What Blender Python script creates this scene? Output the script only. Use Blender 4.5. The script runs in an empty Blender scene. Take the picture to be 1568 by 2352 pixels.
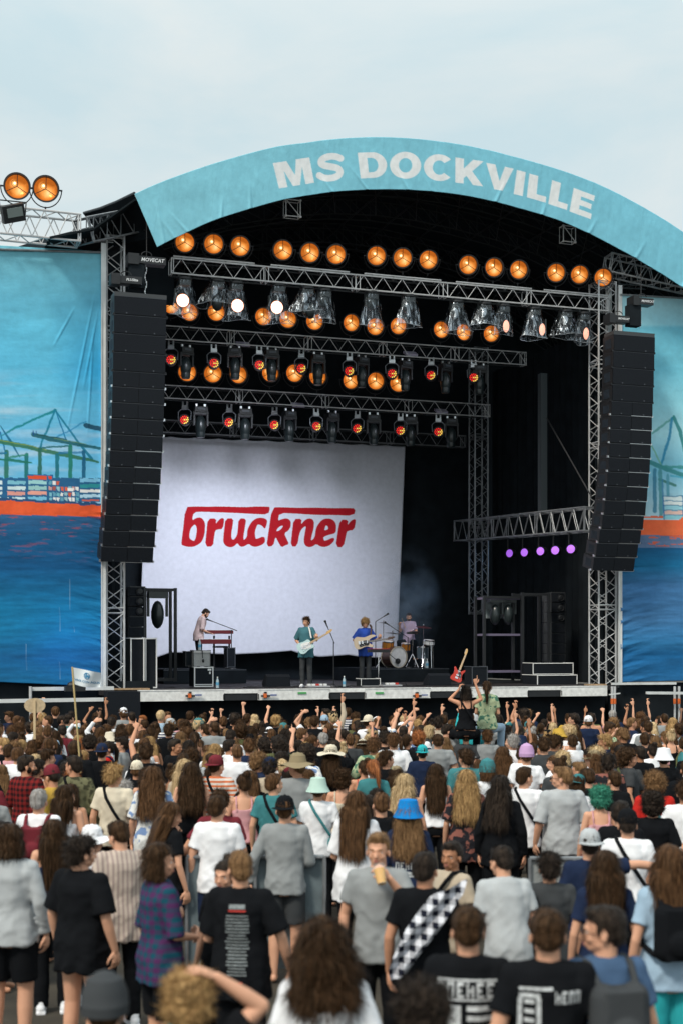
import bpy, bmesh, math, random
import numpy as np
from mathutils import Vector, Matrix, Euler, noise
from mathutils.geometry import tessellate_polygon
from mathutils.bvhtree import BVHTree
R = math.radians
rnd = random.Random(7)
SC = bpy.context.scene
COL = SC.collection

# ------------------------------------------------------------------ camera, light, exposure
ZC, FPX, CX, HY = 3.25, 3267.0, 784.0, 1490.0        # eye height, focal length and horizon of the photograph (1568 px wide)
cam_d = bpy.data.cameras.new('camera'); cam = bpy.data.objects.new('camera', cam_d); COL.objects.link(cam)
cam.location = (0, 0, ZC); cam.rotation_euler = (R(90), 0, 0)
cam_d.sensor_fit = 'HORIZONTAL'; cam_d.sensor_width = 24.0; cam_d.lens = 24.0*FPX/1568
cam_d.shift_y = (HY-1176)/1568.0
cam_d.clip_start = .1; cam_d.clip_end = 3000
cam_d.dof.use_dof = True; cam_d.dof.focus_distance = 36.0; cam_d.dof.aperture_fstop = 1.9
SC.camera = cam
SC.view_settings.view_transform = 'Standard'; SC.view_settings.look = 'None'
SC.view_settings.exposure = 0.0; SC.view_settings.gamma = 1.0
SC.cycles.max_bounces = 8; SC.cycles.transparent_max_bounces = 16
SC.cycles.use_denoising = True

SUN_EL, SUN_AZ = 48, 215      # sun behind the camera's left shoulder, veiled by cloud
w = bpy.data.worlds.new('World'); SC.world = w; w.use_nodes = True
nt = w.node_tree; N = nt.nodes; L = nt.links; N.clear()
out = N.new('ShaderNodeOutputWorld'); bg = N.new('ShaderNodeBackground'); L.new(bg.outputs[0], out.inputs[0])
sky = N.new('ShaderNodeTexSky'); sky.sky_type = 'NISHITA'; sky.sun_disc = False
sky.sun_elevation = R(SUN_EL); sky.sun_rotation = R(SUN_AZ); sky.dust_density = 3
skm = N.new('ShaderNodeVectorMath'); skm.operation = 'SCALE'; skm.inputs['Scale'].default_value = .09; L.new(sky.outputs[0], skm.inputs[0])
tc = N.new('ShaderNodeTexCoord'); sep = N.new('ShaderNodeSeparateXYZ'); L.new(tc.outputs['Generated'], sep.inputs[0])
# stretched cloud noise
mp = N.new('ShaderNodeMapping'); mp.inputs['Scale'].default_value = (1.2, 1.2, 3.4); mp.inputs['Location'].default_value = (2.3, .4, .35); L.new(tc.outputs['Generated'], mp.inputs[0])
nz = N.new('ShaderNodeTexNoise'); nz.inputs['Scale'].default_value = 2.1; nz.inputs['Detail'].default_value = 7; nz.inputs['Roughness'].default_value = .55; nz.inputs['Distortion'].default_value = .4
L.new(mp.outputs[0], nz.inputs[0])
cr = N.new('ShaderNodeValToRGB'); L.new(nz.outputs[0], cr.inputs[0])
cr.color_ramp.elements[0].position = .36; cr.color_ramp.elements[0].color = (.60, .745, .79, 1)
cr.color_ramp.elements[1].position = .64; cr.color_ramp.elements[1].color = (.84, .845, .795, 1)
e = cr.color_ramp.elements.new(.5); e.color = (.72, .80, .81, 1)
# overcast: the cloud layer brightens towards the zenith
mr = N.new('ShaderNodeMapRange'); mr.inputs['From Min'].default_value = .36; mr.inputs['From Max'].default_value = .95
mr.inputs['To Min'].default_value = 1.0; mr.inputs['To Max'].default_value = 1.5; L.new(sep.outputs['Z'], mr.inputs['Value'])
cs = N.new('ShaderNodeVectorMath'); cs.operation = 'SCALE'; L.new(cr.outputs[0], cs.inputs[0]); L.new(mr.outputs[0], cs.inputs['Scale'])
mix = N.new('ShaderNodeMixRGB'); mix.inputs[0].default_value = .9; L.new(skm.outputs[0], mix.inputs[1]); L.new(cs.outputs[0], mix.inputs[2])
L.new(mix.outputs[0], bg.inputs[0]); bg.inputs[1].default_value = 1.08
sd = bpy.data.lights.new('sun', 'SUN'); sd.energy = 2.7; sd.angle = R(11); sd.color = (1, .91, .78)
so = bpy.data.objects.new('sun', sd); COL.objects.link(so)
az = R(SUN_AZ); el = R(SUN_EL)
sdir = Vector((math.sin(az)*math.cos(el), math.cos(az)*math.cos(el), math.sin(el)))
so.rotation_euler = (-sdir).to_track_quat('-Z', 'Y').to_euler(); so.location = (0, 0, 40)

# ------------------------------------------------------------------ frames: world and stage (s along the front, t back, z up)
YAW = R(19.0); S0 = Vector((-4.087, 33.9, 0)); CO, SI = math.cos(YAW), math.sin(YAW)
def s2w(p): return Vector((S0.x+p[0]*CO-p[1]*SI, S0.y+p[0]*SI+p[1]*CO, p[2]))
def A(x, y, t):
    "stage coordinates of the photograph's pixel (1568 wide) on the vertical plane t metres behind the stage front"
    m = (x-CX)/FPX
    d = (t-S0.x*SI+S0.y*CO)/(CO-m*SI)
    return Vector(((m*d-S0.x)*CO+(d-S0.y)*SI, t, ZC+(HY-y)/FPX*d))
def As(x, y, s):
    "the same on the plane at s"
    m = (x-CX)/FPX
    d = (s+S0.x*CO+S0.y*SI)/(m*CO+SI)
    return Vector((s, -(m*d-S0.x)*SI+(d-S0.y)*CO, ZC+(HY-y)/FPX*d))
def W(x, y, d): return Vector(((x-CX)/FPX*d, d, ZC+(HY-y)/FPX*d))
DECK = 2.27
def lin(c):
    c = np.asarray(c, dtype=float)/255.0
    return np.where(c <= .04045, c/12.92, ((c+.055)/1.055)**2.4)

# ------------------------------------------------------------------ materials
MATS = {}
def mat(name, col=(.5,.5,.5), rough=.6, metal=0, emit=None, es=0, noise_amt=0, nscale=8, bump=0, bscale=60, alpha=1, trans=0, attr=False, spec=.5, sheen=0):
    if name in MATS: return MATS[name]
    m = bpy.data.materials.new(name); m.use_nodes = True; MATS[name] = m
    n = m.node_tree.nodes; l = m.node_tree.links; b = n['Principled BSDF']
    b.inputs['Base Color'].default_value = (*col, 1); b.inputs['Roughness'].default_value = rough; b.inputs['Metallic'].default_value = metal
    b.inputs['Specular IOR Level'].default_value = spec
    if sheen: b.inputs['Sheen Weight'].default_value = sheen
    if alpha < 1: b.inputs['Alpha'].default_value = alpha
    if trans: b.inputs['Transmission Weight'].default_value = trans
    if emit: b.inputs['Emission Color'].default_value = (*emit, 1); b.inputs['Emission Strength'].default_value = es
    tcn = n.new('ShaderNodeTexCoord')
    src = None
    if attr:
        a = n.new('ShaderNodeAttribute'); a.attribute_name = 'Col'; src = a.outputs['Color']
    if noise_amt:
        nn = n.new('ShaderNodeTexNoise'); nn.inputs['Scale'].default_value = nscale; nn.inputs['Detail'].default_value = 5; l.new(tcn.outputs['Object'], nn.inputs[0])
        r = n.new('ShaderNodeMapRange'); r.inputs['From Min'].default_value = .3; r.inputs['From Max'].default_value = .7
        r.inputs['To Min'].default_value = 1-noise_amt; r.inputs['To Max'].default_value = 1+noise_amt; l.new(nn.outputs[0], r.inputs[0])
        v = n.new('ShaderNodeVectorMath'); v.operation = 'SCALE'; l.new(r.outputs[0], v.inputs['Scale'])
        if src: l.new(src, v.inputs[0])
        else: v.inputs[0].default_value = col
        src = v.outputs[0]
    if src: l.new(src, b.inputs['Base Color'])
    if bump:
        nb = n.new('ShaderNodeTexNoise'); nb.inputs['Scale'].default_value = bscale; nb.inputs['Detail'].default_value = 3; l.new(tcn.outputs['Object'], nb.inputs[0])
        bp = n.new('ShaderNodeBump'); bp.inputs['Strength'].default_value = bump; bp.inputs['Distance'].default_value = .01
        l.new(nb.outputs[0], bp.inputs['Height']); l.new(bp.outputs[0], b.inputs['Normal'])
    return m
ALU = mat('aluminium', (.58,.59,.60), .42, .35, noise_amt=.15, nscale=6)
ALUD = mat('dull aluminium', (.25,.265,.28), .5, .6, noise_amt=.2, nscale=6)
ALUW = mat('pale aluminium', (.72,.74,.74), .5, .3, noise_amt=.12, nscale=3)
BLK = mat('black metal', (.012,.014,.017), .5, noise_amt=.2)
BLKF = mat('black drape', (.013,.017,.021), .95, noise_amt=.25, nscale=2, spec=.1)  # black lifted towards blue, stage haze put into the colour
BLKG = mat('black grille', (.009,.012,.017), .85, noise_amt=.2, nscale=30, bump=.3, bscale=300, spec=.2)
SEAM = mat('dark grey seam', (.06,.07,.085), .5)
GRILL2 = mat('cabinet side', (.012,.022,.035), .6, noise_amt=.3)
STEEL = mat('bright steel', (.75,.78,.8), .3, .9)
CHROME = mat('chrome', (.8,.8,.82), .15, 1)
WHT = mat('white plastic', (.75,.76,.76), .5)
RED = mat('red plastic', (.5,.03,.02), .5)
ORG = mat('orange strap', (.7,.15,.03), .6)
CLOTHV = mat('printed banner cloth', (1,1,1), .85, attr=True, noise_amt=.05, nscale=7, bump=.25, bscale=18, spec=.2)

# ------------------------------------------------------------------ mesh builder
class MB:
    def __init__(s): s.v = []; s.f = []; s.m = []
    def add(s, vs, fs, mi=0):
        o = len(s.v); s.v += [tuple(v) for v in vs]; s.f += [tuple(i+o for i in f) for f in fs]; s.m += [mi]*len(fs); return s
    def box(s, c, d, M=None, mi=0, bev=0):
        x, y, z = d[0]/2, d[1]/2, d[2]/2
        vs = [Vector((a*x, b*y, e*z)) for e in (-1,1) for b in (-1,1) for a in (-1,1)]
        if M is not None: vs = [M @ v for v in vs]
        c = Vector(c); vs = [v+c for v in vs]
        return s.add(vs, [(0,2,3,1),(4,5,7,6),(0,1,5,4),(2,6,7,3),(0,4,6,2),(1,3,7,5)], mi)
    def box2(s, a, b, mi=0):
        a = Vector(a); b = Vector(b); return s.box((a+b)/2, [abs(q) for q in (b-a)], None, mi)
    def tube(s, p, q, r, r2=None, n=7, mi=0):
        p = Vector(p); q = Vector(q); r2 = r if r2 is None else r2; d = q-p
        if d.length < 1e-7: return s
        z = d.normalized(); x = z.orthogonal().normalized(); y = z.cross(x)
        vs = []
        for pp, rr in ((p, r), (q, r2)):
            for i in range(n):
                a = 2*math.pi*i/n; vs.append(pp+x*math.cos(a)*rr+y*math.sin(a)*rr)
        fs = [(i, (i+1) % n, n+(i+1) % n, n+i) for i in range(n)]+[tuple(range(n))[::-1], tuple(range(n, 2*n))]
        return s.add(vs, fs, mi)
    def path(s, pts, r, n=6, mi=0):
        for a, b in zip(pts[:-1], pts[1:]): s.tube(a, b, r, None, n, mi)
        return s
    def lathe(s, prof, n=24, M=None, mi=0):
        M = M or Matrix.Identity(4); vs = []; k = len(prof)
        for i in range(n):
            a = 2*math.pi*i/n
            for r, z in prof: vs.append(M @ Vector((r*math.cos(a), r*math.sin(a), z)))
        fs = [(i*k+j, ((i+1) % n)*k+j, ((i+1) % n)*k+j+1, i*k+j+1) for i in range(n) for j in range(k-1)]
        return s.add(vs, fs, mi)
    def ball(s, c, r, n=12, M=None, mi=0):
        r = (r, r, r) if not hasattr(r, '__len__') else r
        pr = [(math.sin(math.pi*j/(n//2))*1.0, -math.cos(math.pi*j/(n//2))) for j in range(n//2+1)]
        pr[0] = (1e-4, -1); pr[-1] = (1e-4, 1)
        MM = Matrix.Translation(Vector(c)) @ (M.to_4x4() if M is not None else Matrix.Identity(4)) @ Matrix.Diagonal((*r, 1))
        return s.lathe(pr, n, MM, mi)
    def prism(s, poly, th, M=None, mi=0, holes=()):
        "2-D outline (x,y) given thickness th along z, centred"
        M = M or Matrix.Identity(4)
        loops = [poly]+list(holes); flat = [p for lp in loops for p in lp]
        tri = tessellate_polygon([[Vector((p[0], p[1], 0)) for p in lp] for lp in loops])
        n = len(flat)
        vs = [M @ Vector((p[0], p[1], -th/2)) for p in flat]+[M @ Vector((p[0], p[1], th/2)) for p in flat]
        fs = [tuple(t) for t in tri]+[tuple(i+n for i in t[::-1]) for t in tri]; o = 0
        for lp in loops:
            k = len(lp); fs += [(o+i, o+(i+1) % k, n+o+(i+1) % k, n+o+i) for i in range(k)]; o += k
        return s.add(vs, fs, mi)
    def mesh(s, name, mats, base=(0,0,0), smooth=False):
        me = bpy.data.meshes.new(name); b = Vector(base)
        me.from_pydata([(v[0]-b.x, v[1]-b.y, v[2]-b.z) for v in s.v], [], s.f)
        for m in (mats if isinstance(mats, (list, tuple)) else [mats]): me.materials.append(m)
        me.polygons.foreach_set('material_index', s.m)
        bm = bmesh.new(); bm.from_mesh(me); bmesh.ops.recalc_face_normals(bm, faces=bm.faces); bm.to_mesh(me); bm.free()
        if smooth:
            me.polygons.foreach_set('use_smooth', [True]*len(me.polygons))
            try: me.set_sharp_from_angle(angle=R(40))
            except Exception: pass
        me.update(); return me

def tag(o, label=None, cat=None, group=None, kind=None):
    if label: o['label'] = label
    if cat: o['category'] = cat
    if group: o['group'] = group
    if kind: o['kind'] = kind
    return o
def link(o, parent=None):
    COL.objects.link(o)
    if parent is not None: o.parent = parent
    return o
def empty(name, base, label, cat, group=None, frame='S', rz=0):
    o = bpy.data.objects.new(name, None); o.empty_display_size = .2; link(o)
    o.location = s2w(base) if frame == 'S' else Vector(base)
    o.rotation_euler = (0, 0, (YAW if frame == 'S' else 0)+rz); o['base'] = tuple(base); tag(o, label, cat, group); return o
def part(mb, name, mats, root, smooth=False, label=None, parent=None):
    "mb is in the coordinates of the root's frame; becomes a child (or a grandchild via parent)"
    me = mb.mesh(name, mats, root['base'], smooth); o = bpy.data.objects.new(name, me); link(o, parent or root)
    if label: o['label'] = label
    return o
def solo(mb, name, mats, base, label=None, cat=None, group=None, kind=None, frame='S', smooth=False):
    me = mb.mesh(name, mats, base, smooth); o = bpy.data.objects.new(name, me); link(o)
    o.location = s2w(base) if frame == 'S' else Vector(base); o.rotation_euler = (0, 0, YAW if frame == 'S' else 0)
    tag(o, label, cat, group, kind); return o
def copy_tree(o, parent=None):
    c = o.copy(); link(c, parent)
    if parent is not None: c.matrix_parent_inverse = o.matrix_parent_inverse.copy()
    for ch in list(o.children): copy_tree(ch, c)
    return c

# ------------------------------------------------------------------ setting: ground and dark hall of the stage
def gz(y): return .003*max(0, min(y, 34)-14)+.036*max(0, 15.5-max(y, 2))
g = MB()
ys = [-6,0,2,6,10,14,15.5,20,25,30,34,40,60,120,900]
for i, y in enumerate(ys): g.v += [(-900 if y > 60 else -160, y, gz(min(y, 45))), (900 if y > 60 else 160, y, gz(min(y, 45)))]
for i in range(len(ys)-1): g.f.append((2*i, 2*i+1, 2*i+3, 2*i+2)); g.m.append(0)
GND = mat('trampled earth', (.036,.030,.021), .95, noise_amt=.45, nscale=1.7, bump=.6, bscale=12)
solo(g, 'ground', GND, (0,0,0), kind='structure', frame='W')
# ------------------------------------------------------------------ painting on cloth
def inpoly(X, Y, poly):
    c = np.zeros(X.shape, bool); n = len(poly)
    for i in range(n):
        x0, y0 = poly[i]; x1, y1 = poly[(i+1) % n]
        if y0 == y1: continue
        cond = ((y0 > Y) != (y1 > Y)) & (X < (x1-x0)*(Y-y0)/(y1-y0)+x0); c ^= cond
    return c
def smoothpoly(pts, k=2):
    for _ in range(k):
        q = []
        n = len(pts)
        for i in range(n):
            a, b = pts[i], pts[(i+1) % n]
            if len(a) > 2 or len(b) > 2: pass
            ax, ay = a[0], a[1]; bx, by = b[0], b[1]
            if len(a) > 2: q.append(a); q.append((.75*bx+.25*ax, .75*by+.25*ay)) if len(b) < 3 else None
            else:
                q.append((.75*ax+.25*bx, .75*ay+.25*by))
                if len(b) < 3: q.append((.25*ax+.75*bx, .25*ay+.75*by))
        pts = q
    return [(p[0], p[1]) for p in pts]
def cloth(name, us, vs, pos, colf, wr, mats, base, label, cat, thick=.012, **kw):
    "grid cloth: pos(u,v)->stage point; colf(U,V)->rgb; wr(U,V)->displacement towards the audience in metres. Closed with a back face"
    U, V = np.meshgrid(us, vs); nu, nv = len(us), len(vs)
    P = np.array([[tuple(pos(u, v)) for u in us] for v in vs]).reshape(-1, 3)
    D = wr(U, V).reshape(-1)
    P[:, 1] -= D
    P -= np.array(base)
    Bk = P.copy(); Bk[:, 1] += thick
    i = np.arange(nv-1)[:, None]*nu+np.arange(nu-1)[None, :]; i = i.reshape(-1)
    F = np.stack([i, i+nu, i+nu+1, i+1], 1); n = nu*nv
    FB = np.stack([i, i+1, i+nu+1, i+nu], 1)+n
    rim = []
    for j in range(nu-1): rim += [(j, j+1, j+1+n, j+n), ((nv-1)*nu+j+1, (nv-1)*nu+j, (nv-1)*nu+j+n, (nv-1)*nu+j+1+n)]
    for j in range(nv-1): rim += [(j*nu, j*nu+n, (j+1)*nu+n, (j+1)*nu), (j*nu+nu-1, (j+1)*nu+nu-1, (j+1)*nu+nu-1+n, j*nu+nu-1+n)]
    faces = F.tolist()+FB.tolist()+rim
    me = bpy.data.meshes.new(name); me.from_pydata(np.concatenate([P, Bk]).tolist(), [], faces)
    me.materials.append(mats)
    me.polygons.foreach_set('use_smooth', [True]*(2*len(F))+[False]*len(rim))
    C = np.ones((2*n, 4)); c = colf(U, V).reshape(-1, 3); C[:n, :3] = c; C[n:, :3] = c*.8
    at = me.color_attributes.new('Col', 'FLOAT_COLOR', 'POINT'); at.data.foreach_set('color', C.reshape(-1))
    o = bpy.data.objects.new(name, me); link(o); o.location = s2w(base); o.rotation_euler = (0, 0, YAW); tag(o, label, cat); return o
def fbm(X, Y, sx, sy, seed=0, oct=4):
    "cheap value noise"
    r = np.random.RandomState(seed); out = 0; amp = .5
    for k in range(oct):
        G = r.rand(64, 64); x = X*sx*2**k+17.3*k; y = Y*sy*2**k+5.1*k
        xi = np.floor(x).astype(int); yi = np.floor(y).astype(int); fx = x-xi; fy = y-yi; fx = fx*fx*(3-2*fx); fy = fy*fy*(3-2*fy)
        a = G[yi % 64, xi % 64]; b = G[yi % 64, (xi+1) % 64]; c = G[(yi+1) % 64, xi % 64]; d = G[(yi+1) % 64, (xi+1) % 64]
        out = out+amp*((a*(1-fx)+b*fx)*(1-fy)+(c*(1-fx)+d*fx)*fy); amp *= .5
    return out
def stroke(C, X, Y, pts, wd, col, al=1.0, soft=1.0):
    col = lin(col)
    w2 = wd if hasattr(wd, '__len__') else [wd]*len(pts)
    best = np.full(X.shape, 1e9)
    for (a, b, wa, wb) in zip(pts[:-1], pts[1:], w2[:-1], w2[1:]):
        dx, dy = b[0]-a[0], b[1]-a[1]; L2 = dx*dx+dy*dy+1e-9
        t = np.clip(((X-a[0])*dx+(Y-a[1])*dy)/L2, 0, 1)
        best = np.minimum(best, np.hypot(X-a[0]-t*dx, Y-a[1]-t*dy)-(wa+(wb-wa)*t)/2)
    k = np.clip(.5-best/soft, 0, 1)[..., None]*al
    return C*(1-k)+col*k
def fillp(C, X, Y, poly, col, al=1.0, jit=None):
    k = inpoly(X, Y, poly)[..., None]*al
    return C*(1-k)+lin(col)*k

# left mural: traced in a 1568-wide enlargement of source region [0,1480,380,1900]; q -> 1568-px frame
def q5(x, y): return (x/4.126*.6272, (1480+y/4.126)*.6272)
def grad(Y, stops):
    ys = [s[0] for s in stops]; cs = np.array([lin(s[1]) for s in stops])
    return np.stack([np.interp(Y, ys, cs[:, k]) for k in range(3)], -1)
def mural_left(X, Y):
    C = grad(Y, [(560,(122,190,206)),(640,(112,190,214)),(760,(96,186,218)),(860,(90,182,218)),(930,(110,192,224)),(1010,(96,178,220)),(1150,(110,188,226))])
    n1 = fbm(X, Y, .012, .035, 3); C = C*(.82+.36*n1[..., None])
    pale = np.clip((fbm(X, Y, .006, .05, 9)-.47)*4, 0, 1)[..., None]*.55*np.clip((Y-840)/100, 0, 1)[..., None]; C = C*(1-pale)+lin((190,212,226))*pale
    deep = np.clip((X-110)/110, 0, 1)*np.clip(1-abs(Y-850)/190, 0, 1); deep = (deep*.8)[..., None]; C = C*(1-deep)+lin((30,150,204))*deep
    wob = 2.2*(fbm(X, Y, .08, .08, 5)-.5)*2; X0, Y0 = X, Y; X = X+wob; Y = Y+wob
    G1, G2, G3, NAV = (18,128,140), (40,112,96), (70,110,70), (24,84,122)
    def S(pts, wd, c, al=.95): nonlocal C; C = stroke(C, X, Y, [q5(*p) for p in pts], wd*.152 if not hasattr(wd, '__len__') else [k*.152 for k in wd], c, al, 1.2)
    S([(840,90),(250,350),(20,480)], [40,38,14], G1); S([(830,90),(600,660)], 32, (16,120,150)); S([(850,110),(1000,540)], 20, (16,112,160)); S([(850,110),(1180,570),(1390,830)], [26,30,44], (16,118,150))
    S([(860,500),(1300,260)], 22, (20,124,176), .8); S([(0,420),(70,700)], 22, (16,112,160)); S([(0,320),(160,560),(300,800)], [14,40,14], (22,104,140))
    S([(500,460),(800,530),(1100,590),(1510,670)], [60,70,60,40], (26,92,104)); S([(560,455),(1000,530)], 16, (20,70,70), .8); S([(1300,320),(1510,365)], 70, (20,70,96)); S([(505,405),(510,470)], 14, (20,70,140)); S([(548,405),(545,450)], 12, (20,70,140))
    S([(0,560),(300,620),(700,710),(1200,810),(1480,870)], [60,66,60,56,30], (50,112,84)); S([(0,545),(400,620),(700,690)], 10, (150,170,60), .7); S([(820,520),(1300,600)], 8, (140,170,60), .5)
    S([(610,660),(850,640),(1080,630)], 28, (24,100,110)); S([(900,740),(1260,730)], 34, (22,110,160), .8)
    for x, y0, y1, wd, c in ((95,720,1140,72,G2),(400,760,1120,60,(24,110,110)),(600,680,1060,62,(40,104,90)),(865,770,1170,56,(22,110,124)),(1065,640,1200,62,(30,120,104)),(1268,720,1110,54,(20,92,128))): S([(x,y0),(x,y1)], wd, c)
    S([(0,740),(90,730)], 30, (20,110,150)); S([(0,830),(200,850),(420,880),(480,885)], [30,44,34,16], (30,112,96)); S([(130,810),(410,760)], 30, (40,130,110), .9)
    # containers
    def B(x0, y0, x1, y1, c): nonlocal C; C = fillp(C, X, Y, [q5(x0,y0), q5(x1,y0+4), q5(x1-3,y1), q5(x0+2,y1-3)], c)
    B(-300,1110,1520,1480,(38,96,140)); C2 = lambda *a: B(*a)
    C = fillp(C, X, Y, [q5(820,1000), q5(1180,1000), q5(1180,1200), q5(1030,1195), q5(900,1150), q5(820,1150)], (104,182,214), .0)
    B(412,1060,810,1150,(30,100,150)); B(420,1080,705,1135,(222,84,52)); B(725,1080,785,1130,(216,72,48))
    for y0, c1, c2 in ((1150,(120,184,204),(150,200,204)),(1235,(200,222,226),(150,196,196)),(1312,(214,150,140),(232,160,146)),(1398,(196,220,232),(116,184,216))):
        B(108,y0+6,385,y0+62,c1); B(425,y0,706,y0+62,c2); B(-260,y0+6,35,y0+58,(206,224,232))
    pal = [(120,180,196),(206,96,70),(150,190,200),(96,156,180),(226,232,232),(110,176,190),(200,150,146),(170,86,76)]
    r = random.Random(4)
    for j, y in enumerate((1160,1245,1330,1405)):
        for i, x in enumerate(range(740, 1190, 58)):
            if j == 0 and x > 900: continue
            B(x, y, x+46, y+62, r.choice(pal))
    B(1012,1262,1118,1310,(236,240,240)); B(1205,1118,1515,1176,(120,186,220)); B(1205,1205,1515,1262,(44,140,150)); B(1205,1288,1515,1338,(226,236,240)); B(1205,1362,1515,1412,(170,206,226)); B(1235,1438,1515,1465,(206,100,84))
    # hull and water
    yh = 1150+X0*13/228+2*(wob-.5); hb = 1182+X0*.02+wob*.6
    k = ((Y0 > yh-6) & (Y0 < yh))[..., None]; C = np.where(k, lin((40,80,120)), C)
    k = (Y0 >= yh)[..., None]; hull = lin((226,92,52))*(.8+.4*fbm(X0, Y0, .05, .05, 8)[..., None]); C = np.where(k, hull, C)
    wcol = grad(Y0, [(1185,(44,92,136)),(1230,(20,82,126)),(1300,(12,80,128)),(1400,(14,112,158)),(1450,(18,116,164)),(1510,(18,92,144)),(1570,(20,104,152))])
    st = fbm(X0, Y0, .02, .16, 12, 5); wcol = wcol*(.68+.64*st[..., None]); rip = np.clip((fbm(X0, Y0, .03, .22, 31)-.60)*8, 0, 1)*np.clip((1300-Y0)/110, 0, 1)
    wcol = wcol*(1-.7*rip[..., None])+lin((170,64,50))*.7*rip[..., None]
    glow = np.exp(-(((X0-165)/55)**2+((Y0-1480)/70)**2))[..., None]*.0
    C = np.where((Y0 > hb)[..., None], wcol, C)
    for x, y0, y1 in ((137,1395,1450),(137,1520,1560),(170,1440,1452),(60,1480,1540),(160,1330,1400)): C = stroke(C, X0, Y0, [(x,y0),(x+1,y1)], .8, (150,180,200), .5)
    return np.clip(C*1.16+.004, 0, .9)
def mural_right(X, Y):
    C = grad(Y, [(690,(160,206,216)),(745,(140,198,214)),(752,(108,184,206)),(850,(112,190,212)),(930,(140,204,220)),(990,(160,210,222)),(1080,(120,190,216)),(1170,(170,206,220))])
    C = C*(.85+.3*fbm(X, Y, .015, .03, 23)[..., None])
    wob = 2.4*(fbm(X, Y, .08, .08, 6)-.5)*2; X0, Y0 = X, Y; X = X+wob; Y = Y+wob
    def r7(x, y): return ((2150+x/3.266)*.6272, (1480+y/3.266)*.6272)
    def S(pts, wd, c, al=.9): nonlocal C; C = stroke(C, X, Y, [r7(*p) for p in pts], wd*.19, c, al, 1.4)
    S([(780,350),(1030,150)], 26, (60,140,130), .7); S([(1010,160),(985,380),(880,720)], 32, (34,130,170)); S([(1030,150),(1110,330),(1160,560),(1230,720)], 42, (40,126,130)); S([(770,500),(880,720)], 18, (110,170,140), .8)
    S([(740,690),(950,780),(1143,850),(1300,900)], 52, (52,130,134)); S([(900,750),(1300,750)], 36, (60,140,140)); S([(860,900),(1050,970)], 34, (60,120,110)); S([(1000,860),(1300,900)], 22, (60,160,190), .8)
    for x, y0, y1, wd, c in ((800,780,1280,46,(50,120,150)),(870,780,1320,44,(70,140,150)),(960,850,1100,34,(80,150,170)),(900,900,1300,20,(60,130,170))): S([(x,y0),(x+5,y1)], wd, c, .85)
    for i, c in enumerate(((206,222,224),(214,224,224),(150,206,220),(232,190,180),(140,200,212))):
        y = 1105+i*56; C = fillp(C, X, Y, [r7(905,y), r7(1300,y), r7(1300,y+44), r7(905,y+44)], c); S([(905,y-6),(1300,y-6)], 10, (40,110,150))
    S([(905,1100),(915,1380)], 14, (40,110,160)); S([(1135,1095),(1140,1340)], 12, (40,110,160))
    C = fillp(C, X, Y, [r7(600,1335), r7(905,1335), r7(905,1360), r7(600,1360)], (220,110,80))
    top = [r7(500,1378), r7(905,1380), r7(1090,1390), r7(1143,1345), r7(1500,1330), r7(1500,1568), r7(500,1560)]
    k = inpoly(X0, Y0, top)[..., None]; C = np.where(k, lin((236,106,66))*(.85+.3*fbm(X0, Y0, .05, .05, 8)[..., None]), C)
    yb = r7(0,1565)[1]; yc = r7(0,1720)[1]
    band = lin((92,116,150))*(.7+.6*fbm(X0, Y0, .03, .15, 15)[..., None]); C = np.where((Y0 > yb)[..., None], band, C)
    rr = ((fbm(X0, Y0, .04, .2, 44) > .56) & (Y0 > yb) & (Y0 < yc-4))[..., None]; C = np.where(rr, lin((200,96,74)), C)
    wcol = grad(Y0, [(yc,(20,86,130)),(1300,(22,104,148)),(1345,(60,110,158)),(1420,(64,116,164)),(1480,(40,110,160)),(1500,(18,88,138)),(1560,(30,96,146))])*(.72+.56*fbm(X0, Y0, .02, .12, 19, 5)[..., None])
    C = np.where((Y0 > yc)[..., None], wcol, C)
    return np.clip(C*1.16+.004, 0, .9)
TB = .3
us = np.concatenate([np.linspace(-240, -4, 30), np.arange(0, 234, 1.5)]); vs = np.arange(0, 1.0001, 1/560)
def posl(u, v):
    yt = 563+u*14/228; yb = 1567+u*10/228; return A(u, yt+(yb-yt)*v, TB)
def wrl(U, V):
    Y = 563+U*14/228+V*1004
    d = .020*np.exp(-((Y-578)/6)**2)+.012*(fbm(U, Y, .02, .06, 70)-.5)
    for (x0, y0, x1, y1) in ((225,640,150,1010),(215,760,200,1010),(175,700,120,800),(228,700,190,900)):
        t = ((U-x0)*(x1-x0)+(Y-y0)*(y1-y0))/((x1-x0)**2+(y1-y0)**2); dd = np.hypot(U-x0-t*(x1-x0), Y-y0-t*(y1-y0)); d += .02*np.exp(-(dd/2.6)**2)*((t > 0) & (t < 1))*np.sin(np.clip(t,0,1)*3.14)
    edge = np.exp(-np.clip(232-U, 0, 400)/34.0)*(Y > 1180); d += edge*.05*(fbm(U, Y-(U-232)*.25, .012, .075, 71)-.5)*2
    d += .012*(fbm(U, Y, .006, .09, 72)-.5)*(Y > 1180)
    return d
def colxy(f, yf):
    return lambda U, V: f(U, yf(U, V))
cloth('mural_banner', us, vs, posl, colxy(mural_left, lambda U, V: 563+U*14/228+V*(1004-U*4/228)), wrl, CLOTHV, tuple(A(0,1567,TB)),
      'tall blue cloth painted with harbour cranes and orange hull, left of the stage', 'banner')
us = np.concatenate([np.arange(1424, 1570, 1.6), np.linspace(1574, 1800, 30)]); vs = np.arange(0, 1.0001, 1/480)
def posr(u, v):
    yt = 676+(u-1425)*8/143; yb = 1567-(u-1425)*3/143; return A(u, yt+(yb-yt)*v, TB)
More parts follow.
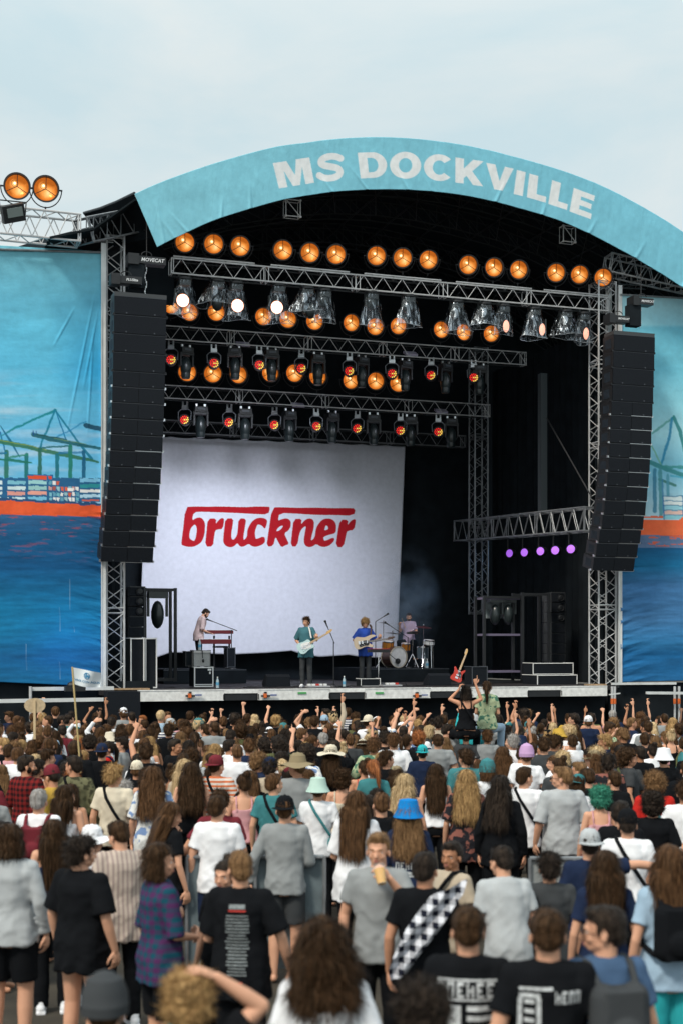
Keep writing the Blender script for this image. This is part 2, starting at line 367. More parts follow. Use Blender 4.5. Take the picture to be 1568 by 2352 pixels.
def wrr(U, V):
    Y = 676+V*890; d = .012*(fbm(U, Y, .02, .05, 80)-.5)
    edge = np.exp(-np.clip(U-1424, 0, 400)/38.0)*(Y > 1300); d += edge*.10*(fbm(U, Y+(U-1424)*.25, .012, .07, 81)-.5)*2; d += .03*(fbm(U, Y, .008, .07, 82)-.5)*(Y > 1300)
    return d
cloth('mural_banner', us, vs, posr, colxy(mural_right, lambda U, V: (676+(U-1425)*8/143)*(1-V)+(1567-(U-1425)*3/143)*V), wrr, CLOTHV, tuple(A(1425,1567,TB)),
      'creased tall blue cloth painted with cranes and orange hull, right of the stage', 'banner')

# ------------------------------------------------------------------ arch banner with lettering
TA = -.7
TOP = [(309,445),(345,428),(400,406),(500,372),(625,338),(700,327),(784,317),(884,314),(984,320.7),(1084,336),(1184,360),(1284,389),(1384,427),(1484,478.7),(1568,532),(1700,630)]
BOT = [(361,567),(390,552),(415,540),(480,510),(550,486),(650,458),(720,446),(784,438),(884,434),(984,438),(1084,451),(1184,475),(1284,505.7),(1384,551),(1484,607),(1568,660),(1700,760)]
def interp_curve(pts, x):
    xs = [p[0] for p in pts]; ys = [p[1] for p in pts]
    i = max(1, min(len(xs)-2, int(np.searchsorted(xs, x))-1))
    # catmull-rom through the traced points
    i = max(0, min(len(xs)-2, int(np.searchsorted(xs, x))-1)); x0, x1 = xs[i], xs[i+1]; t = (x-x0)/(x1-x0)
    def sl(k):
        if k <= 0 or k >= len(xs)-1: k2 = min(max(k, 0), len(xs)-1); a, b = (0, 1) if k2 == 0 else (len(xs)-2, len(xs)-1); return (ys[b]-ys[a])/(xs[b]-xs[a])
        return (ys[k+1]-ys[k-1])/(xs[k+1]-xs[k-1])
    h = x1-x0; m0, m1 = sl(i)*h, sl(i+1)*h
    return (2*t**3-3*t**2+1)*ys[i]+(t**3-2*t**2+t)*m0+(-2*t**3+3*t**2)*ys[i+1]+(t**3-t**2)*m1
def arch_px(u, v):
    xt = 309+(1700-309)*u; xb = 361+(1700-361)*u
    return (xt+(xb-xt)*v, interp_curve(TOP, xt)*(1-v)+interp_curve(BOT, xb)*v)
def circ(cx, cy, rx, ry, a0, a1, n=24): return [(cx+rx*math.cos(R(a0+(a1-a0)*i/n)), cy+ry*math.sin(R(a0+(a1-a0)*i/n))) for i in range(n+1)]
def sring(w=.27):
    "letter S: thick stroke outline in the unit box"
    c = [(.90,.80),(.74,.885),(.50,.90),(.26,.84),(.16,.70),(.27,.585),(.52,.525),(.77,.45),(.85,.30),(.73,.15),(.48,.10),(.24,.125),(.08,.235)]
    return c
GLY = {
 'M': [[(0,0),(0,1),(.37,1),(.525,.42),(.63,1),(1,1),(1,0),(.755,0),(.755,.68),(.60,0),(.41,0),(.245,.64),(.245,0)]],
 'D': [[(0,0),(0,1),(.5,1)]+circ(.5,.5,.5,.5,90,-90)[1:]+[(.5,0)], [(.32,.22),(.32,.78),(.46,.78)]+circ(.46,.5,.23,.28,90,-90,14)[1:]+[(.46,.22)]],
 'O': [circ(.5,.5,.5,.5,0,350,30), circ(.5,.5,.215,.27,0,350,30)],
 'K': [[(0,0),(0,1),(.30,1),(.30,.60),(.62,1),(1,1),(.60,.54),(1,0),(.64,0),(.40,.32),(.30,.22),(.30,0)]],
 'V': [[(0,1),(.33,1),(.53,.36),(.68,1),(1,1),(.67,0),(.37,0)]],
 'I': [[(0,0),(0,1),(1,1),(1,0)]],
 'L': [[(0,0),(0,1),(.48,1),(.48,.24),(1,.24),(1,0)]],
 'E': [[(0,0),(0,1),(1,1),(1,.77),(.40,.77),(.40,.62),(.93,.62),(.93,.40),(.40,.40),(.40,.23),(1,.23),(1,0)]],
}
GLY['C'] = [circ(.52,.5,.52,.5,42,318,34)+circ(.52,.5,.22,.27,318,42,24)]
z3 = lambda x, y: ((980+x/3.136)*.6272, (530+y/3.136)*.6272)
z4 = lambda x, y: ((1450+x/2.0907)*.6272, (530+y/2.0907)*.6272)
LET = [('M',[z3(62,208),z3(480,140),z3(535,432),z3(132,498)]), ('S',[z3(545,112),z3(860,85),z3(900,398),z3(578,425)]), ('D',[z3(1030,88),z3(1352,74),z3(1380,366),z3(1065,384)]),
 ('O',[z4(-48,50),z4(188,52),z4(190,260),z4(-50,256)]), ('C',[z4(213,62),z4(440,78),z4(432,284),z4(208,266)]), ('K',[z4(452,95),z4(668,124),z4(664,316),z4(450,286)]),
 ('V',[z4(688,135),z4(898,180),z4(880,364),z4(672,324)]), ('I',[z4(923,190),z4(990,208),z4(968,390),z4(900,374)]), ('L',[z4(1018,218),z4(1161,258),z4(1143,440),z4(1000,400)]),
 ('L',[z4(1192,268),z4(1335,315),z4(1305,497),z4(1163,450)]), ('E',[z4(1358,328),z4(1520,388),z4(1488,568),z4(1325,508)])]
def quadmap(q, p):
    (x, y) = p; tl, tr, br, bl = q
    return tuple((tl[k]*(1-x)+tr[k]*x)*y+(bl[k]*(1-x)+br[k]*x)*(1-y) for k in (0, 1))
def arch_col(U, V, PX, PY):
    C = np.ones(U.shape+(3,))*lin((138,206,224)); t = np.clip((PX-300)/1200, 0, 1)[..., None]
    C = C*(1-t)+lin((126,198,220))*t; C = C*(.9+.2*fbm(PX, PY, .02, .02, 50)[..., None])
    seam = (np.abs(((PX+PY*.15) % 124)-62) < .9)[..., None]; C = np.where(seam, C*.93, C)
    wc = lin((232,236,238))
    for ch, q in LET:
        xs = [p[0] for p in q]; ys = [p[1] for p in q]
        mk = (PX > min(xs)-4) & (PX < max(xs)+4) & (PY > min(ys)-4) & (PY < max(ys)+4)
        if ch == 'S':
            pts = [quadmap(q, p) for p in smoothopen(sring(), 3)]; wds = [15.5]*len(pts)
            C[mk] = stroke(C[mk], PX[mk], PY[mk], pts, wds, (232,236,238), 1, .8)
            continue
        acc = np.zeros(mk.sum())
        for ox, oy in ((-.3,-.3),(.3,-.3),(-.3,.3),(.3,.3)):
            a = np.zeros(mk.sum(), bool)
            for lp in GLY[ch]: a ^= inpoly(PX[mk]+ox, PY[mk]+oy, [quadmap(q, p) for p in lp])
            acc += a
        k = (acc/4)[:, None]; C[mk] = C[mk]*(1-k)+wc*k
    return C
def smoothopen(pts, k):
    for _ in range(k):
        q = [pts[0]]
        for a, b in zip(pts[:-1], pts[1:]): q += [(.75*a[0]+.25*b[0], .75*a[1]+.25*b[1]), (.25*a[0]+.75*b[0], .25*a[1]+.75*b[1])]
        pts = q+[pts[-1]]
    return pts
us = np.linspace(0, 1, 1000); vs = np.linspace(0, 1, 96)
apx = np.array([[arch_px(u, v) for u in us] for v in vs])
arch_cache = {}
def arch_pos(u, v):
    x, y = arch_px(u, v); return A(x, y, TA+.12*v)
def arch_wr(U, V):
    d = .030*(fbm(U, V, 42, 1.6, 60)-.5)+.014*(fbm(U+V*.02, V, 120, 3, 61)-.5)
    # gathers fanning from the lower edge and the loose left corner
    for u0, ln, sk in ((.012,.9,.02),(.03,.55,-.02),(.052,.5,-.03),(.11,.4,.04),(.16,.5,.03),(.30,.35,-.03),(.36,.5,-.04),(.43,.45,-.03),(.47,.35,-.02),(.58,.5,.05),(.66,.3,.04),(.74,.4,.05),(.82,.5,.05),(.9,.4,.05)):
        du = U-(u0+sk*(1-V)); d += .026*np.exp(-(du/.0026)**2)*np.clip((V-(1-ln))/ln, 0, 1)
    d += .02*np.exp(-(U/.006)**2)
    return d
cloth('arch_banner', us, vs, arch_pos, lambda U, V: arch_col(U, V, apx[..., 0], apx[..., 1]), arch_wr, CLOTHV, tuple(A(880,435,TA)),
      'curved turquoise cloth with white capital lettering across the top of the stage', 'banner', thick=.02)

# ------------------------------------------------------------------ white backdrop with red lettering
def b1(x, y, s=4.48): return ((650+x/s)*.6272, (1840+y/s)*.6272)
def b2(x, y, s=4.48): return ((960+x/s)*.6272, (1840+y/s)*.6272)
LOGO = [
 ([(135,72),(260,66),(520,70),(750,66),(1100,78),(1250,68),(1470,68),(1522,76),(1494,200),(1250,188),(950,172),(620,160),(420,152),(268,158),(240,300),(300,258),(360,245),(410,262),(448,320),(458,400),(445,530),(405,640),(350,688),(270,728),(180,732),(100,710),(62,690),(80,560)],
  [(288,362),(250,385),(215,440),(200,500),(194,590),(262,634),(285,622),(305,560),(320,450),(310,390)], b1),
 ([(500,265),(640,262),(630,358),(665,305),(710,262),(745,256),(770,272),(748,436),(660,442),(620,465),(605,560),(584,726),(452,722),(478,480)], None, b1),
 ([(790,266),(922,258),(905,400),(885,500),(885,580),(908,614),(940,600),(972,550),(990,470),(1005,262),(1134,264),(1110,400),(1075,628),(1140,575),(1145,470),(1165,410),(1215,320),(1285,265),(1365,250),(1440,262),(1478,300),(1462,370),(1436,440),(1390,380),(1325,358),(1300,390),(1272,480),(1278,570),(1290,606),(1425,548),(1446,640),(1390,700),(1280,732),(1215,715),(1172,676),(1110,715),(1060,732),(1015,712),(985,664),(935,720),(870,738),(800,720),(758,668),(750,610),(768,440)], None, b1),
 ([(165,84),(310,78),(600,90),(800,84),(1150,94),(1400,92),(1530,98),(1500,217),(1200,206),(900,205),(700,192),(560,184),(286,170),(260,305),(310,278),(390,260),(440,272),(475,320),(470,400),(430,465),(362,508),(400,590),(444,686),(380,704),(318,740),(260,640),(220,556),(185,720),(70,722),(100,520)],
  [(350,380),(300,388),(255,425),(230,478),(280,462),(320,430)], b2),
 ([(518,270),(655,268),(638,365),(690,300),(740,268),(790,262),(835,280),(858,340),(845,440),(815,540),(798,636),(862,580),(880,440),(910,370),(975,290),(1040,265),(1110,262),(1170,290),(1212,350),(1216,430),(1204,506),(1100,530),(1005,565),(1010,610),(1030,636),(1175,568),(1190,625),(1120,700),(1040,732),(960,726),(888,680),(830,725),(765,736),(705,708),(680,640),(700,500),(722,390),(690,400),(640,450),(610,520),(577,724),(466,720),(490,500)],
  [(1050,374),(1035,400),(1018,465),(1090,438),(1075,388)], b2),
 ([(1278,282),(1410,286),(1394,378),(1440,310),(1485,280),(1515,276),(1534,290),(1506,452),(1390,466),(1375,520),(1332,734),(1206,732),(1235,500)], None, b2)]
TBK = 9.0
BKB = [(318,1512),(361,1510),(392,1499),(432,1500),(532,1503.5),(610,1500),(670,1495),(688,1501),(733,1509),(784,1506),(800,1504.5),(827,1509),(870,1511),(912,1508)]
def bk_px(u, v):
    tx = 340+(930-340)*u; ty = 1001+u*23+2.2*abs(math.sin(u*34))
    bx = 318+(912-318)*u; by = float(np.interp(bx, [p[0] for p in BKB], [p[1] for p in BKB]))
    return (tx+(bx-tx)*v, ty+(by-ty)*v)
LX0, LX1 = .16, .86
us = np.unique(np.concatenate([np.linspace(0, 1, 160), np.linspace(.14, .88, 420)])); vs = np.unique(np.concatenate([np.linspace(0, 1, 130), np.linspace(.29, .53, 200)]))
bpx = np.array([[bk_px(u, v) for u in us] for v in vs])
def bk_col(U, V):
    PX, PY = bpx[..., 0], bpx[..., 1]; C = np.ones(U.shape+(3,))*np.array((.77,.785,.88)); C *= (.97+.06*fbm(PX, PY, .03, .03, 90)[..., None])
    for outer, hole, f in LOGO:
        op = [f(*p) for p in smoothpoly(outer, 1)]; hp = [f(*p) for p in smoothpoly(hole, 1)] if hole else None
        acc = 0
        for ox, oy in ((-.3,-.3),(.3,-.3),(-.3,.3),(.3,.3)):
            a = inpoly(PX+ox, PY+oy, op)
            if hp: a = a ^ inpoly(PX+ox, PY+oy, hp)
            acc = acc+a
        k = (acc/4)[..., None]; C = C*(1-k)+np.array((.50,.012,.022))*k
    return C
def bk_wr(U, V):
    d = .012*(fbm(U, V, 5, 4, 91)-.5)+.03*(fbm(U+V*.12, V, 28, 1.2, 92)-.5)*np.clip(1.25-U*1.6, .12, 1)*np.clip(V*1.6, .2, 1)
    d += .03*(fbm((1-U)*1.0+V*0, U-V*.9, .1, 18, 93)-.5)*np.exp(-((1-U)**2+V**2)/.03)
    return d
def bk_pos(u, v):
    x, y = bk_px(u, v); return A(x, y, TBK)
cloth('backdrop', us, vs, bk_pos, bk_col, bk_wr, CLOTHV, tuple(A(640,1500,TBK)), 'white cloth with red italic lettering hanging behind the band', 'backdrop', thick=.01)
# ------------------------------------------------------------------ stage hall: deck, drapes, roof
def s_of(x, t): return A(x, 1490, t).x
def z_of(x, y, t): return A(x, y, t).z
SL, SR = s_of(292, 0), s_of(1395, 0)          # deck ends
DECKM = mat('stage deck', (.018,.016,.019), .7, noise_amt=.4, nscale=3)
d = MB(); d.box2((SL-.6, .02, DECK-.12), (SR+.3, 10.2, DECK)); solo(d, 'stage_deck', DECKM, (5, 5, DECK-.12), 'black stage floor behind the pale front fascia', 'stage floor')
d = MB(); d.box2((SL-.5, .5, -.5), (SR+.2, .56, DECK-.125)); d.box2((SL-.5, .56, -.5), (SL-.44, 10, DECK-.125)); solo(d, 'stage_skirt', BLKF, (5, .5, -.4), 'black cloth closing the space under the stage floor', 'drape')
def drape(a, b, z0, z1, label, folds=.06, mi=BLKF):
    a = Vector((a[0], a[1], 0)); b = Vector((b[0], b[1], 0)); n = max(8, int((b-a).length/.11)); dr = (b-a).normalized(); nn = Vector((-dr.y, dr.x, 0)); m = MB()
    for side in (0, .015):
        for i in range(n+1):
            p = a+(b-a)*i/n+nn*(folds*math.sin(i*1.9)+.02*math.sin(i*.7)+side)
            m.v += [(p.x, p.y, z0), (p.x, p.y, z1)]
    k = 2*(n+1)
    for i in range(n):
        m.f += [(2*i, 2*i+2, 2*i+3, 2*i+1), (k+2*i, k+2*i+1, k+2*i+3, k+2*i+2), (2*i+1, 2*i+3, k+2*i+3, k+2*i+1)]; m.m += [0]*3
    return solo(m, 'drape', mi, (a.x, a.y, z0), label, 'drape')
drape((-.95, 1.4), (-.95, 9.55), DECK, 12.6, 'black drape down the left side of the stage')
drape((12.9, .9), (12.9, 9.55), DECK, 12.4, 'black drape down the right side of the stage')
drape((-1.75, 1.3), (-.98, 1.3), -.3, 12.2, 'narrow black drape behind the left tower')
drape((12.0, 1.2), (12.86, 1.2), -.4, 10.2, 'narrow black drape behind the right tower')
# roof membrane following the arch
def roofpts(t, dz=.0):
    P = []
    for x in (309,345,400,500,625,784,884,984,1084,1184,1284,1384,1484,1568,1640,1700):
        q = A(x, interp_curve(TOP, x), TA+.1); P.append((q.x, q.z-dz))
    return P
RP = roofpts(0, .10)
ROOFM = mat('dark roof membrane', (.012,.017,.020), .85, noise_amt=.2, spec=.1); ROOFT = mat('grey tarpaulin', (.035,.045,.055), .6, noise_amt=.3, nscale=2)  # membrane black lifted towards blue to stand for stage haze
m = MB(); left = [(-2.9, RP[0][1]-1.05), (-1.9, RP[0][1]-.75)]
rp = left+RP
for t0 in (TA+.16, 9.9):
    for (s_, z_) in rp: m.v += [(s_, t0, z_), (s_, t0, z_-.05)]
k = len(rp)*2
for i in range(len(rp)-1):
    for a in (0, 1): m.f.append((2*i+a, 2*i+2+a, k+2*i+2+a, k+2*i+a)); m.m.append(0)
for i in range(len(rp)-1): m.f.append((2*i, 2*i+2, 2*i+3, 2*i+1)); m.m.append(0)
rt = empty('stage_roof', (5, 0, DECK), 'dark arched tent roof over the stage with trusses beneath', 'roof')
part(m, 'membrane', ROOFM, rt)
def sheet(pts, th, M, name, label, cat='tarpaulin'):
    m = MB(); n = len(pts); c = sum((Vector(p) for p in pts), Vector())/n
    tri = tessellate_polygon([[Vector((p[0], p[2], 0)) for p in pts]])
    for off in (0, th): m.v += [(p[0], p[1]+off, p[2]) for p in pts]
    m.f = [tuple(t) for t in tri]+[tuple(i+n for i in t[::-1]) for t in tri]+[(i, (i+1)%n, n+(i+1)%n, n+i) for i in range(n)]; m.m = [0]*len(m.f)
    return solo(m, name, M, pts[0], label, cat)
sheet([(-2.9, 9.7, DECK)]+[(s_, 9.7, z_-.06) for s_, z_ in rp]+[(rp[-1][0], 9.7, DECK)], .04, BLKF, 'drape', 'black drape closing the back of the stage behind the white cloth', 'drape')
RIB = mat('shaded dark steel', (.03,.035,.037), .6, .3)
def trussmb(p, q, w=.3, h=.36, r=.022, rb=.010, step=.5, n=6, caps=True, up=Vector((0,0,1)), flat=False):
    p = Vector(p); q = Vector(q); d = q-p; Ln = d.length; x = d.normalized(); side = x.cross(up).normalized()*w/2; u2 = side.cross(x).normalized()*h/2
    if abs(x.dot(up)) > .9: side = Vector((1,0,0))*w/2; u2 = Vector((0,1,0))*h/2
    cor = [side+u2, -side+u2, -side-u2, side-u2]; ch = []; bk = MB()
    for c in cor: mm = MB(); mm.tube(p+c, q+c, r, None, n); ch.append(mm)
    br = MB(); k = max(1, round(Ln/step))
    for f in range(4):
        a, b = cor[f], cor[(f+1) % 4]
        for i in range(k):
            t0, t1 = i/k, (i+1)/k; tm = (t0+t1)/2
            q_ = br if (f == 3 or not flat) else bk; r_b = rb if (f == 3 or not flat) else rb*.6
            q_.tube(p+d*t0+a, p+d*tm+b, r_b, None, 5); q_.tube(p+d*tm+b, p+d*t1+a, r_b, None, 5)
        if caps:
            for tt in [0, 1]+[j/max(1, round(Ln/2.4)) for j in range(1, max(1, round(Ln/2.4)))]:
                for o in (-.06, .06): br.tube(p+x*min(max(Ln*tt+o, .01), Ln-.01)+a, p+x*min(max(Ln*tt+o, .01), Ln-.01)+b, rb*1.3, None, 5)
    return ch, br, bk
def truss(name, p, q, label, mt=ALU, group=None, **kw):
    root = empty(name, p, label, 'truss', group); ch, br, bk = trussmb(p, q, **kw)
    for i_, c in enumerate(ch): part(c, 'chord', RIB if (kw.get('flat') and i_ in (1, 2)) else mt, root)  # rear chords and rear lattice take a darker metal, shade put into the colour
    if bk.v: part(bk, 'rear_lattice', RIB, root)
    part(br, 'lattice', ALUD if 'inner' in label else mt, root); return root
# roof ribs: dark trusses that follow the roof
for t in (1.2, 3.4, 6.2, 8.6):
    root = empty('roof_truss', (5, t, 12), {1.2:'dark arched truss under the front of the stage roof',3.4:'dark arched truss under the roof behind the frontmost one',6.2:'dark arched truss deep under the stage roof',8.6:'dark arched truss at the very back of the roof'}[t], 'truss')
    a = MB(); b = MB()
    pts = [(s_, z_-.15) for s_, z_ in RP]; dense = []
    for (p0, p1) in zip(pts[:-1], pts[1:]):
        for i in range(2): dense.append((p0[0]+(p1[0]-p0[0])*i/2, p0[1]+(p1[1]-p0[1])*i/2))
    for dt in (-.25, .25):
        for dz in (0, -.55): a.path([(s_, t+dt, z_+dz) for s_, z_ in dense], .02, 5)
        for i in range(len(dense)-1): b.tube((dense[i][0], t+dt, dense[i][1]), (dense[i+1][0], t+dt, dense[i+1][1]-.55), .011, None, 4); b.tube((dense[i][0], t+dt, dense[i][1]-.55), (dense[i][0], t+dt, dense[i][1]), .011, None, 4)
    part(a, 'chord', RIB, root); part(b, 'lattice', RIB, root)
r2 = empty('roof_purlin', (5, 4, 11), 'long dark tubes running back under the stage roof', 'roof tubes')
a = MB()
for i in range(1, len(RP)-2): a.tube((RP[i][0], 0, RP[i][1]-.16), (RP[i][0], 9.5, RP[i][1]-.16), .025, None, 5); a.tube((RP[i][0], .1, RP[i][1]-.7), (RP[i+1][0], 3.2, RP[i+1][1]-.7), .012, None, 4)
part(a, 'tube', RIB, r2)
# two short bright square truss ends under the arch
for (x0, y0, x1, y1, lb) in ((657,460,690,494,'small square silver truss end under the left part of the arch'),(1293,520,1321,553,'small square silver truss end under the right part of the arch')):
    p = A(x0, y1, .4); q = A(x1, y0, .4); m = MB(); c = [(p.x,.4,p.z),(q.x,.4,p.z),(q.x,.4,q.z),(p.x,.4,q.z)]
    for i in range(4): m.tube(c[i], c[(i+1)%4], .014); m.tube(c[i], Vector(c[i])+Vector((0,.22,0)), .016); m.ball(c[i], .035, 8)
    m.tube(c[3], c[1], .012)
    for i in range(4): m.tube(Vector(c[i])+Vector((0,.22,0)), Vector(c[(i+1)%4])+Vector((0,.22,0)), .008)
    solo(m, 'truss_end', mat('white steel', (.75,.76,.76), .4), c[0], lb, 'truss')
# lighting trusses
T1 = [A(390,611,.6), A(1392,703,.6)]; T1[1].z = T1[0].z = (T1[0].z+T1[1].z)/2
T2 = [A(380,770,3.8), A(1203,822,3.8)]
T3 = [A(376,906,6.0), A(1120,940,6.0)]
T4 = [A(376,980,8.3), A(1065,1015,8.3)]
for T in (T2, T3, T4):
    z_ = (T[0].z+T[1].z)/2; T[0].z = T[1].z = z_
for T in (T1, T2, T3, T4): T[0].x -= .0 if T is T1 else .4
truss('lighting_truss', T1[0], T1[1], 'bright front truss below the arch carrying the top row of amber lamps', r=.021, rb=.0085, step=.52, flat=True)
truss('lighting_truss', T2[0], T2[1], 'second truss back, between the two lower rows of amber lamps', r=.017, rb=.0075, step=.52, flat=True)
truss('lighting_truss', T3[0], T3[1], 'third truss back with red and yellow lamps hanging under it', r=.017, rb=.0075, step=.52, flat=True)
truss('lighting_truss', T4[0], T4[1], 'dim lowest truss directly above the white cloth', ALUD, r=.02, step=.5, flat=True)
# clamped pipes on the truss tops that carry the amber lamps
PIPE = []
def pipe_on(T, x0, x1, t, dz, label):
    p = A(x0, 1490, t); q = A(x1, 1490, t); p.z = q.z = T[0].z+.18+dz
    m = MB(); m.tube(p, q, .022, None, 8)
    for i in range(4): c = p+(q-p)*(.1+.27*i); m.box(c+Vector((0,.02,-.05)), (.05,.06,.12), mi=1)
    solo(m, 'lamp_pipe', [ALU, BLK], p, label, 'pipe')
for (a_, b_, w_) in ((398,585,'left end'),(622,802,'left of centre'),(836,1012,'centre'),(1046,1220,'right of centre'),(1248,1395,'right end')):
    pipe_on(T1, a_, b_, .45, .05, f'silver pipe on the front truss, {w_}, under a row of amber lamps')
# towers
def tower(name, s0, t0, z0, z1, w, label, mt=ALU, r=.026):
    return truss(name, (s0, t0, z0), (s0, t0, z1), label, mt, w=w, h=w, r=r, rb=.013, step=.62)
tl = A(262, 1490, .7); tower('truss_tower', tl.x, .7, DECK-.35, z_of(262, 545, .7), .42, 'silver truss tower left of the stage beside the hanging speakers')
tr = A(1383, 1490, .7); tower('truss_tower', tr.x, .7, DECK-.1, z_of(1383, 650, .7), .52, 'silver truss tower at the right edge of the stage opening')
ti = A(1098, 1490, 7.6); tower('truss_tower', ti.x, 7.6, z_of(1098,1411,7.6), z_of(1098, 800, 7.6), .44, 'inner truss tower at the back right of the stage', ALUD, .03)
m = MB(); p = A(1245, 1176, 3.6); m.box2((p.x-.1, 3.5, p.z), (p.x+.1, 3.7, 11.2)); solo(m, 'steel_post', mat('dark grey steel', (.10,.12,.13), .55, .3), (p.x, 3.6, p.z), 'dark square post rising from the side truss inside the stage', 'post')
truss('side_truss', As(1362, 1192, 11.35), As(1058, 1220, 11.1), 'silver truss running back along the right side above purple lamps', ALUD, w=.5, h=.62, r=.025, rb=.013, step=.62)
m = MB(); m.tube(As(1357,1140,11.3), As(1255,960,11.3), .02); solo(m, 'brace_cable', BLK, As(1357,1140,11.3), 'thin dark brace rope inside the right of the stage', 'rope')
# left wing truss holding the two large lamps, and the dark canopy tip
truss('wing_truss', A(-160, 495, -.2), A(182, 530, -.2), 'silver truss reaching left above the blue cloth, holding two amber lamps', w=.55, h=.62, r=.027, rb=.014, step=.55)
truss('wing_truss', A(190, 531, -.2), A(345, 500, .9), 'short dull truss between the left wing and the arch corner', ALUD, w=.5, h=.55, r=.025, rb=.014, step=.5)
truss('wing_truss', A(1392, 606, .8), A(1760, 690, .2), 'silver truss reaching right from the arch toward the right blue cloth', w=.5, h=.5, r=.025, rb=.013, step=.45)
truss('wing_truss', A(1410, 640, 2.6), A(1760, 655, 2.6), 'thin silver truss behind the right wing truss', ALUD, w=.4, h=.4, r=.02, rb=.01, step=.4)
sheet([A(192,490,1.0),A(230,480,.7),(A(270,465,.4)),A(309,446,-.4),A(352,545,.2),A(400,600,1.2),A(400,700,1.3),A(388,700,1.3),A(288,700,1.3),A(284,575,1.2),A(235,570,1.1),A(232,540,1.1)], .03, BLKF, 'canopy_flap', 'black canopy flap hanging at the left corner of the arch')
m = MB(); pp = [A(192,489,.95),A(230,478,.65),A(270,462,.35),A(309,443,-.45)]; m.path(pp, .035, 8); solo(m, 'canopy_edge', ROOFT, pp[0], 'grey rolled canopy edge at the left corner of the arch', 'edge')
sheet([A(40,566,3.2),A(105,545,3),A(240,512,3),A(300,512,3),A(300,640,3),A(40,640,3.2)], .05, ROOFT, 'tarpaulin', 'grey blue tarpaulin behind the top of the left blue cloth')
# posts and head rails at the banner edges
def post(x0, x1, y0, y1, t, label, M=ALUW):
    a = A(x0, y1, t); b = A(x1, y1, t); top = z_of((x0+x1)/2, y0, t); m = MB(); w_ = b.x-a.x
    m.box2((a.x, t-.02, a.z), (b.x, t+.05, top)); m.box2((a.x-.012, t-.035, a.z), (a.x+.012, t-.021, top)); m.box2((b.x-.012, t-.035, a.z), (b.x+.012, t-.021, top))
    return solo(m, 'profile_post', M, (a.x, t, a.z), label, 'post')
post(233, 242, 558, 1577, .25, 'pale metal post along the right edge of the left blue cloth')
post(1420, 1426, 655, 1569, .3, 'pale metal post along the left edge of the right blue cloth')
post(1395, 1402, 655, 830, .9, 'pale metal post above the right hanging speakers, with chain beside it')
post(1413, 1419, 1300, 1580, .5, 'dark post beside the right truss tower', mat('dark post', (.05,.06,.07), .6))
m = MB(); a = A(-240,566,.25); b = A(231,579,.25); m.tube(a, b, .03, None, 8); solo(m, 'banner_rail', ALUD, a, 'tube along the top hem of the left blue cloth', 'rail')
m = MB(); a = A(1425,676,.25); b = A(1800,698,.25); m.tube(a, b, .025, None, 8); solo(m, 'banner_rail', ALUD, a, 'tube along the top hem of the right blue cloth', 'rail')

# ------------------------------------------------------------------ front fascia and the wing platforms
FM = mat('brushed pale fascia', (.80,.81,.80), .5, .0, noise_amt=.16, nscale=9, bump=.1)
root = empty('fascia', (SL, -.05, DECK), 'pale metal fascia along the stage edge with black cut-outs', 'stage front')
segs = [(316,515,0),(515,593,1),(593,757,0),(757,838,1),(838,988,0),(988,1065,1),(1065,1212,0),(1212,1288,1),(1288,1394,0)]
for x0, x1, cut in [(x0, x1, c) for x0, x1, c in segs]:
    sa, sb = s_of(x0, -.05), s_of(x1, -.05); zt = DECK-.004; zb = zt-.27
    m = MB()
    if cut: m.box2((sa+.003, -.05, zt-.10), (sb-.003, .0, zt))
    else: m.box2((sa+.003, -.05, zb), (sb-.003, .0, zt)); m.box2((sa+.003, -.062, zt-.022), (sb-.003, -.0505, zt-.004))
    part(m, 'fascia_panel', FM, root)
    if cut: m = MB(); m.box2((sa+.02, -.03, zb), (sb-.02, .3, zt-.11)); part(m, 'black_box', BLK, root); m = MB(); m.box2((sa-.02,-.06,zb+.02),(sa-.002,-.0505,zt-.12)); part(m, 'bracket', BLK, root); m = MB(); m.box2((sb+.002,-.06,zb+.02),(sb+.02,-.0505,zt-.12)); part(m, 'bracket', BLK, root)
for x in (436, 608, 955+0, 1275, 695-0):
    pass
for x in (437, 610, 957):
    p = A(x, 1597, -.1); m = MB(); m.box(p, (.05,.1,.16)); m.box(p+Vector((0,-.01,-.02)), (.22,.05,.045)); m.box(p+Vector((.2,-.01,.0)), (.16,.03,.03), mi=2); m.box(p+Vector((-.02,-.03,-.01)), (.07,.09,.1), mi=1); part(m, 'deck_clamp', [BLK, ORG, mat('blue handle', (.03,.08,.3), .4)], root)
for x in (694, 871): p = A(x, 1592, -.065); m = MB(); m.box(p, (.22,.012,.045)); part(m, 'green_label', mat('green tape', (.08,.4,.12), .5), root)
PL_L = empty('side_platform', A(113,1600,-.3), 'low platform with pale rails under the left blue cloth', 'platform'); PL_R = empty('side_platform', A(1440,1600,-.3), 'low platform with pale rails under the right blue cloth', 'platform')
def rail(x0, y0, x1, y1, th, t, label, M=ALUW, dep=.06):
    p = A(x0, y0, t); q = A(x1, y1, t); m = MB(); d_ = q-p; n = Vector((0,0,th/2))
    m.v += [p-n, q-n, q+n, p+n]; m.v += [v+Vector((0,dep,0)) for v in m.v[:4]]
    m.f = [(0,1,2,3),(7,6,5,4),(0,4,5,1),(3,2,6,7),(0,3,7,4),(1,5,6,2)]; m.m = [0]*6
    return part(m, 'rail', M, PL_L if x0 < 700 else PL_R)
rail(75,1583,262,1581,.085,-.3,'')
rail(-200,1614,238,1607,.085,-.9,'')
rail(1405,1571,1553,1570,.06,-.2,'')
rail(1485,1592,1800,1594,.07,-.6,'')
rail(1400,1596,1424,1593,.03,-.6,'')
